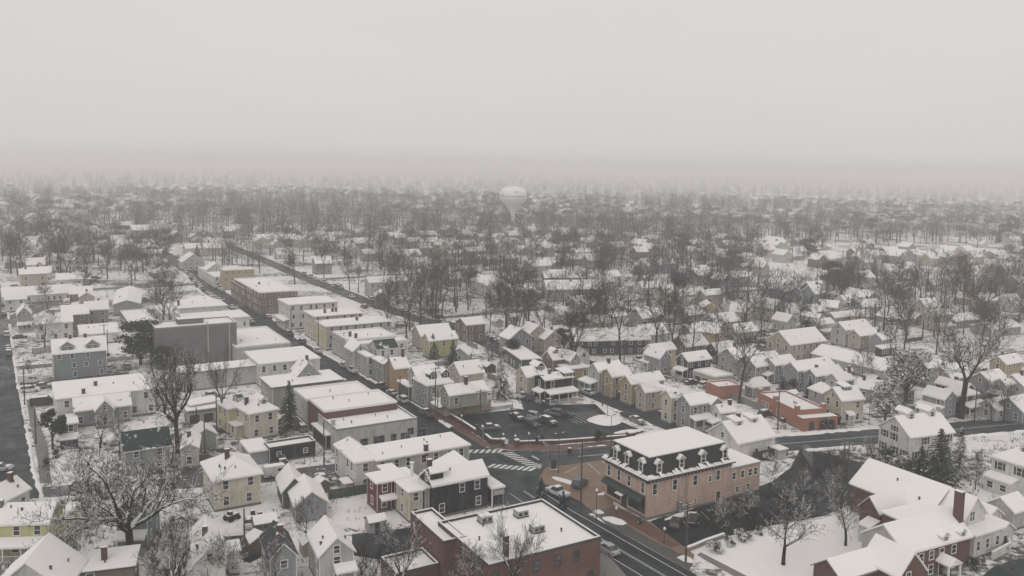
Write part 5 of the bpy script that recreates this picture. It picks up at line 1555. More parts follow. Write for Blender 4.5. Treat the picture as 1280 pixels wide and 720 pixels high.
def make_tree(seed, H=20, kind='tall', mat='bark', maxlev=3, kids=(4, 4, 4), twig=.022):
    rng = random.Random(seed)
    tr, cr = MB(), MB()
    if kind == 'tall':        # woodland tree: long bare bole, steep limbs
        r0 = H * .0125
        q = Vector((0, 0, -.2)); d = Vector((rng.gauss(0, .03), rng.gauss(0, .03), 1)).normalized()
        bole = H * rng.uniform(.20, .34); n = 6
        tr.tube(q, q + Vector((0, 0, .6)), r0 * 1.5, r0 * 1.1, 8, mat); q = q + Vector((0, 0, .6))
        r = r0 * 1.1
        for i in range(n):
            d = (d + Vector((rng.gauss(0, .035), rng.gauss(0, .035), .1))).normalized()
            q2 = q + d * (bole / n); tr.tube(q, q2, r, r * .955, 8, mat); q, r = q2, r * .955
        k = rng.choice((2, 2, 3))
        for i in range(k):
            t = 2 * PI * (i + rng.uniform(-.2, .2)) / k
            nd = (d + Vector((math.cos(t), math.sin(t), 0)) * rng.uniform(.22, .55)).normalized()
            branch(cr, q, nd, H * rng.uniform(.32, .42), r * .72, 0, maxlev, rng, mat, .06, .12, kids, (.8, .85, .9), .2, twig)
        for i in range(3):
            t = rng.uniform(0, 2 * PI); z = rng.uniform(.6, .98)
            p = Vector((0, 0, 0)) + Vector((q.x * z, q.y * z, q.z * z))
            nd = Vector((math.cos(t), math.sin(t), rng.uniform(.2, .7))).normalized()
            branch(cr, p, nd, H * rng.uniform(.12, .22), r * .3, 1, maxlev, rng, mat, .08, .15, kids, (.8, .8, .9), .25, twig)
    elif kind == 'oak':       # wide old yard tree, limbs low and long
        r0 = H * .030
        q = Vector((0, 0, -.2)); d = Vector((.02, 0, 1)).normalized(); r = r0
        tr.tube(q, q + Vector((0, 0, .8)), r0 * 1.45, r0 * 1.05, 10, mat); q = q + Vector((0, 0, .8)); r = r0 * 1.05
        for i in range(4):
            d = (d + Vector((rng.gauss(0, .05), rng.gauss(0, .05), .1))).normalized()
            q2 = q + d * (H * .07); tr.tube(q, q2, r, r * .96, 10, mat); q, r = q2, r * .96
        k = 6
        for i in range(k):
            t = 2 * PI * (i + rng.uniform(-.25, .25)) / k
            nd = Vector((math.cos(t), math.sin(t), rng.uniform(.35, 1.1))).normalized()
            branch(cr, q - d * rng.uniform(0, H * .05), nd, H * rng.uniform(.40, .54), r * .74, 0, maxlev, rng, mat, .10, .24, kids, (.85, .9, .95), .25, twig)
        branch(cr, q, Vector((.05, .05, 1)), H * .36, r * .6, 0, maxlev, rng, mat, .05, .2, kids, (.85, .9, .95), .2, twig)
    elif kind == 'yard':      # medium tree, egg shaped crown from a short bole
        r0 = H * .024
        q = Vector((0, 0, -.2)); d = Vector((0, 0, 1)); r = r0
        for i in range(4):
            d = (d + Vector((rng.gauss(0, .04), rng.gauss(0, .04), .1))).normalized()
            q2 = q + d * (H * .06); tr.tube(q, q2, r * (1.25 if i == 0 else 1), r * .95, 8, mat); q, r = q2, r * .95
        lead = q.copy(); dl = d.copy(); n = 7; rr = r * .8
        for i in range(n):
            dl = (dl + Vector((rng.gauss(0, .06), rng.gauss(0, .06), .1))).normalized()
            q2 = lead + dl * (H * .62 / n); cr.tube(lead, q2, rr, rr * .78, 5, mat)
            for j in range(3):
                t = rng.uniform(0, 2 * PI)
                nd = Vector((math.cos(t), math.sin(t), .55 + .12 * i)).normalized()
                branch(cr, lead, nd, H * (.34 - .032 * i), rr * .55, 1, maxlev, rng, mat, .06, .14, kids, (.8, .85, .9), .25, twig)
            lead, rr = q2, rr * .78
    elif kind == 'fork':
        r0 = H * .026
        q = Vector((0, 0, -.2)); d = Vector((.05, .02, 1)).normalized(); r = r0
        for i in range(6):
            d = (d + Vector((rng.gauss(0, .03), rng.gauss(0, .03), .08))).normalized()
            q2 = q + d * (H * .065); tr.tube(q, q2, r * (1.3 if i == 0 else 1), r * .97, 8, mat); q, r = q2, r * .97
        for i, (cx, cyy) in enumerate(((.75, .1), (-.7, -.15), (.25, .6), (-.2, -.7))):
            nd = Vector((cx, cyy, .95)).normalized()
            branch(cr, q, nd, H * rng.uniform(.34, .42), r * (.66 if i < 2 else .45), 0, maxlev, rng, mat, .09, .14, kids, (.8, .85, .9), .25, twig)
    return tr.mesh('trunk', True), cr.mesh('crown')

def put_tree(name, meshes, p, s, rz, label, group=None, cat='tree', squash=1.0):
    o = empty(name, (p.x, p.y, 0), rz)
    o.scale = (s * squash, s * squash, s)
    put('trunk', meshes[0], o); put('crown', meshes[1], o)
    tag(o, label, cat, group)
    return o
def height_to(p, py):
    """height at ground point p whose top reaches the photo row py"""
    return res(0, lambda z: Q((p.x, p.y, z))[1] - py, .5, 45)

TALL = [make_tree(100 + i, 20, 'tall', 'bark', 4, (5, 5, 4, 3), .027) for i in range(6)]
FARV = [make_tree(200 + i, 20, 'tall', 'bark_far', 3, (7, 6, 6), .044) for i in range(6)]
YARD = [make_tree(300 + i, 10, 'yard', 'bark_snowy', 4, (3, 4, 4, 3), .020) for i in range(3)]
FORK = [make_tree(400 + i, 18, 'fork', 'bark_snowy', 4, (6, 5, 4, 3), .024) for i in range(2)]
OAK = make_tree(501, 16, 'oak', 'bark_snowy', 4, (6, 5, 4, 2), .032)
OAK2 = make_tree(502, 16, 'oak', 'bark_snowy', 4, (5, 5, 4, 2), .026)

def conifer(seed, H=12, R_=3.2, mat='needles', dense=1.0, droop=.35, base=.06):
    rng = random.Random(seed)
    tr, cr = MB(), MB()
    tr.tube((0, 0, -.2), (0, 0, H * .95), H * .018, .03, 7, 'bark')
    n = int(150 * dense)
    for i in range(n):
        t = (i + rng.random()) / n
        z = H * (base + (1 - base) * t * .98)
        rad = R_ * (1 - t) ** .85 * rng.uniform(.70, 1.12) + .15
        a = i * 2.399 + rng.uniform(-.4, .4)
        dirv = Vector((math.cos(a), math.sin(a), 0)); side = Vector((-dirv.y, dirv.x, 0))
        k = max(3, int(rad / .33)); prev = Vector((0, 0, z))
        for j in range(1, k + 1):
            f = j / k
            c = dirv * (rad * f) + Vector((0, 0, z - droop * rad * f * f + .12 * rad * f))
            w = (.16 + .34 * rad * .3 * (1 - f * .75)) * rng.uniform(.7, 1.3)
            for s in (-1, 1):
                tip = c + side * (s * w * 1.5) + dirv * (w * .6) + Vector((0, 0, rng.uniform(-.30, .05)))
                cr.poly([prev, c, tip], mat)
                tip2 = c + side * (s * w * .9) - Vector((0, 0, w * rng.uniform(.5, 1.0)))
                cr.poly([prev + side * s * .04, c + dirv * .1, tip2], mat)
            prev = c
    return tr.mesh('trunk', True), cr.mesh('crown')
SPRUCE = [conifer(1, 12, 3.0, 'needles', 1.1), conifer(2, 12, 3.4, 'needles', 1.2), conifer(3, 12, 3.4, 'needles_snowy', 1.2)]

def leafy(seed, H, R_, mat, n=1800, trunk=.3, leaf=.22, lobes=9, flat=1.0):
    """broad evergreen: leaf-sized faces gathered into clumps"""
    rng = random.Random(seed); tr, cr = MB(), MB()
    if trunk > 0:
        tr.tube((0, 0, -.2), (0, 0, H * .6), H * .03, H * .015, 7, 'bark')
    cl = []
    for i in range(lobes):
        a = rng.uniform(0, 2 * PI); rr = R_ * rng.uniform(.15, .72)
        z = H * (trunk + (1 - trunk) * rng.uniform(.18, .85))
        cl.append((Vector((rr * math.cos(a), rr * math.sin(a), z)), R_ * rng.uniform(.32, .55)))
        if trunk > 0: tr.tube((0, 0, H * trunk * .8), cl[-1][0], H * .010, .02, 4, 'bark')
    for i in range(n):
        c, r = rng.choice(cl)
        d = Vector((rng.gauss(0, 1), rng.gauss(0, 1), rng.gauss(0, 1))).normalized()
        e = d * (r * rng.uniform(.45, 1.12)); e.z *= flat; p = c + e; p.z = max(.05, p.z)
        u = rand_perp(d, rng); v = d.cross(u).normalized()
        u = (u + d * rng.uniform(-.6, .6)).normalized()
        s = leaf * rng.uniform(.6, 1.4)
        cr.poly([p - u * s, p + v * s * .7, p + u * s, p - v * s * .7], mat)
    return tr.mesh('trunk', True) if trunk > 0 else None, cr.mesh('crown')
LEAFY = [leafy(11, 10, 4.4, 'needles_dark', 4200, .12, .24, 30, .45), leafy(12, 7, 2.2, 'needles_dark', 1500, .35, .22, 8), leafy(13, 9, 3.4, 'needles_snowy', 3000, .25, .20, 26, .5)]
SHRUB = [leafy(21, 1.4, 1.0, 'needles_snowy', 320, 0, .14, 6), leafy(22, 1.6, 1.1, 'needles', 340, 0, .14, 6), leafy(23, 1.3, 1.5, 'needles_snowy', 380, 0, .15, 7)]
NTREE = [0]
def T(meshes, H0, bx, by, ty, label, name='bare_tree', rz=None, group=None, cat='tree', squash=1.0):
    p = P(bx, by); h = height_to(p, ty)
    NTREE[0] += 1
    return put_tree(name, meshes, p, h / H0, R.uniform(0, 6.28) if rz is None else rz, label, group, cat, squash)

T(OAK, 16.5, 163, 705, 548, 'great spreading oak with snow lined limbs before the teal house', 'oak_tree', 2.2, squash=1.0)
T(OAK2, 16.5, 222, 566, 424, 'tall ragged many stemmed tree behind the grey green garage', 'bare_tree', 1.0, squash=.62)
T(YARD[0], 10.4, 979, 706, 598, 'bare tree alone on the snowy church lawn', 'bare_tree', .5, squash=.95)
T(YARD[1], 10.4, 1057, 682, 592, 'bare tree against the brick church hall wall', 'bare_tree', 1.5, squash=.85)
T(YARD[2], 10.4, 383, 690, 612, 'small bare tree before the grey double garage', 'bare_tree', 0, squash=.8)
T(FORK[1], 18, 277, 536, 442, 'pollarded tree with thick ivy trunk by the row of garages', 'bare_tree', 0, squash=.55)
o = T(TALL[1], 20, 923, 504, 384, 'tall leaning tree behind the grey fence and coral garage', 'bare_tree', .6); o.rotation_euler = (0, .10, .0)
T(FORK[0], 18, 1201, 523, 398, 'huge forked tree with snowy limbs before the dark red house', 'bare_tree', .3, squash=1.05)
T(YARD[0], 10.4, 1076, 487, 432, 'rounded bare tree behind the cream house with one dormer', 'bare_tree', 2, squash=.9)
T(TALL[2], 20, 1117, 471, 372, 'straight tall trunk at the end of the very long shed', 'bare_tree')
T(LEAFY[2], 9.2, 1132, 506, 428, 'snowy evergreen on a clear trunk beside the beige cottage', 'evergreen_tree', 0)
T(LEAFY[2], 9.2, 1106, 531, 470, 'frosted round evergreen next to the cream dormer house', 'evergreen_tree', 2)
T(SPRUCE[1], 12, 1172, 612, 534, 'largest dark spruce behind the church hall', 'spruce_tree', 0, squash=1.25)
T(SPRUCE[0], 12, 1150, 602, 556, 'lower spruce in front of the white colonial house', 'spruce_tree', 1, squash=1.5)
T(SPRUCE[2], 12, 1198, 596, 532, 'slim frosted spruce beside the white colonial house', 'spruce_tree', 2, squash=.9)
T(SPRUCE[0], 12, 362, 538, 474, 'pointed spruce beside the yellow cream house', 'spruce_tree', 2, squash=1.0)
T(SPRUCE[2], 12, 626, 500, 443, 'snowy spruce between the corner house and the black porch house', 'spruce_tree', 1, squash=.95)
T(SPRUCE[1], 12, 566, 472, 424, 'dark spruce before the olive yellow house', 'spruce_tree', 4, squash=1.0)
T(SPRUCE[0], 12, 541, 448, 416, 'dense evergreen at the street side of the olive yellow house', 'spruce_tree', 5, squash=1.2)
T(LEAFY[0], 10.5, 640, 452, 421, 'dark bushy evergreen behind the snowy spruce', 'evergreen_tree', 5)
T(LEAFY[0], 10.5, 176, 456, 394, 'broad dark pine beside the blue grey twin gabled house', 'pine_tree', 1, squash=1.1)
T(LEAFY[0], 10.5, 205, 462, 428, 'lower dark pine at the foot of the windowless block', 'pine_tree', 3, squash=1.1)
T(LEAFY[0], 10.5, 705, 436, 407, 'dark evergreen clump behind the little white gabled house', 'evergreen_tree', 3)
T(SPRUCE[0], 12, 676, 630, 596, 'small street side pine by the brick building corner', 'pine_tree', 3, squash=1.2)
T(SPRUCE[1], 12, 704, 634, 612, 'little evergreen behind the parapet of the brick building', 'pine_tree', 3, squash=1.1)
T(LEAFY[1], 7.2, 66, 562, 508, 'round holly on a thin trunk by the wide street', 'evergreen_tree', 0)
T(LEAFY[0], 10.5, 1042, 362, 322, 'round dark evergreen below the snowy field', 'evergreen_tree', 2)
T(LEAFY[0], 10.5, 1010, 420, 398, 'dark evergreen patch by the cream side sloping house', 'evergreen_tree', 2)
T(SPRUCE[0], 12, 1012, 498, 474, 'dark bush tree below the wide grey house', 'evergreen_tree', 2, squash=1.6)
T(SPRUCE[1], 12, 978, 496, 470, 'dark evergreen between the grey outbuilding and wide grey house', 'evergreen_tree', 2, squash=1.6)
for (bx, by, ty, v, lab) in [
    (646, 442, 352, 0, 'straight trunk at the end of the wide plain roof'), (679, 432, 350, 3, 'tall tree between the pale gable fronted houses'), (713, 462, 372, 1, 'tall tree rising behind the patchy roofed brown house'),
    (720, 468, 366, 4, 'slender tree beside the low tan building'), (754, 437, 345, 2, 'forking tree in front of the long dark hall'), (775, 452, 340, 5, 'tall tree at the corner of the long dark hall'),
    (819, 453, 332, 5, 'thickest trunk among the houses by the pale yellow gable'), (840, 458, 352, 1, 'slim tree between the bay window house and charcoal house'), (865, 457, 372, 0, 'slim tree before the charcoal twin gabled house'),
    (897, 457, 384, 3, 'thin tree beyond the beige garage block'), (512, 413, 332, 5, 'dark many branched tree at the back street corner'), (448, 366, 318, 2, 'roadside trunk on the snowy triangle of the fork'),
    (437, 363, 316, 4, 'second trunk on the snowy triangle of the fork'), (481, 365, 310, 1, 'tall tree before the long pale house'), (405, 350, 302, 0, 'tree on the far snowy verge of the back road'),
    (552, 399, 322, 3, 'tall tree behind the beige house roof'), (585, 388, 318, 0, 'tall tree behind the brown two part house'), (632, 412, 330, 4, 'tall tree beside the brown two part house'),
    (165, 366, 298, 1, 'tall pair of trunks on the snowy hump by the street'), (196, 387, 308, 5, 'tall pale tree near the white garage'), (106, 376, 318, 2, 'snow dusted tree beside the wide gabled shed'),
    (22, 345, 290, 3, 'tree beside the pale gabled house by the railway'), (990, 328, 286, 0, 'first tree in the row on the snowy field'), (1004, 326, 288, 2, 'second tree in the row on the snowy field'),
    (1017, 326, 290, 4, 'third tree in the row on the snowy field'), (1028, 323, 288, 1, 'fourth tree in the row on the snowy field'), (1071, 345, 300, 3, 'pole thin tree on the snowy field edge'),
    (1079, 340, 296, 0, 'leaning tree on the snowy field edge'), (1101, 351, 306, 2, 'twin trunk tree below the snowy field'), (1239, 527, 478, 4, 'young thin tree by the low white garage'), (1254, 527, 472, 1, 'young pale tree by the far crossing street'),
    (1243, 384, 330, 5, 'tall tree before the white bank at the hazy edge'), (1170, 445, 372, 0, 'tall tree behind the dark green gabled house'), (1130, 440, 366, 3, 'tall tree above the beige cottage')]:
    T(TALL[v], 20, bx, by, ty, lab, 'bare_tree')
T(YARD[2], 10.4, 1219, 612, 556, 'pruned bare tree before the white hip roofed house', 'bare_tree', 1, squash=.5)
T(YARD[1], 10.4, 1091, 575, 542, 'small snowy tree by the corner of the white colonial house', 'bare_tree', 1, squash=1.0)
T(FORK[0], 18, 500, 768, 655, 'snow whitened branches rising before the low shed', 'bare_tree', 1, squash=.8)
T(FORK[1], 18, 640, 770, 648, 'snow whitened branches before the red brick building', 'bare_tree', 2, squash=.75)
T(YARD[0], 10.4, 585, 760, 672, 'thin whitened tree between the low shed and brick building', 'bare_tree', 2, squash=.9)
T(FORK[1], 18, 220, 765, 655, 'twisted snowy limbs before the narrow white gabled house', 'bare_tree', 4, squash=1.0)
T(YARD[1], 10.4, 262, 748, 655, 'fine twigged tree against the narrow white gabled house', 'bare_tree', 4, squash=1.1)
T(YARD[2], 10.4, 75, 740, 662, 'bare sapling beside the steep roofed corner house', 'bare_tree', 4, squash=.9)
T(YARD[0], 10.4, 345, 745, 668, 'small bare tree in front of the grey dark roofed house', 'bare_tree', 4, squash=.9)
T(YARD[2], 10.4, 905, 660, 618, 'stunted snowy tree on the edge of the dark parking lot', 'bare_tree', 4, squash=1.1)
T(YARD[2], 10.4, 935, 652, 606, 'snowy limbed tree over the dark lot thicket', 'bare_tree', 3, squash=1.0)
T(YARD[0], 10.4, 1003, 628, 580, 'dark bare tree in the far corner of the dark parking lot', 'bare_tree', 3, squash=.9)
T(YARD[1], 10.4, 962, 612, 574, 'low bare tree behind the rear wing of the pink building', 'bare_tree', 5, squash=1.1)
T(YARD[1], 10.4, 1040, 618, 578, 'bare tree by the pole at the dark lot', 'bare_tree', 5, squash=1.0)
T(YARD[1], 10.4, 1020, 640, 600, 'ragged bare tree at the far side of the dark parking lot', 'bare_tree', 4, squash=.8)
T(YARD[0], 10.4, 482, 690, 648, 'thorny dark tree beside the small asphalt yard', 'bare_tree', 4, squash=1.0)
T(YARD[1], 10.4, 125, 560, 505, 'snow crusted tree in front of the white building lean-to', 'bare_tree', 4, squash=1.1)
T(YARD[0], 10.4, 150, 575, 522, 'snow crusted tree behind the oak crown', 'bare_tree', 1, squash=1.1)
T(YARD[2], 10.4, 36, 474, 446, 'little street tree before the blue grey house', 'bare_tree', 1, squash=.7)
T(YARD[2], 10.4, 610, 462, 424, 'arching bare tree behind the corner house', 'bare_tree', 1, squash=1.0)
print('named trees', NTREE[0])
# ------------------------------------------------------------------ landmarks for saying which one
LM = [(k, Vector(Q((c.x, c.y, 4)))) for bl, k, c, _ in BUILT]
def relation(px, py, near=None):
    """phrase that places a photo point against the nearest named building"""
    best = sorted(LM, key=lambda l: (l[1].x - px) ** 2 + ((l[1].y - py) * 1.6) ** 2)
    out = []
    for k, q in best[:8]:
        dx, dy = px - q.x, py - q.y
        if abs(dx) > abs(dy) * 2.0: r = ('just right of ' if dx > 0 else 'just left of ') + k
        elif dy < 0: r = ('close behind ' if dy > -16 else 'some way behind ') + k
        else: r = ('just in front of ' if dy < 14 else 'some way before ') + k
        out.append(r)
    return out
def unique(prefix, px, py, alts=('',)):
    for r in relation(px, py):
        for a in alts:
            s = prefix + a + ' ' + r
            if s not in LABELS and 4 <= len(s.split()) <= 16: return s
    return None

# ------------------------------------------------------------------ houses of the hazy middle distance
rng = random.Random(77)
PROT = []
def proto(L, w, h, s, wall, kind):
    """an unlabelled house whose copies fill the far streets"""
    root = empty('house', (0, 0, 0))
    b = Blk((-L / 2, -w / 2), 0, L, w, h, 'gable', 'x', s * w / 2, wall='siding_' + wall)
    ident = lambda p: Vector((p.x, p.y))
    m = MB(); wall_mesh(b, ident, m); m.build('wall', root)
    roof_mesh(b, ident).build('roof', root)
    fl = 1 if h < 4 else 2
    for side, rz in ((-1, 0), (1, PI)):
        for f in range(fl):
            for x in ((-L * .28, L * .28) if L > 8 else (0,)):
                add_window(root, (x, side * (w / 2 - .35), 1.0 + 2.8 * f), rz, .95, 1.4, 'sash', 'white_trim', False)
    for side, rz in ((-1, -PI / 2), (1, PI / 2)):
        for f in range(fl):
            add_window(root, (side * (L / 2 - .35), 0, 1.0 + 2.8 * f), rz, .95, 1.4, 'sash', 'white_trim', False)
    if kind == 'porch':
        r = MB(); r.slab([(-L / 2 - 2.2, -w / 2 + .6, 2.6), (-L / 2 + .4, -w / 2 + .6, 3.1), (-L / 2 + .4, w / 2 - .6, 3.1), (-L / 2 - 2.2, w / 2 - .6, 2.6)][::-1], .3, 'roof_snow'); r.build('porch_roof', root)
        for y in (-w / 2 + .8, w / 2 - .8):
            p = MB(); p.box(-L / 2 - 2.1, -L / 2 - 1.9, y - .1, y + .1, 0, 2.4, 'white_trim'); p.build('post', root)
    if kind == 'chimney':
        c = MB(); c.box(-.4, .4, -.35, .35, h + s * w / 2 - .8, h + s * w / 2 + 1.2, 'brick_dark', top='roof_snow'); c.build('chimney', root)
    if kind == 'dormer':
        zz = h + s * w * .22
        m = MB(); m.box(-1.3, 1.3, -w * .30, 0, zz - .4, zz + 1.0, 'siding_' + wall); dd = m.build('dormer', root)
        r = MB(); r.slab([(-1.5, -w * .34, zz + 1.15), (1.5, -w * .34, zz + 1.15), (1.5, .3, zz + 1.6), (-1.5, .3, zz + 1.6)], .2, 'roof_snow'); r.build('dormer_roof', dd)
    if kind == 'lean':
        m = MB(); m.box(-L * .3, L * .45, w / 2 - .3, w / 2 + 2.6, 0, 2.5, 'siding_' + wall); m.build('lean_to', root)
        r = MB(); r.slab([(-L * .33, w / 2 - .3, 3.3), (L * .48, w / 2 - .3, 3.3), (L * .48, w / 2 + 2.9, 2.6), (-L * .33, w / 2 + 2.9, 2.6)][::-1], .25, 'roof_snow'); r.build('lean_to_roof', root)
        c = MB(); c.box(-L * .3, -L * .3 + .8, -.35, .35, h + s * w / 2 - .8, h + s * w / 2 + 1.2, 'brick_dark', top='roof_snow'); c.build('chimney', root)
    if kind == 'cross':
        b2 = Blk((-L * .1, -w / 2 - 2.0), 0, L * .5, w / 2 + 2, h - .2, 'gable', 'y', s * L * .24, wall='siding_' + wall)
        m = MB(); wall_mesh(b2, ident, m); m.build('wall', root)
        roof_mesh(b2, ident).build('roof', root)
    return root
for i, (L, w, h, s, wall, kind) in enumerate([(10, 7.5, 5.6, .8, 'white', 'porch'), (9, 7, 5.4, .85, 'palegrey', 'chimney'), (11, 8, 5.4, .75, 'beige', 'porch'), (9.5, 7.5, 5.6, .8, 'grey', 'cross'),
                                              (12, 8, 3.4, .6, 'white', 'chimney'), (8.5, 7, 5.6, .9, 'cream', 'cross'), (13, 8.5, 5.2, .6, 'grey', 'chimney'), (10, 7.5, 5.5, .8, 'brown', 'porch'),
                                              (11, 8, 3.3, .55, 'tan', 'porch'), (9, 8, 5.6, .8, 'bluegrey', 'chimney'),
                                              (14, 7.5, 5.8, .7, 'palegrey', 'cross'), (8, 6.5, 4.2, 1.0, 'grey', 'dormer'), (10, 8.5, 3.2, .9, 'white', 'dormer'), (11, 6.5, 6.4, .6, 'beige', 'lean'), (9, 7, 5.4, .85, 'palegrey', 'lean'), (16, 8, 3.0, .45, 'grey', 'lean')]):
    PROT.append((proto(L, w, h, s, wall, kind), wall, h, L, w))
used = [False] * len(PROT)
COLW = dict(white='white', palegrey='pale grey', beige='beige', grey='grey', cream='cream', brown='brown', tan='tan', bluegrey='blue grey')
HSPOT = []
def free(p, e):
    if on_building(p, e) or near_road(p, e): return False
    for q in HSPOT:
        if (q - V2(p)).length < 13.5: return False
    return True
cand = []
d, n = Vector((math.cos(math.radians(GRID)), math.sin(math.radians(GRID)))), Vector((-math.sin(math.radians(GRID)), math.cos(math.radians(GRID))))
for i in range(-60, 60):
    for j in range(-20, 60):
        row = j * 30 + (8 if j % 2 else -8)              # two house rows back to back between the streets
        q = Vector((0, 300)) + n * (i * 15 + rng.uniform(-3, 3)) + d * (row + rng.uniform(-2, 2))
        D = q.length
        if not (255 < D < 820) or q.y < 100: continue
        px, py = Q((q.x, q.y, 4))
        if not (-15 < px < 1295) or py > 405: continue
        if 960 < px < 1200 and 308 < py < 350: continue      # the open snowy field
        if px < 470 and py > 398: continue
        if rng.random() < (.10 if D < 450 else .30): continue
        cand.append((D, q, px, py))
cand.sort(key=lambda c: c[0])
NH = 0
for D, q, px, py in cand:
    if NH >= 165: break
    if not free(q, 7): continue
    HSPOT.append(q)
    k = rng.randrange(len(PROT)); pr, wall, h, L, w = PROT[k]
    o = pr if not used[k] else copy_tree(pr)
    used[k] = True
    o.location = (q.x, q.y, 0)
    o.rotation_euler = (0, 0, math.radians(GRID + rng.choice((0, 0, 0, 90, 180)) + rng.uniform(-6, 6)))
    sc_ = rng.uniform(.9, 1.12); o.scale = (sc_, sc_, sc_)
    lab = unique(('low ' if h < 4 else '') + COLW[wall] + ' gabled house', px, py, ('', ' amid bare trees', ' in the haze')) if D < 620 else None
    if lab: tag(o, lab, 'house', 'houses of the hazy streets')
    else:
        tag(o, 'faint %s house under snow far off in the haze' % COLW[wall], 'house', 'faint %s houses far off in the haze' % COLW[wall])
    NH += 1
print('far houses', NH)
for k, (pr, *_x) in enumerate(PROT):
    if not used[k]:
        for c in list(pr.children): bpy.data.objects.remove(c)
        bpy.data.objects.remove(pr)
# beyond those: roofs nobody could count
fm = MB(); cnt = 0
for i in range(2600):
    D = rng.uniform(560, 1900); px = rng.uniform(-40, 1320)
    q = P(px, 300); q = Vector((q.x, q.y)).normalized() * D
    if math.sin(q.x * .011 + 1.3) + math.sin(q.y * .013) + math.sin((q.x + q.y) * .006) < -.2 and D > 700: continue
    if any((q - s).length < 12 for s in HSPOT) or near_road(q, 5): continue
    HSPOT.append(q)
    a = math.radians(GRID + rng.choice((0, 90)) + rng.uniform(-8, 8)); ca, sa = math.cos(a), math.sin(a)
    L, w, h = rng.uniform(8, 15), rng.uniform(7, 9), rng.choice((3.2, 5.4, 5.6)); r = w * .36
    Tt = lambda x, y, z: (q.x + ca * x - sa * y, q.y + sa * x + ca * y, z)
    wl_ = 'plain_' + rng.choice(('white', 'palegrey', 'grey', 'brown', 'beige', 'cream'))
    x, y = L / 2, w / 2
    for u, v in (((-x, -y), (x, -y)), ((x, y), (-x, y))):
        fm.poly([Tt(*u, 0), Tt(*v, 0), Tt(*v, h), Tt(*u, h)], wl_)
    fm.poly([Tt(-x, y, 0), Tt(-x, -y, 0), Tt(-x, -y, h), Tt(-x, 0, h + r), Tt(-x, y, h)], wl_)
    fm.poly([Tt(x, -y, 0), Tt(x, y, 0), Tt(x, y, h), Tt(x, 0, h + r), Tt(x, -y, h)], wl_)
    fm.slab([Tt(-x - .3, -y - .3, h), Tt(x + .3, -y - .3, h), Tt(x + .3, 0, h + r + .2), Tt(-x - .3, 0, h + r + .2)], .3, 'roof_snow')
    fm.slab([Tt(x + .3, y + .3, h), Tt(-x - .3, y + .3, h), Tt(-x - .3, 0, h + r + .2), Tt(x + .3, 0, h + r + .2)], .3, 'roof_snow')
    cnt += 1
    if cnt > 800: break
tag(fm.build('distant_roofs'), 'far snowy roofs fading into the haze', 'houses', kind='stuff')

# ------------------------------------------------------------------ woodland trees one can tell apart
TSPOT = []
NT = 0
tries = 0
def tree_ok(p):
    if on_building(p, 1.8) or near_road(p, .5): return False
    for q in HSPOT:
        if (q - V2(p)).length < 5.5: return False
    for q in TSPOT:
        if (q - V2(p)).length < 4.0: return False
    return True
while NT < 222 and tries < 12000:
    tries += 1
    px, py = rng.uniform(-10, 1290), 296 + 160 * rng.random() ** 1.15
    dens = 1.0
    if px < 240: dens = .9 if py < 352 else .22
    elif px < 480: dens = .9 if py < 332 else .03
    elif py > 432: dens = .35
    if 955 < px < 1260 and 312 < py < 350: dens = .10
    if 600 < px < 900 and 330 < py < 420: dens = 1.0
    elif px > 480: dens *= .75
    if rng.random() > dens: continue
    p = P(px, py)
    if not tree_ok(p): continue
    TSPOT.append(V2(p)); NT += 1
    D = p.length
    h = rng.choice((11, 13, 14, 16, 18, 20, 23)) * rng.uniform(.9, 1.1)
    m = rng.choice(FARV) if D > 330 else rng.choice(TALL)
    sq = rng.uniform(.9, 1.45) * (1.15 if h < 15 else 1)
    word = 'tall' if h > 19 else ('slim' if sq < 1.0 else 'broad')
    lab = unique(word + ' bare tree', px, py, ('', ' with snowy twigs', ' of grey bark')) if D < 430 else None
    if lab: put_tree('bare_tree', m, p, h / 20, rng.uniform(0, 6.28), lab, 'tall bare trees between the houses', squash=sq)
    else: put_tree('bare_tree', m, p, h / 20, rng.uniform(0, 6.28), 'hazy bare tree among far snowy roofs, nothing else to mark it', 'hazy bare trees among the far roofs', squash=sq)
# a few evergreens among them
for i in range(22):
    px, py = rng.uniform(0, 1280), rng.uniform(262, 345)
    p = P(px, py)
    if not tree_ok(p): continue
    TSPOT.append(V2(p))
    m, H0, nm = rng.choice(((SPRUCE[0], 12, 'spruce'), (LEAFY[0], 10.5, 'evergreen')))
    lab = unique('dark ' + nm, px, py, (' tree', ' tree in the haze')) if p.length < 520 else None
    put_tree(nm + '_tree', m, p, rng.uniform(9, 15) / H0, rng.uniform(0, 6), lab or 'dim dark %s tree in the far haze' % nm, 'dark evergreens in the haze', squash=1.1)

# ------------------------------------------------------------------ the far wood: one mass
rs = np.random.RandomState(5)
def lowtree(seed, ntw):
    r = np.random.RandomState(seed); V = []
    for a in (0, PI / 2):
        c, s = math.cos(a) * .022, math.sin(a) * .022
        V += [(-c, -s, 0), (c, s, 0), (0, 0, .75)]
    for i in range(ntw):
        a = r.uniform(0, 2 * PI); z = r.uniform(.28, .98)
        rad = .30 * math.sqrt(max(.05, 1 - ((z - .60) / .42) ** 2)) * math.sqrt(r.uniform(.05, 1))
        x, y = rad * math.cos(a), rad * math.sin(a)
        dx, dy, dz = .55 * math.cos(a) + r.normal(0, .5), .55 * math.sin(a) + r.normal(0, .5), r.uniform(.2, 1.0)
        l = r.uniform(.07, .18) / math.sqrt(dx * dx + dy * dy + dz * dz)
        px_, py_ = -dy, dx; k = math.hypot(px_, py_) + 1e-6; wd = r.uniform(.0028, .0075)
        px_, py_ = px_ / k * wd, py_ / k * wd
        V += [(x - px_, y - py_, z), (x + px_, y + py_, z), (x + dx * l, y + dy * l, z + dz * l)]
    return np.array(V)
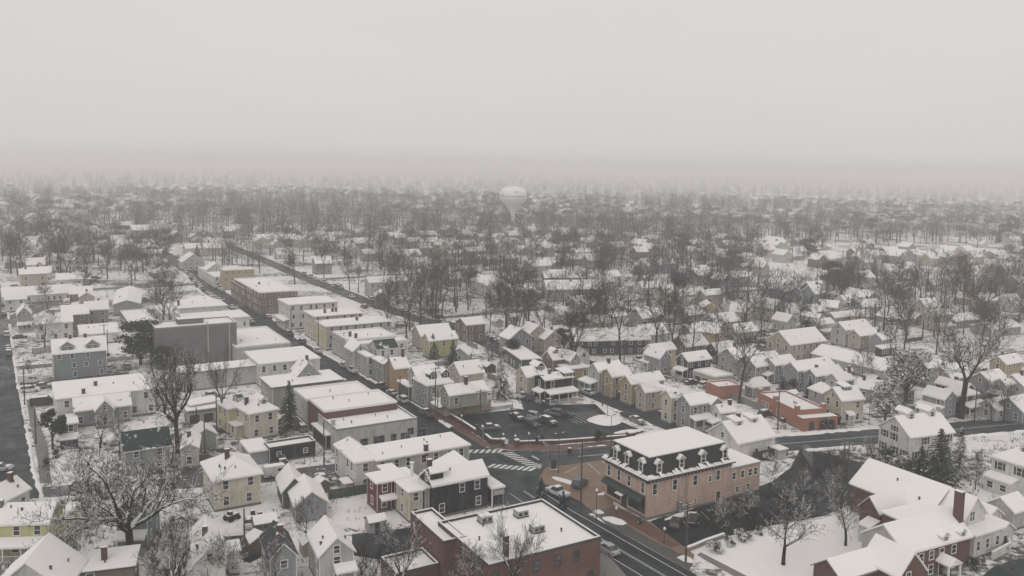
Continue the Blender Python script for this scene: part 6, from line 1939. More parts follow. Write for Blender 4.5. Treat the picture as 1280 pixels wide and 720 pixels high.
LOWV = [lowtree(900 + i, 230) for i in range(6)] + [lowtree(950 + i, 80) for i in range(4)]
chunks = []
hs = np.array([(q.x, q.y) for q in HSPOT])
ntree = 0
for i in range(14000):
    if i < 9500:
        D = math.sqrt(rs.uniform(330 ** 2, rs.uniform(750, 3000) ** 2)); v = LOWV[rs.randint(6) if D < 1500 else 6 + rs.randint(4)]
    else:
        D = math.sqrt(rs.uniform(1400 ** 2, 4200 ** 2)); v = LOWV[6 + rs.randint(4)]
    a = rs.uniform(-.60, .60)
    x, y = D * math.sin(a), D * math.cos(a)
    px, py = Q((x, y, 0))
    if 940 < px < 1260 and 306 < py < 352: continue
    c = math.sin(x * .011 + 1.3) + math.sin(y * .013) + math.sin((x + y) * .006)
    if D < 800 and c > 1.3 and rs.rand() < .4: continue
    if px < 480 and py > 345: continue
    if D < 430 and rs.rand() < .3: continue
    if near_road((x, y), 1.0): continue
    if len(hs) and D < 1900 and (((hs - (x, y)) ** 2).sum(1).min() < 30): continue
    if on_building(Vector((x, y, 0)), 1.5): continue
    h = rs.uniform(9, 22) * (1.0 if D < 1300 else .85)
    t = rs.uniform(0, 6.28); ct, st_ = math.cos(t), math.sin(t)
    w_ = v.copy() * h
    chunks.append(np.stack([w_[:, 0] * ct - w_[:, 1] * st_ + x, w_[:, 0] * st_ + w_[:, 1] * ct + y, w_[:, 2]], 1))
    ntree += 1
co_ = np.concatenate(chunks)
me = bpy.data.meshes.new('distant_woods'); nv = len(co_); nf = nv // 3
me.vertices.add(nv); me.vertices.foreach_set('co', co_.astype(np.float32).ravel())
me.loops.add(nv); me.loops.foreach_set('vertex_index', np.arange(nv, dtype=np.int32))
me.polygons.add(nf); me.polygons.foreach_set('loop_start', np.arange(0, nv, 3, dtype=np.int32))
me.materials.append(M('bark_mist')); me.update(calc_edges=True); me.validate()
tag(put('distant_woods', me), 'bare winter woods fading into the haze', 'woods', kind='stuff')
print('trees', NT, 'wood', ntree)
# undergrowth: weeds, brush and garden litter sticking out of the snow
um = MB()
for i in range(34000):
    px, py = rng.uniform(-20, 1300), 330 + 400 * rng.random()
    p = P(px, py)
    big = math.sin(p.x * .09 + 2) + math.sin(p.y * .083) + math.sin((p.x - p.y) * .05)
    if big < .2 and rng.random() < .93: continue
    if near_road(p, -.6) or on_building(p, .3): continue
    if 860 < px < 1080 and py > 645: continue
    if 560 < px < 870 and 500 < py < 720: continue
    if 810 < px < 1090 and py > 570: continue
    for k in range(5):
        a = rng.uniform(0, 6.28); l = rng.uniform(.25, 1.2); x, y = p.x + rng.uniform(-.5, .5), p.y + rng.uniform(-.5, .5)
        w = rng.uniform(.02, .06)
        um.poly([(x - w * math.sin(a), y + w * math.cos(a), 0), (x + w * math.sin(a), y - w * math.cos(a), 0), (x + math.cos(a) * l * .6, y + math.sin(a) * l * .6, l)], 'brush')
tag(um.build('undergrowth'), 'weeds and brush sticking out of the snow', 'undergrowth', kind='stuff')
def brush(px0, py0, px1, py1, n, h, label):
    m = MB()
    for i in range(n):
        p = P(rng.uniform(px0, px1), rng.uniform(py0, py1))
        if on_building(p, .2): continue
        for k in range(7):
            a = rng.uniform(0, 6.28); l = h * rng.uniform(.4, 1.1); tl_ = rng.uniform(.2, .8)
            e = Vector((p.x + math.cos(a) * l * tl_, p.y + math.sin(a) * l * tl_, l))
            m.tube((p.x, p.y, 0), e, .035, .012, 3, 'brush')
            for q in range(3):
                b_ = rng.uniform(0, 6.28); f = rng.uniform(.4, .95); s = Vector((p.x, p.y, 0)).lerp(e, f)
                m.tube(s, s + Vector((math.cos(b_) * l * .3, math.sin(b_) * l * .3, l * .25)), .016, .006, 3, 'brush')
    tag(m.build('thicket'), label, 'thicket', kind='stuff')
brush(186, 650, 250, 745, 150, 1.7, 'dark thicket between the teal house and the narrow white house')
brush(880, 612, 1020, 650, 60, 1.3, 'low brush growing through the dark parking lot edge')
brush(440, 690, 520, 735, 60, 2.2, 'dark thicket before the low shed')
brush(880, 640, 975, 668, 60, 1.8, 'snowy thicket along the edge of the dark parking lot')
brush(1000, 570, 1060, 600, 70, 1.4, 'scrub bank between the dark parking lot and the crossing street')
brush(1085, 560, 1140, 592, 60, 1.6, 'shrubby garden before the white colonial house')
brush(560, 700, 740, 740, 40, 2.2, 'bare brush in front of the red brick building')
# ------------------------------------------------------------------ vehicles
def mat_car(name, col):
    m, nt, b = nodes('paint_' + name)
    c = mix(nt, ramp(nt, noise(nt, 1.3, 3, .6, wpos(nt)), .45, .8), col, tuple(x * .55 + .05 for x in col))
    nt.links.new(c, b.inputs['Base Color']); b.inputs['Roughness'].default_value = .28
    b.inputs['Coat Weight'].default_value = .4
    MATS['paint_' + name] = m
for k, c in dict(white=(.62, .62, .61), black=(.015, .016, .018), grey=(.16, .165, .17), silver=(.38, .39, .40), blue=(.04, .07, .12), green=(.03, .055, .045), red=(.20, .025, .02), teal=(.30, .42, .44)).items(): mat_car(k, c)
def loft(mb, st, mat, glass=None):
    """stations (x, half width low, z low, half width high, z high)"""
    rings = []
    for (x, w0, z0, w1, z1) in st:
        rings.append([(x, -w0, z0), (x, w0, z0), (x, w0 * 1.0, z0 + (z1 - z0) * .6), (x, w1, z1), (x, -w1, z1), (x, -w0 * 1.0, z0 + (z1 - z0) * .6)])
    for a, b in zip(rings, rings[1:]):
        for i in range(6):
            j = (i + 1) % 6
            mb.poly([a[i], a[j], b[j], b[i]][::-1], mat)
    mb.poly(rings[0], mat); mb.poly(rings[-1][::-1], mat)
CARP = {}
def car_meshes(kind):
    if kind in CARP: return CARP[kind]
    body, cab, roof, snow = MB(), MB(), MB(), MB()
    if kind == 'sedan':
        Lh, wh = 2.3, .90
        loft(body, [(-2.3, .78, .38, .66, .72), (-2.15, .88, .26, .80, .90), (-1.3, .90, .22, .84, .96), (.9, .90, .22, .84, .94), (1.9, .88, .24, .78, .84), (2.3, .74, .36, .62, .64)], 'P')
        loft(cab, [(-1.75, .76, .93, .70, .95), (-1.05, .80, .93, .60, 1.40), (.35, .80, .93, .60, 1.40), (1.15, .78, .92, .70, .94)], 'glass')
        roof.slab([(-1.02, -.60, 1.44), (.30, -.60, 1.44), (.30, .60, 1.44), (-1.02, .60, 1.44)], .06, 'P')
        tops = [(-1.0, .3, .56, 1.445), (.95, 1.85, .72, .93), (-2.1, -1.6, .7, .95)]; zc = 1.44
        wx, wr = (1.40, -1.38), .33
    elif kind == 'suv':
        Lh, wh = 2.35, .95
        loft(body, [(-2.35, .86, .40, .80, .92), (-2.2, .93, .30, .88, 1.06), (.9, .95, .28, .90, 1.06), (2.0, .92, .32, .82, .98), (2.35, .80, .42, .70, .76)], 'P')
        loft(cab, [(-2.22, .84, 1.04, .80, 1.08), (-1.95, .86, 1.04, .70, 1.66), (.35, .86, 1.04, .70, 1.66), (1.05, .84, 1.04, .76, 1.07)], 'glass')
        roof.slab([(-1.98, -.72, 1.72), (.32, -.72, 1.72), (.32, .72, 1.72), (-1.98, .72, 1.72)], .08, 'P')
        for x in (-.75,):
            for s in (-1, 1): roof.box(x - .06, x + .06, s * .80 - .05, s * .80 + .05, 1.05, 1.66, 'P')
        tops = [(-1.9, .25, .66, 1.725), (1.15, 1.95, .76, 1.03)]
        wx, wr = (1.45, -1.42), .37
    elif kind == 'van':
        Lh, wh = 2.9, 1.0
        loft(body, [(-2.9, .96, .40, .92, 2.1), (-2.85, 1.0, .35, .93, 2.25), (1.2, 1.0, .35, .93, 2.25), (1.75, 1.0, .35, .88, 1.75), (2.2, .98, .35, .88, 1.22), (2.75, .95, .38, .82, 1.02), (2.9, .86, .45, .76, .72)], 'P')
        cab.box(-.35, .75, -1.012, -.985, 1.35, 1.85, 'glass'); cab.box(-.35, .75, .985, 1.012, 1.35, 1.85, 'glass')
        cab.box(.95, 1.60, -1.012, -.975, 1.30, 1.78, 'glass'); cab.box(.95, 1.60, .975, 1.012, 1.30, 1.78, 'glass')
        cab.poly([(2.16, -.82, 1.27), (2.16, .82, 1.27), (1.34, .82, 2.12), (1.34, -.82, 2.12)], 'glass')
        roof.slab([(-2.8, -.9, 2.3), (1.1, -.9, 2.3), (1.1, .9, 2.3), (-2.8, .9, 2.3)], .06, 'P')
        tops = [(-2.75, 1.0, .86, 2.305)]
        wx, wr = (1.95, -1.75), .36
    else:   # pickup
        Lh, wh = 2.6, .95
        loft(body, [(-2.6, .88, .45, .86, .98), (-2.5, .94, .38, .90, 1.02), (-.5, .95, .36, .90, 1.04), (.95, .95, .36, .90, 1.06), (2.3, .92, .38, .84, .98), (2.6, .82, .45, .74, .76)], 'P')
        loft(cab, [(-.62, .84, 1.02, .80, 1.06), (-.50, .84, 1.02, .70, 1.68), (.55, .84, 1.02, .70, 1.68), (1.25, .82, 1.04, .76, 1.07)], 'glass')
        roof.slab([(-.5, -.7, 1.74), (.52, -.7, 1.74), (.52, .7, 1.74), (-.5, .7, 1.74)], .08, 'P')
        tops = [(-.45, .48, .64, 1.745)]
        wx, wr = (1.65, -1.55), .39
    for i, (x0, x1, w, z) in enumerate(tops):
        r2 = random.Random(i + 3); n = 6
        top = [[(x0 + (x1 - x0) * a / n, -w + 2 * w * b / 4, z + (.10 + .05 * r2.random()) * (1 if 0 < a < n and 0 < b < 4 else .25)) for b in range(5)] for a in range(n + 1)]
        for a in range(n):
            for b in range(4): snow.poly([top[a][b], top[a + 1][b], top[a + 1][b + 1], top[a][b + 1]], 'roof_snow')
    wheel = MB()
    k = []
    for y in (-.11, .11):
        pass
    wheel.lathe([(.02, -.11), (wr * .6, -.115), (wr, -.09), (wr, .09), (wr * .6, .115), (.02, .11)], 12, 'rubber')
    rim = MB(); rim.lathe([(.0, .118), (wr * .55, .122), (wr * .58, .10)], 8, 'metal')
    wm = wheel.mesh('wheel', True); rm = rim.mesh('rim')
    lt = MB(); lt.box(-.05, .05, -.20, .20, -.08, .08, 'lamp_glass'); tl_ = MB(); tl_.box(-.04, .04, -.16, .16, -.12, .12, 'lens_red')
    MATS.setdefault('P', M('paint_grey'))
    CARP[kind] = (body.mesh('body'), cab.mesh('windows'), roof.mesh('roof_panel'), snow.mesh('snow_cover'), wm, rm, lt.mesh('headlight'), tl_.mesh('tail_light'), wx, wr, Lh, wh)
    return CARP[kind]
CARN = {'sedan': 'parked_car', 'suv': 'parked_suv', 'van': 'delivery_van', 'pickup': 'pickup_truck'}
def car(px, py, ang, kind, col, snow, label, group=None, at=None, z=0.045):
    m = car_meshes(kind); p = at if at is not None else P(px, py)
    o = empty(CARN[kind], (p.x, p.y, z), math.radians(ang))
    for nm, me in (('body', m[0]), ('windows', m[1]), ('roof_panel', m[2])):
        c = put(nm, me, o)
        for i, s in enumerate(c.material_slots):
            if me.materials[i] == M('P'): s.link = 'OBJECT'; s.material = M('paint_' + col)
    if snow: put('snow_cover', m[3], o)
    wx, wr, Lh, wh = m[8:12]
    for x in wx:
        for s in (-1, 1):
            w_ = put('wheel', m[4], o, (x, s * (wh - .08), wr)); w_.rotation_euler = (-s * PI / 2, 0, 0)
            put('rim', m[5], w_)
    zl = .68 if kind == 'sedan' else .82
    for s in (-1, 1):
        put('headlight', m[6], o, (Lh - .12, s * (wh - .30), zl)); put('tail_light', m[7], o, (-Lh + .06, s * (wh - .22), zl + .05))
    tag(o, label, {'sedan': 'car', 'suv': 'car', 'van': 'van', 'pickup': 'truck'}[kind], group)
    return o
gU, gV = GRID + 90, GRID
G1 = 'cars in the corner parking lot'
car(646, 524, -55, 'sedan', 'black', 1, 'dark car with white patch on its roof heading the lot group', G1)
car(670, 524, -40, 'suv', 'silver', 0, 'silver grey car in the middle of the lot group', G1)
car(664, 533, -50, 'suv', 'black', 0, 'black car nearest the crossing in the lot group', G1)
car(686, 530, -50, 'suv', 'green', 1, 'dark green car with snowy white roof in the lot', G1)
car(692, 519, 150, 'suv', 'grey', 0, 'grey estate car at the back of the lot group', G1)
car(706, 521, 150, 'sedan', 'black', 0, 'black car beside the grey estate in the lot', G1)
car(613, 537, 15, 'sedan', 'grey', 1, 'grey car with snowy bonnet by the low lot wall', G1)
car(667, 501, -20, 'suv', 'blue', 0, 'dark car in the driveway of the black porch house')
car(688, 505, 20, 'sedan', 'black', 1, 'dark car parked under the white columned porch')
car(653, 498, 12, 'pickup', 'white', 1, 'white pickup parked beside the black porch house')
car(735, 493, gU, 'sedan', 'teal', 1, 'pale blue white car driving down the back street')
car(779, 497, 20, 'suv', 'black', 1, 'dark car on the driveway of the broad tan house')
car(785, 522, gU + 180, 'sedan', 'black', 0, 'black car parked by the large spread snow pile')
car(796, 528, gU + 180, 'sedan', 'grey', 1, 'snowy car parked next along from the large snow pile')
car(853, 525, 20, 'sedan', 'silver', 1, 'silver car before the large grey house')
car(882, 484, 30, 'suv', 'white', 1, 'snow covered car behind the coral garage')
car(864, 480, 30, 'sedan', 'black', 1, 'dark car by the beige garage block')
car(875, 476, 30, 'suv', 'black', 0, 'black car in front of the beige garage doors')
car(957, 520, 40, 'suv', 'black', 1, 'dark car by the end of the grey fence')
car(986, 527, 15, 'sedan', 'black', 1, 'dark car under the wall of the coral house')
car(348, 595, 28, 'van', 'white', 1, 'white delivery van on the side street')
car(351, 577, -60, 'suv', 'black', 1, 'black car with snowy roof behind the white van')
car(377, 538, 120, 'suv', 'grey', 1, 'boxy dark car parked beside the tall spruce')
car(402, 601, 120, 'sedan', 'white', 1, 'white car wearing a thick coat of snow')
car(313, 657, 100, 'sedan', 'white', 1, 'white snowed-in car in the yard of the cream hip roofed house')
car(760, 690, 121, 'sedan', 'silver', 0, 'silver grey car beside the red brick building')
car(725, 608, 62, 'suv', 'blue', 0, 'blue grey car on the brick paved forecourt', z=.14)
car(697, 619, 130, 'pickup', 'white', 1, 'white topped vehicle half hidden by the street pine')
car(845, 659, 70, 'suv', 'black', 0, 'black car against the side wall of the pink building')
car(866, 653, 70, 'sedan', 'black', 0, 'black car nearer the thicket by the side wall of the pink building')
car(1, 588, 10, 'sedan', 'silver', 1, 'grey car waiting at the end of the wide street')
car(38, 479, 25, 'van', 'white', 1, 'snow buried van in the yard beside the blue grey house')
car(38, 490, 25, 'suv', 'white', 1, 'snow buried car next to the buried van')
car(54, 485, 25, 'sedan', 'grey', 1, 'grey car under snow behind the buried vehicles')
car(54, 507, 28, 'van', 'black', 1, 'dark van with thick snowy roof before the large white building')
car(25, 423, 30, 'sedan', 'black', 1, 'black car with arched snowy roof by the plain white house')
car(534, 521, gU, 'sedan', 'black', 0, 'dark car on the main street opposite the corner house')
# cars along the kerbs of the main street
rc = random.Random(9)
for side in (-1, 1):
    pts = densify([p for p in main_pts if p[1] > 190], 6.6); off = offset_line(pts, side * 3.9)
    for i, q in enumerate(off):
        if not (200 < q.y < 470) or rc.random() < .30: continue
        px, py = Q((q.x, q.y, .8)); a = pts[min(i + 1, len(pts) - 1)] - pts[max(0, i - 1)]
        kind = rc.choice(('sedan', 'sedan', 'suv', 'suv', 'pickup')); col = rc.choice(('white', 'black', 'grey', 'silver', 'blue', 'black', 'red'))
        lab = unique(('snowy ' if rc.random() < .5 else '') + col + {'sedan': ' car', 'suv': ' tall car', 'pickup': ' pickup'}[kind] + ' at the kerb', px, py, ('', ' of the main street')) or 'small hazy car at the far kerb of the main street'
        car(0, 0, math.degrees(math.atan2(a.y, a.x)) + (0 if side > 0 else 180), kind, col, 1, lab, 'cars parked along the main street', at=q)
for (pts0, off, y0, y1, pr) in ((RIGHT, 3.0, 250, 460, .6), (LEFT, 6.0, 250, 345, .8)):
    pts = densify(pts0, 7); o_ = offset_line(pts, off)
    for i, q in enumerate(o_):
        if not (y0 < q.y < y1) or rc.random() < pr: continue
        px, py = Q((q.x, q.y, .8))
        if not -5 < px < 1285: continue
        a = pts[min(i + 1, len(pts) - 1)] - pts[max(0, i - 1)]
        kind, col = rc.choice(('sedan', 'suv')), rc.choice(('white', 'black', 'grey', 'silver'))
        lab = unique('snowy ' + col + ' car on the street', px, py) or 'small hazy car on a far back street'
        car(0, 0, math.degrees(math.atan2(a.y, a.x)), kind, col, 1, lab, 'cars parked along the side streets', at=q)
for (px, py) in ((20, 360), (32, 352), (58, 349), (72, 345), (120, 349), (126, 344), (118, 353), (508, 393), (520, 397), (560, 392), (548, 397), (422, 358), (455, 385), (440, 372)):
    kind, col = rc.choice(('sedan', 'suv')), rc.choice(('white', 'black', 'grey'))
    lab = unique('snow topped ' + col + ' car', px, py) or 'small hazy car'
    car(px, py, GRID + rc.choice((0, 90)), kind, col, 1, lab, 'cars standing in the hazy yards')

# ------------------------------------------------------------------ poles, lamps, signals
def pole(px, py, ty, label, arms=1, box=False, lean=0):
    p = P(px, py); h = height_to(p, ty); o = empty('utility_pole', (p.x, p.y, 0), math.radians(gU if arms >= 0 else gV))
    m = MB(); m.tube((0, 0, -.2), (lean, 0, h), .17, .11, 8, 'pole_wood', True); m.build('pole', o)
    for k in range(abs(arms)):
        z = h - .35 - k * .9
        c = MB(); c.box(-.06, .06, -1.25, 1.25, z - .06, z + .06, 'pole_wood', top='roof_snow'); cr = c.build('crossarm', o)
        for y in (-1.1, -.5, .5, 1.1):
            i = MB(); i.lathe([(.05, 0), (.06, .08), (.03, .16), (0, .18)], 6, 'grey_trim', (0, y, z + .06)); i.build('insulator', cr)
    if box:
        t = MB(); t.lathe([(0, 0), (.26, 0), (.26, .85), (.18, .95), (0, .95)], 10, 'metal', (.42, 0, h - 2.4)); t.build('transformer', o)
    tag(o, label, 'utility pole')
    return p, h
PL = {}
PL['a'] = pole(857, 703, 628, 'dark utility pole with transformer at the snow heap by the main street', 2, True)
PL['b'] = pole(726, 629, 552, 'wooden utility pole in the middle of the brick pavement', 2, True)
PL['c'] = pole(544, 527, 459, 'tall utility pole with crossarms before the grey victorian house', 2, True)
PL['d'] = pole(600, 546, 487, 'tall utility pole rising from the low lot wall', 1, True)
pole(547, 524, 488, 'short pole beside the tall crossarm pole', 0)
PL['e'] = pole(673, 541, 495, 'plain pole standing among the cars in the lot', 0)
PL['f'] = pole(753, 507, 462, 'utility pole on the kerb of the back street', 1)
PL['g'] = pole(850, 533, 492, 'utility pole before the large grey house', 1)
PL['h'] = pole(836, 528, 497, 'thin pole before the narrow cream house', 0)
PL['i'] = pole(972, 538, 487, 'bare utility pole between the white cottage and coral house', 0)
PL['j'] = pole(1053, 608, 552, 'crossarm pole at the far edge of the dark parking lot', 1)
pole(1059, 600, 554, 'second crossarm pole at the far edge of the dark lot', 1)
pole(1218, 528, 485, 'grey pole beside the huge forked tree', 0)
PL['k'] = pole(45, 556, 506, 'pole with a small sign at the wide street pavement', 0)
PL['l'] = pole(31, 506, 457, 'crossarm pole at the kerb near the buried vehicles', -1)
PL['m'] = pole(20, 627, 590, 'pole before the small white cottage', 0)
pole(256, 572, 520, 'thin pole between the garages', 0); pole(246, 545, 509, 'short pole before the row of garages', 0)
pole(271, 542, 490, 'pole beside the ivy trunk', 0); pole(357, 546, 500, 'pole beside the pointed spruce', 0)
pole(405, 582, 527, 'pole by the white hipped corner building', 0); pole(306, 702, 636, 'dark pole in front of the small asphalt yard', 0)
pole(500, 512, 469, 'pale pole before the low green shop', 0); pole(485, 492, 442, 'pole beside the tan orange gabled building', 0)
pole(364, 425, 385, 'street pole before the three storey white block', 1); pole(398, 440, 400, 'street pole before the yellow fronted building', 1); pole(131, 442, 405, 'crossarm pole behind the blue grey twin gabled house', 1)
pole(135, 446, 412, 'plain pole behind the blue grey twin gabled house', 0); pole(780, 454, 424, 'crossarm pole before the long dark hall', 2)
pole(430, 446, 415, 'street pole by the long party roof', 1); pole(134, 372, 366, 'short pole on the snowy hump', 0)

def lamp(px, py, ty, label, arm=False, heads=1):
    p = P(px, py); h = height_to(p, ty); o = empty('street_lamp', (p.x, p.y, .05), math.radians(gU))
    m = MB(); m.tube((0, 0, 0), (0, 0, h * .12), .12, .08, 8, 'dark_metal'); m.tube((0, 0, h * .12), (0, 0, h - .35), .06, .05, 8, 'dark_metal'); m.build('pole', o)
    if heads == 1:
        l = MB(); l.lathe([(.06, 0), (.20, .10), (.24, .25), (.18, .42), (0, .5)], 10, 'lamp_glass', (0, 0, h - .45)); l.build('lamp_globe', o)
        c = MB(); c.lathe([(.2, 0), (.1, .12), (0, .2)], 8, 'roof_snow', (0, 0, h - .02)); c.build('snow_cap', o)
    else:
        for s in (-1, 1):
            l = MB(); l.tube((0, 0, h - .4), (0, s * .9, h - .15), .04, .03, 6, 'dark_metal'); l.box(-.14, .14, s * .9 - .3, s * .9 + .3, h - .2, h - .05, 'dark_metal', top='roof_snow'); l.build('lamp_head', o)
    tag(o, label, 'street lamp')
lamp(577, 534, 519, 'globe lamp behind the snowy low wall'); lamp(629, 554, 542, 'globe lamp at the brick gateway nearest the wall'); lamp(644, 556, 544, 'globe lamp at the far side of the brick gateway')
lamp(661, 556, 541, 'globe lamp behind the snowy kerb of the crossing'); lamp(759, 523, 480, 'tall lamp rising from the large snow pile', heads=2); lamp(763, 570, 518, 'double headed lamp at the kerb of the cross street', heads=2)
lamp(698, 592, 541, 'tall thin lamp at the edge of the brick forecourt', heads=2); lamp(745, 650, 612, 'lamp at the snow heap on the brick pavement'); lamp(1086, 531, 495, 'tall lamp at the kerb before the cream dormer house', heads=2)
lamp(830, 680, 660, 'short bollard lamp on the brick walk'); lamp(770, 650, 634, 'crooked small lamp in the snow pile'); lamp(640, 522, 500, 'lamp on the far side of the lot', heads=1)
def signal(px, py, ty, ang, arm, label):
    p = P(px, py); h = height_to(p, ty); o = empty('traffic_signal', (p.x, p.y, .1), math.radians(ang))
    m = MB(); m.tube((0, 0, 0), (0, 0, h), .14, .10, 8, 'metal', True); m.build('pole', o)
    a = MB(); a.tube((0, 0, h - .3), (arm, 0, h + .9), .09, .06, 6, 'metal'); a.tube((0, 0, h - 1.0), (arm * .5, 0, h + .25), .06, .05, 6, 'metal'); ar = a.build('mast_arm', o)
    for t in (arm - .2,):
        s = MB(); s.box(t - .22, t + .22, -.2, .2, h - .35, h + .95, 'signal_yellow', top='roof_snow'); s.build('signal_head', o)
        b_ = MB(); b_.box(t - .34, t + .34, .2, .23, h - .42, h + 1.02, 'dark_metal'); b_.build('backplate', o)
        for k in range(3):
            l = MB(); l.lathe([(.14, 0), (.13, .06), (0, .07)], 10, 'signal_lens'); q = l.build('lens', o, (t, -.2, h - .12 + .42 * k)); q.rotation_euler = (PI / 2, 0, 0)
    tag(o, label, 'traffic signal')
signal(684, 583, 555, 150, 2.6, 'traffic signal with yellow head on a slanting arm at the crossing')
signal(604, 552, 536, 190, 1.6, 'yellow traffic signal by the low wall at the crossing')
def wire(a, b, label, dz=-.3):
    (p, h), (q, k) = PL[a], PL[b]; m = MB(); n = 10
    for off in (-1.0, 0.0, 1.0):
        d_ = (q - p).normalized(); o_ = Vector((-d_.y, d_.x, 0)) * off
        A, E = Vector((p.x, p.y, h + dz)) + o_, Vector((q.x, q.y, k + dz)) + o_
        pts = [A.lerp(E, i / n) - Vector((0, 0, 4 * .035 * (E - A).length * .35 * (i / n) * (1 - i / n))) for i in range(n + 1)]
        for s, t in zip(pts, pts[1:]): m.tube(s, t, .018, .018, 3, 'dark_metal')
    tag(m.build('overhead_wires'), label, 'overhead wires')
wire('a', 'b', 'overhead wires from the transformer pole to the brick pavement pole'); wire('b', 'd', 'overhead wires crossing the street junction'); wire('d', 'c', 'overhead wires above the low lot wall')
wire('a', 'j', 'overhead wires over the dark parking lot'); wire('f', 'g', 'overhead wires along the back street'); wire('k', 'l', 'overhead wires along the wide street')

# ------------------------------------------------------------------ walls, fences, small things
def wall(name, px, h, t, mat, label, cap='roof_snow', cat='wall', world=None):
    pts = world or [V2(P(*p)) for p in px]; o = empty(name, (pts[0].x, pts[0].y, 0)); m, c = MB(), MB()
    pts = [p - pts[0] for p in pts]
    for a, b in zip(pts, pts[1:]):
        d_ = (b - a).normalized(); nn = Vector((-d_.y, d_.x)) * (t / 2)
        q = [a - nn, b - nn, b + nn, a + nn]
        m.slab([(p.x, p.y, h) for p in q], h + .05, mat, mat)
        if cap:
            q = [a - nn * 1.25, b - nn * 1.25, b + nn * 1.25, a + nn * 1.25]
            c.slab([(p.x, p.y, h + .13) for p in q], .12, cap, cap)
    m.build('wall' if cat == 'wall' else 'panel', o)
    if cap: c.build('snow_cap', o)
    tag(o, label, cat); return o
wall('low_wall', [(561, 521), (578, 531), (597, 543.5)], 1.0, .45, 'brick_dark', 'low brick wall with snowy coping along the main street pavement')
wall('low_wall', [(607, 548), (614, 554), (627.5, 554.5)], 1.0, .45, 'brick_dark', 'short bent brick wall by the traffic signal')
wall('low_wall', [(648, 556), (700, 554.5), (786, 548)], .8, .45, 'brick_dark', 'long low brick wall between the lot and the cross street')
wall('low_wall', [(857, 690), (868, 686), (882, 680), (905, 672)], .7, .4, 'stone', 'low snowy wall at the corner of the church lawn')
wall('low_wall', [(847, 472), (858, 469)], 1.8, .3, 'brick_red', 'red brick wall under the charcoal twin gabled house')
wall('retaining_wall', [(1240, 700), (1262, 688), (1258, 676)], 1.3, .3, 'plain_white', 'white ramp wall before the church annex')
wall('retaining_wall', [(598, 512), (617, 513), (641, 509.5)], .9, .35, 'plain_palegrey', 'snowy retaining wall at the back of the parking lot')
def pier(px, py, s, h, mat, label):
    p = P(px, py); o = empty('brick_pier', (p.x, p.y, 0), math.radians(GRID)); m = MB(); m.box(-s, s, -s, s, 0, h, mat); m.build('shaft', o)
    c = MB(); c.box(-s - .1, s + .1, -s - .1, s + .1, h, h + .15, mat); c.build('coping', o)
    k = MB(); k.slab([(-s - .06, -s - .06, h + .35), (s + .06, -s - .06, h + .35), (s + .06, s + .06, h + .35), (-s - .06, s + .06, h + .35)], .2, 'roof_snow', bottom=False); k.build('snow_cap', o); tag(o, label, 'pier')
pier(788, 552, .75, 2.0, 'brick_red', 'square red brick pier at the lot corner beside the cross street')
pier(629, 558, .4, 1.5, 'brick_red', 'brick gate pier nearest the zebra crossing'); pier(646, 559, .4, 1.5, 'brick_red', 'brick gate pier at the far side of the gateway')
def fence(px, h, label, mat='wood', snow=True):
    pts = densify([V2(P(*p)) for p in px], 2.2); o = empty('fence', (pts[0].x, pts[0].y, 0)); p0 = pts[0]; m = MB()
    for a, b in zip(pts, pts[1:]):
        d_ = (b - a).normalized(); nn = Vector((-d_.y, d_.x)) * .03; a, b = a - p0, b - p0
        n = 8
        for i in range(n):
            s, e = a.lerp(b, (i + .06) / n), a.lerp(b, (i + .94) / n)
            m.slab([((s - nn).x, (s - nn).y, h), ((e - nn).x, (e - nn).y, h), ((e + nn).x, (e + nn).y, h), ((s + nn).x, (s + nn).y, h)], h - .05, 'roof_snow' if snow else mat, mat)
    m.build('boards', o)
    for q in pts:
        k = MB(); k.box(q.x - p0.x - .07, q.x - p0.x + .07, q.y - p0.y - .07, q.y - p0.y + .07, 0, h + .12, mat); k.build('post', o)
    tag(o, label, 'fence')
mat_plain('fence_grey', (.22, .22, .215), .8); mat_plain('fence_green', (.045, .07, .06), .7); mat_plain('fence_dark', (.05, .055, .06), .8)
fence([(905, 494), (930, 505), (962, 518)], 1.8, 'long grey board fence running up to the coral house', 'fence_grey')
fence([(941, 578), (984, 570)], 2.2, 'dark board fence below the white cottage with dormers', 'fence_dark', False)
fence([(411, 625), (458, 617)], 1.9, 'dark green board fence behind the grey double garage', 'fence_green')
fence([(1171, 506), (1134, 516)], 1.2, 'low grey fence before the glazed porch', 'fence_grey')
fence([(78, 667), (110, 661), (112, 640)], 1.4, 'weathered yard fence beside the lime green house', 'fence_dark')
fence([(232, 580), (262, 576)], 1.6, 'brown board fence before the small pale gabled house', 'wood')
fence([(1207, 512), (1240, 505)], 1.0, 'white edged garden fence behind the dark red porch house', 'fence_grey')
NS = 0
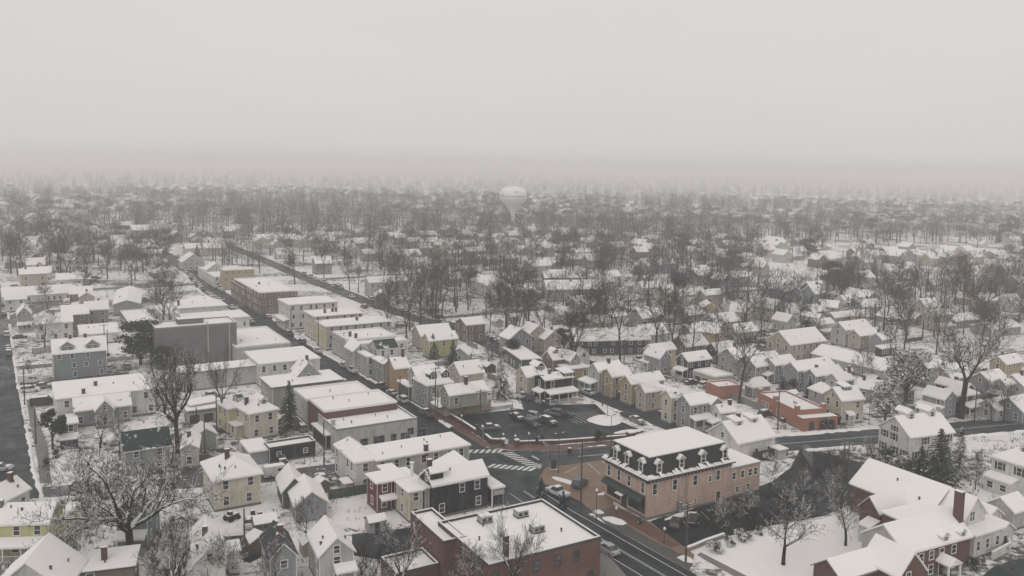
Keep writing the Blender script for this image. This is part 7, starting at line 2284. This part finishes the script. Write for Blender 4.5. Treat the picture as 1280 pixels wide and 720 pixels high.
for (px, py, s, k, lab) in [(1226, 707, 1.2, 0, 'round snowy shrub right of the church portico'), (1216, 712, 1.1, 1, 'dark shrub beside the church portico door'), (1180, 718, 1.3, 0, 'snowy shrub under the brick wing windows'),
                            (1262, 655, 1.6, 1, 'large dark shrub before the pale gabled garage'), (1272, 652, 1.6, 1, 'broad dark shrub by the pale gabled garage door'), (1253, 689, .7, 1, 'tiny dark shrub on the white ramp'),
                            (1014, 535, 1.5, 1, 'dark shrub beside the arches of the coral house'), (1034, 537, 1.8, 1, 'dark shrub at the corner of the coral house'), (1046, 530, 1.5, 1, 'dark hedge bush under the cream dormer house'), (1064, 528, 1.4, 0, 'snowy bush under the cream dormer house'),
                            (1110, 576, 1.8, 1, 'dark bush before the white colonial porch'), (1122, 582, 1.8, 2, 'frosted bush in the colonial garden'), (1140, 590, 1.6, 1, 'dark bush at the foot of the lower spruce'), (960, 575, 1.3, 2, 'frosted bush beyond the dark board fence'),
                            (748, 552, 1.5, 1, 'dark bush inside the lot wall near the pier'), (676, 553, 1.0, 1, 'dark bush inside the lot wall near the signal'), (70, 572, 1.0, 1, 'round dark bush beneath the holly'), (58, 584, 1.0, 1, 'small dark bush by the wide street pavement'),
                            (100, 628, 2.4, 1, 'dark evergreen bush beside the lime green house'), (118, 622, 2.2, 2, 'frosted bush under the oak'), (335, 572, .9, 0, 'snowy shrub by the long black garage'), (1006, 488, 2.0, 1, 'dark shrub under the wide grey house windows'), (992, 490, 2.2, 1, 'green black bush in the row under the wide grey house'),
                            (812, 500, 1.8, 1, 'dark green bush before the broad tan house'), (772, 483, 2.0, 1, 'dark green hedge before the tan gabled house'), (779, 486, 1.6, 1, 'lower hedge before the tan gabled house'), (1185, 512, 1.3, 1, 'dark shrub at the dark red house porch'), (800, 655, .8, 0, 'snowy planter shrub before the green shop front'),
                            (896, 690, 1.2, 2, 'snow covered hedge clump at the church lawn corner'), (912, 683, 1.2, 0, 'snow covered hedge clump along the church lawn'), (930, 676, 1.2, 2, 'snow heaped bush along the church lawn edge'), (948, 668, 1.1, 0, 'last snow heaped bush of the church lawn edge')]:
    p = P(px, py); o = put('shrub', SHRUB[k][1], None, (p.x, p.y, 0), R.uniform(0, 6)); o.scale = (s, s, s); tag(o, lab, 'shrub')
def acu(px, py, s, label, z=7.0):
    p = P(px, py, z); o = empty('air_conditioner', (p.x, p.y, z), math.radians(GRID)); w_, d_, h = 1.0 * s, .8 * s, .95 * s
    m = MB(); m.box(-w_, w_, -d_, d_, .15, h + .15, 'metal'); m.build('casing', o)
    b_ = MB(); b_.box(-w_ - .05, w_ + .05, -d_ - .05, d_ + .05, 0, .15, 'dark_metal'); b_.build('base', o)
    for x in (-.5, .5):
        g_ = MB(); g_.box(x * w_ - .32 * s, x * w_ + .32 * s, -d_ - .03, -d_, .35 * s, .85 * s, 'dark_metal'); g_.build('grille', o)
    t = MB(); t.slab([(-w_ + .05, -d_ + .05, h + .25), (w_ - .05, -d_ + .05, h + .25), (w_ - .05, d_ - .05, h + .25), (-w_ + .05, d_ - .05, h + .25)], .1, 'roof_snow', bottom=False); t.build('snow_cover', o)
    tag(o, label, 'air conditioner')
acu(606, 652, .95, 'rooftop air conditioner nearest the brick chimney'); acu(651, 645, .95, 'rooftop air conditioner in the middle of the brick building'); acu(671, 664, .95, 'rooftop air conditioner nearest the street parapet')
p = P(634, 636, 7.0); o = empty('satellite_dish', (p.x, p.y, 7.0), 2.0)
m = MB(); m.lathe([(0, 0), (.25, .04), (.5, .16)], 12, 'metal'); q = m.build('dish', o, (0, 0, .9)); q.rotation_euler = (1.0, 0, 0)
m = MB(); m.tube((0, 0, 0), (0, 0, .95), .05, .05, 6, 'metal'); m.build('mast', o); tag(o, 'satellite dish on the back edge of the brick roof', 'satellite dish')
def bin_(px, py, label):
    p = P(px, py); o = empty('trash_bin', (p.x, p.y, 0), math.radians(GRID)); m = MB()
    m.slab([(-.32, -.32, 1.0), (.32, -.32, 1.0), (.32, .32, 1.0), (-.32, .32, 1.0)], .95, 'dark_metal'); m.build('bin', o)
    l = MB(); l.box(-.36, .36, -.36, .40, 1.0, 1.08, 'rubber', top='roof_snow'); l.build('lid', o); tag(o, label, 'trash bin')
bin_(316, 645, 'dark wheeled bin beside the snowed-in white car'); bin_(325, 647, 'second dark bin, nearer the wide white gable'); bin_(712, 566, 'dark bin on the pavement by the cross street')
# snow laden tractor, sign boards
p = P(290, 650); o = empty('garden_tractor', (p.x, p.y, 0), 1.0)
m = MB(); m.box(-1.1, .9, -.55, .55, .45, 1.1, 'dark_metal', top='roof_snow'); m.box(.5, 1.3, -.4, .4, .4, 1.0, 'lens_red', top='roof_snow'); m.build('body', o)
m = MB(); m.box(-.7, -.1, -.4, .4, 1.1, 1.7, 'rubber', top='roof_snow'); m.build('seat', o)
for x, r in ((-.7, .55), (.9, .35)):
    for s in (-1, 1):
        w_ = MB(); w_.lathe([(.05, -.12), (r, -.12), (r, .12), (.05, .12)], 12, 'rubber'); q = w_.build('wheel', o, (x, s * .7, r)); q.rotation_euler = (PI / 2, 0, 0)
tag(o, 'small snow laden red tractor beside the cream hip roofed house', 'tractor')
def signb(px, py, ty, label, w=.7, h2=.9, mat='white_trim'):
    p = P(px, py); h = height_to(p, ty); o = empty('street_sign', (p.x, p.y, 0), math.radians(8)); m = MB(); m.tube((0, 0, 0), (0, 0, h), .04, .04, 6, 'metal'); m.build('post', o)
    b_ = MB(); b_.box(-w / 2, w / 2, -.05, -.02, h - h2, h, mat); b_.build('sign_panel', o); tag(o, label, 'sign')
signb(674, 597, 580, 'white sign board at the corner of the brick forecourt'); signb(633, 559, 549, 'white triangular sign at the brick gateway', .8, 1.1); signb(45, 548, 507, 'small white sign on the wide street pole', .45, .8)
signb(896, 690, 677, 'framed notice board at the corner of the church lawn', 1.2, 1.3, 'grey_trim')
p = P(692, 588); o = empty('flag_sign', (p.x, p.y, .12), .4); m = MB(); m.slab([(-.55, -.05, 2.0), (.55, -.05, 2.0), (.55, .05, 2.0), (-.55, .05, 2.0)], 1.9, 'dark_trim'); m.build('panel', o)
m = MB(); m.box(-.7, .7, -.4, .4, 0, .14, 'dark_trim', top='roof_snow'); m.build('base', o); tag(o, 'dark standing board on the corner of the brick forecourt', 'sign')
# water tower
p = P(640.5, 297); D_ = p.length; sc2 = D_ / F
o = empty('water_tower', (p.x, p.y, 0)); zt = height_to(p, 232.5); zb = height_to(p, 250.5); zc = height_to(p, 261); rt = 17.2 * sc2
m = MB(); m.lathe([(rt * .34, zc), (rt * .62, zc + (zb - zc) * .55), (rt * .93, zb), (rt, zb + (zt - zb) * .28), (rt * .99, zb + (zt - zb) * .55), (rt * .85, zb + (zt - zb) * .78), (rt * .5, zb + (zt - zb) * .95), (0, zt)], 40, 'tank_paint'); m.build('tank', o, smooth=True)
m = MB(); m.lathe([(rt * .30, 0), (rt * .19, 3), (rt * .16, zc * .5), (rt * .17, zc - 3), (rt * .34, zc)], 24, 'tank_paint'); m.build('column', o, smooth=True)
m = MB(); m.lathe([(rt * .52, zb + (zt - zb) * .945), (rt * .3, zt - .4), (0, zt + .25)], 24, 'roof_snow'); m.build('snow_cap', o, smooth=True)
m = MB(); m.lathe([(rt * 1.0, zb + (zt - zb) * .30), (rt * 1.012, zb + (zt - zb) * .32), (rt * 1.0, zb + (zt - zb) * .34)], 40, 'grey_trim'); m.build('catwalk', o)
for a, zf in ((-1.35, .62), (-2.45, .40)):
    m = MB(); zz = zb + (zt - zb) * zf; r_ = rt * (1.0 if zf < .5 else .97) + .03
    for k in range(3):
        a0 = a + (k - 1) * .05
        m.poly([(r_ * math.cos(a0), r_ * math.sin(a0), zz - .5), (r_ * math.cos(a0 + .04), r_ * math.sin(a0 + .04), zz - .5), (r_ * math.cos(a0 + .04), r_ * math.sin(a0 + .04), zz + .6), (r_ * math.cos(a0), r_ * math.sin(a0), zz + .6)], 'grey_trim')
    m.build('emblem', o)
tag(o, 'pale water tower fading into the haze above the town', 'water tower')
# puff of vapour by the crossing street
p = P(1016, 588); m = bpy.data.materials.new('vapour'); m.use_nodes = True; n_ = m.node_tree; n_.nodes.remove(n_.nodes['Principled BSDF'])
pv = n_.nodes.new('ShaderNodeVolumePrincipled'); pv.inputs['Color'].default_value = (.97, .97, .97, 1); pv.inputs['Density'].default_value = .09
n_.links.new(pv.outputs[0], n_.nodes['Material Output'].inputs['Volume']); MATS['vapour'] = m
m = MB(); m.lathe([(.05, .0), (.35, .8), (.6, 1.8), (.95, 3.0), (1.15, 4.2), (.9, 5.2), (.4, 5.8), (.02, 6.0)], 14, 'vapour')
o = m.build('steam', None, (p.x, p.y, .2), smooth=True); o.rotation_euler = (.1, -.35, 0); tag(o, 'pale puff of vapour rising by the crossing street', 'steam', kind='stuff')
print('objects', len(bpy.data.objects))
# ------------------------------------------------------------------ clutter of the back yards
rk = random.Random(41)
def clear(p, e):
    if on_building(p, e) or near_road(p, e * .4): return False
    return all((q - V2(p)).length > 7 for q in HSPOT)
YARDS = [(480, 400, 1270, 505, 46), (20, 425, 330, 560, 14), (300, 600, 470, 700, 5), (40, 340, 300, 400, 8)]
def shed(p, s, wall, label):
    o = empty('garden_shed', (p.x, p.y, 0), math.radians(GRID + rk.choice((0, 90)) + rk.uniform(-5, 5))); w, d_, h = 1.6 * s, 1.3 * s, 2.0
    m = MB()
    for u, v in (((-w, -d_), (w, -d_)), ((w, d_), (-w, d_))): m.poly([(*u, 0), (*v, 0), (*v, h), (*u, h)], wall)
    for sx in (-1, 1): m.poly([(sx * w, -d_ * sx, 0), (sx * w, d_ * sx, 0), (sx * w, d_ * sx, h), (sx * w, 0, h + .8 * s), (sx * w, -d_ * sx, h)], wall)
    m.build('wall', o)
    r = MB(); e = .2
    r.slab([(-w - e, -d_ - e, h), (w + e, -d_ - e, h), (w + e, 0, h + .95 * s), (-w - e, 0, h + .95 * s)], .22, 'roof_snow', 'grey_trim'); r.slab([(w + e, d_ + e, h), (-w - e, d_ + e, h), (-w - e, 0, h + .95 * s), (w + e, 0, h + .95 * s)], .22, 'roof_snow', 'grey_trim'); r.build('roof', o)
    add_door(o, (0, -d_, 0), 0, .9, 1.7, 'dark_trim', 'grey_trim')
    tag(o, label, 'shed', 'garden sheds in the back yards')
nf = ns = nc = 0
for (x0, y0, x1, y1, n) in YARDS:
    k = 0; t = 0
    while k < n and t < 600:
        t += 1
        px, py = rk.uniform(x0, x1), rk.uniform(y0, y1); p = P(px, py)
        if not clear(p, 2.6) or (560 < px < 800 and py > 492): continue
        kind = rk.random()
        if kind < .38:
            a = math.radians(GRID + rk.choice((0, 90))); L = rk.uniform(7, 15); d_ = Vector((math.cos(a), math.sin(a)))
            pts = [V2(p) + d_ * (L * i / 8) for i in range(9)]
            if not all(clear(Vector((q.x, q.y, 0)), 1.0) for q in pts): continue
            lab = unique(rk.choice(('grey', 'weathered')) + ' yard fence', px, py, ('', ' with snowy top'))
            if not lab: continue
            q0, q1 = Q((pts[0].x, pts[0].y, 0)), Q((pts[-1].x, pts[-1].y, 0))
            fence([q0, q1], rk.uniform(1.3, 1.9), lab, rk.choice(('fence_grey', 'fence_dark', 'wood'))); nf += 1
        elif kind < .62:
            lab = unique(rk.choice(('small snowy', 'little')) + ' garden shed', px, py, ('', ' in the yard'))
            if not lab: continue
            shed(p, rk.uniform(.8, 1.3), rk.choice(('siding_grey', 'siding_palegrey', 'siding_brown', 'siding_beige', 'siding_charcoal')), lab); ns += 1
        else:
            col, kd = rk.choice(('white', 'black', 'grey', 'silver', 'blue')), rk.choice(('sedan', 'suv', 'suv', 'pickup'))
            lab = unique('snow topped ' + col + {'sedan': ' car', 'suv': ' tall car', 'pickup': ' pickup'}[kd] + ' in the yard', px, py)
            if not lab: continue
            car(px, py, GRID + rk.choice((0, 90, 180, 270)) + rk.uniform(-6, 6), kd, col, 1, lab, 'cars standing in the back yards', z=.0); nc += 1
        HSPOT.append(V2(p)); k += 1
print('fences', nf, 'sheds', ns, 'yard cars', nc)
# ------------------------------------------------------------------ light, air, camera
w = bpy.data.worlds.new('World'); sc.world = w; w.use_nodes = True
nt = w.node_tree; bg = nt.nodes['Background']
sky = nt.nodes.new('ShaderNodeTexSky'); sky.sky_type = 'NISHITA'; sky.sun_disc = False
EL, AZ = math.radians(46), math.radians(200)
sky.sun_elevation = EL; sky.sun_rotation = AZ
sky.air_density = 1.0; sky.dust_density = 6.0; sky.ozone_density = 1.0
hs = nt.nodes.new('ShaderNodeHueSaturation'); hs.inputs['Saturation'].default_value = .12
nt.links.new(sky.outputs[0], hs.inputs['Color'])
mx = nt.nodes.new('ShaderNodeMix'); mx.data_type = 'RGBA'; mx.inputs[0].default_value = .88
nt.links.new(hs.outputs[0], mx.inputs[6])
tc = nt.nodes.new('ShaderNodeTexCoord'); mp = nt.nodes.new('ShaderNodeMapping'); mp.inputs['Scale'].default_value = (1.2, 1.2, 4.0); nt.links.new(tc.outputs['Generated'], mp.inputs['Vector'])
cl = mix(nt, noise(nt, 1.6, 5, .6, mp.outputs[0]), (7.2, 6.90, 6.72), (7.9, 7.58, 7.40))     # the closed cloud deck, slightly uneven
nt.links.new(cl, mx.inputs[7])
nt.links.new(mx.outputs[2], bg.inputs['Color'])
bg.inputs['Strength'].default_value = .10
sun = bpy.data.lights.new('sun', 'SUN'); sun.energy = .5; sun.angle = math.radians(30); sun.color = (1, .985, .97)
so = bpy.data.objects.new('sun', sun); COL.objects.link(so)
sdir = Vector((math.sin(AZ) * math.cos(EL), math.cos(AZ) * math.cos(EL), math.sin(EL)))
so.rotation_euler = (-sdir).to_track_quat('-Z', 'Y').to_euler(); so.location = (0, -40, 200)

if HAZE:
    m = bpy.data.materials.new('haze_air'); m.use_nodes = True
    n = m.node_tree; n.nodes.remove(n.nodes['Principled BSDF'])
    pv = n.nodes.new('ShaderNodeVolumePrincipled')
    pv.inputs['Color'].default_value = (.95, .94, .955, 1); pv.inputs['Density'].default_value = HAZE; pv.inputs['Anisotropy'].default_value = .2
    n.links.new(pv.outputs[0], n.nodes['Material Output'].inputs['Volume'])
    MATS['haze'] = m
    hb = MB(); hb.box(-6500, 6500, -700, 12500, -1.0, 72.0, 'haze')
    o = hb.build('haze'); o['kind'] = 'stuff'

cam = bpy.data.cameras.new('camera'); co = bpy.data.objects.new('camera', cam); COL.objects.link(co)
from mathutils import Matrix
rot = Matrix((RV, UV, -FV)).transposed()
co.matrix_world = Matrix.Translation(EYE) @ rot.to_4x4()
cam.sensor_width = 36; cam.lens = F / 1280 * 36
cam.shift_y = -(360 - PY) / 1280
cam.clip_start = 1; cam.clip_end = 30000
sc.camera = co
sc.render.engine = 'CYCLES'
cy = sc.cycles
cy.use_denoising = True
cy.max_bounces = 6; cy.diffuse_bounces = 3; cy.glossy_bounces = 2; cy.transmission_bounces = 2; cy.volume_bounces = 3; cy.transparent_max_bounces = 4
cy.use_adaptive_sampling = True; cy.adaptive_threshold = .02
sc.view_settings.view_transform = 'Standard'; sc.view_settings.look = 'None'
sc.view_settings.exposure = 0; sc.view_settings.gamma = 1
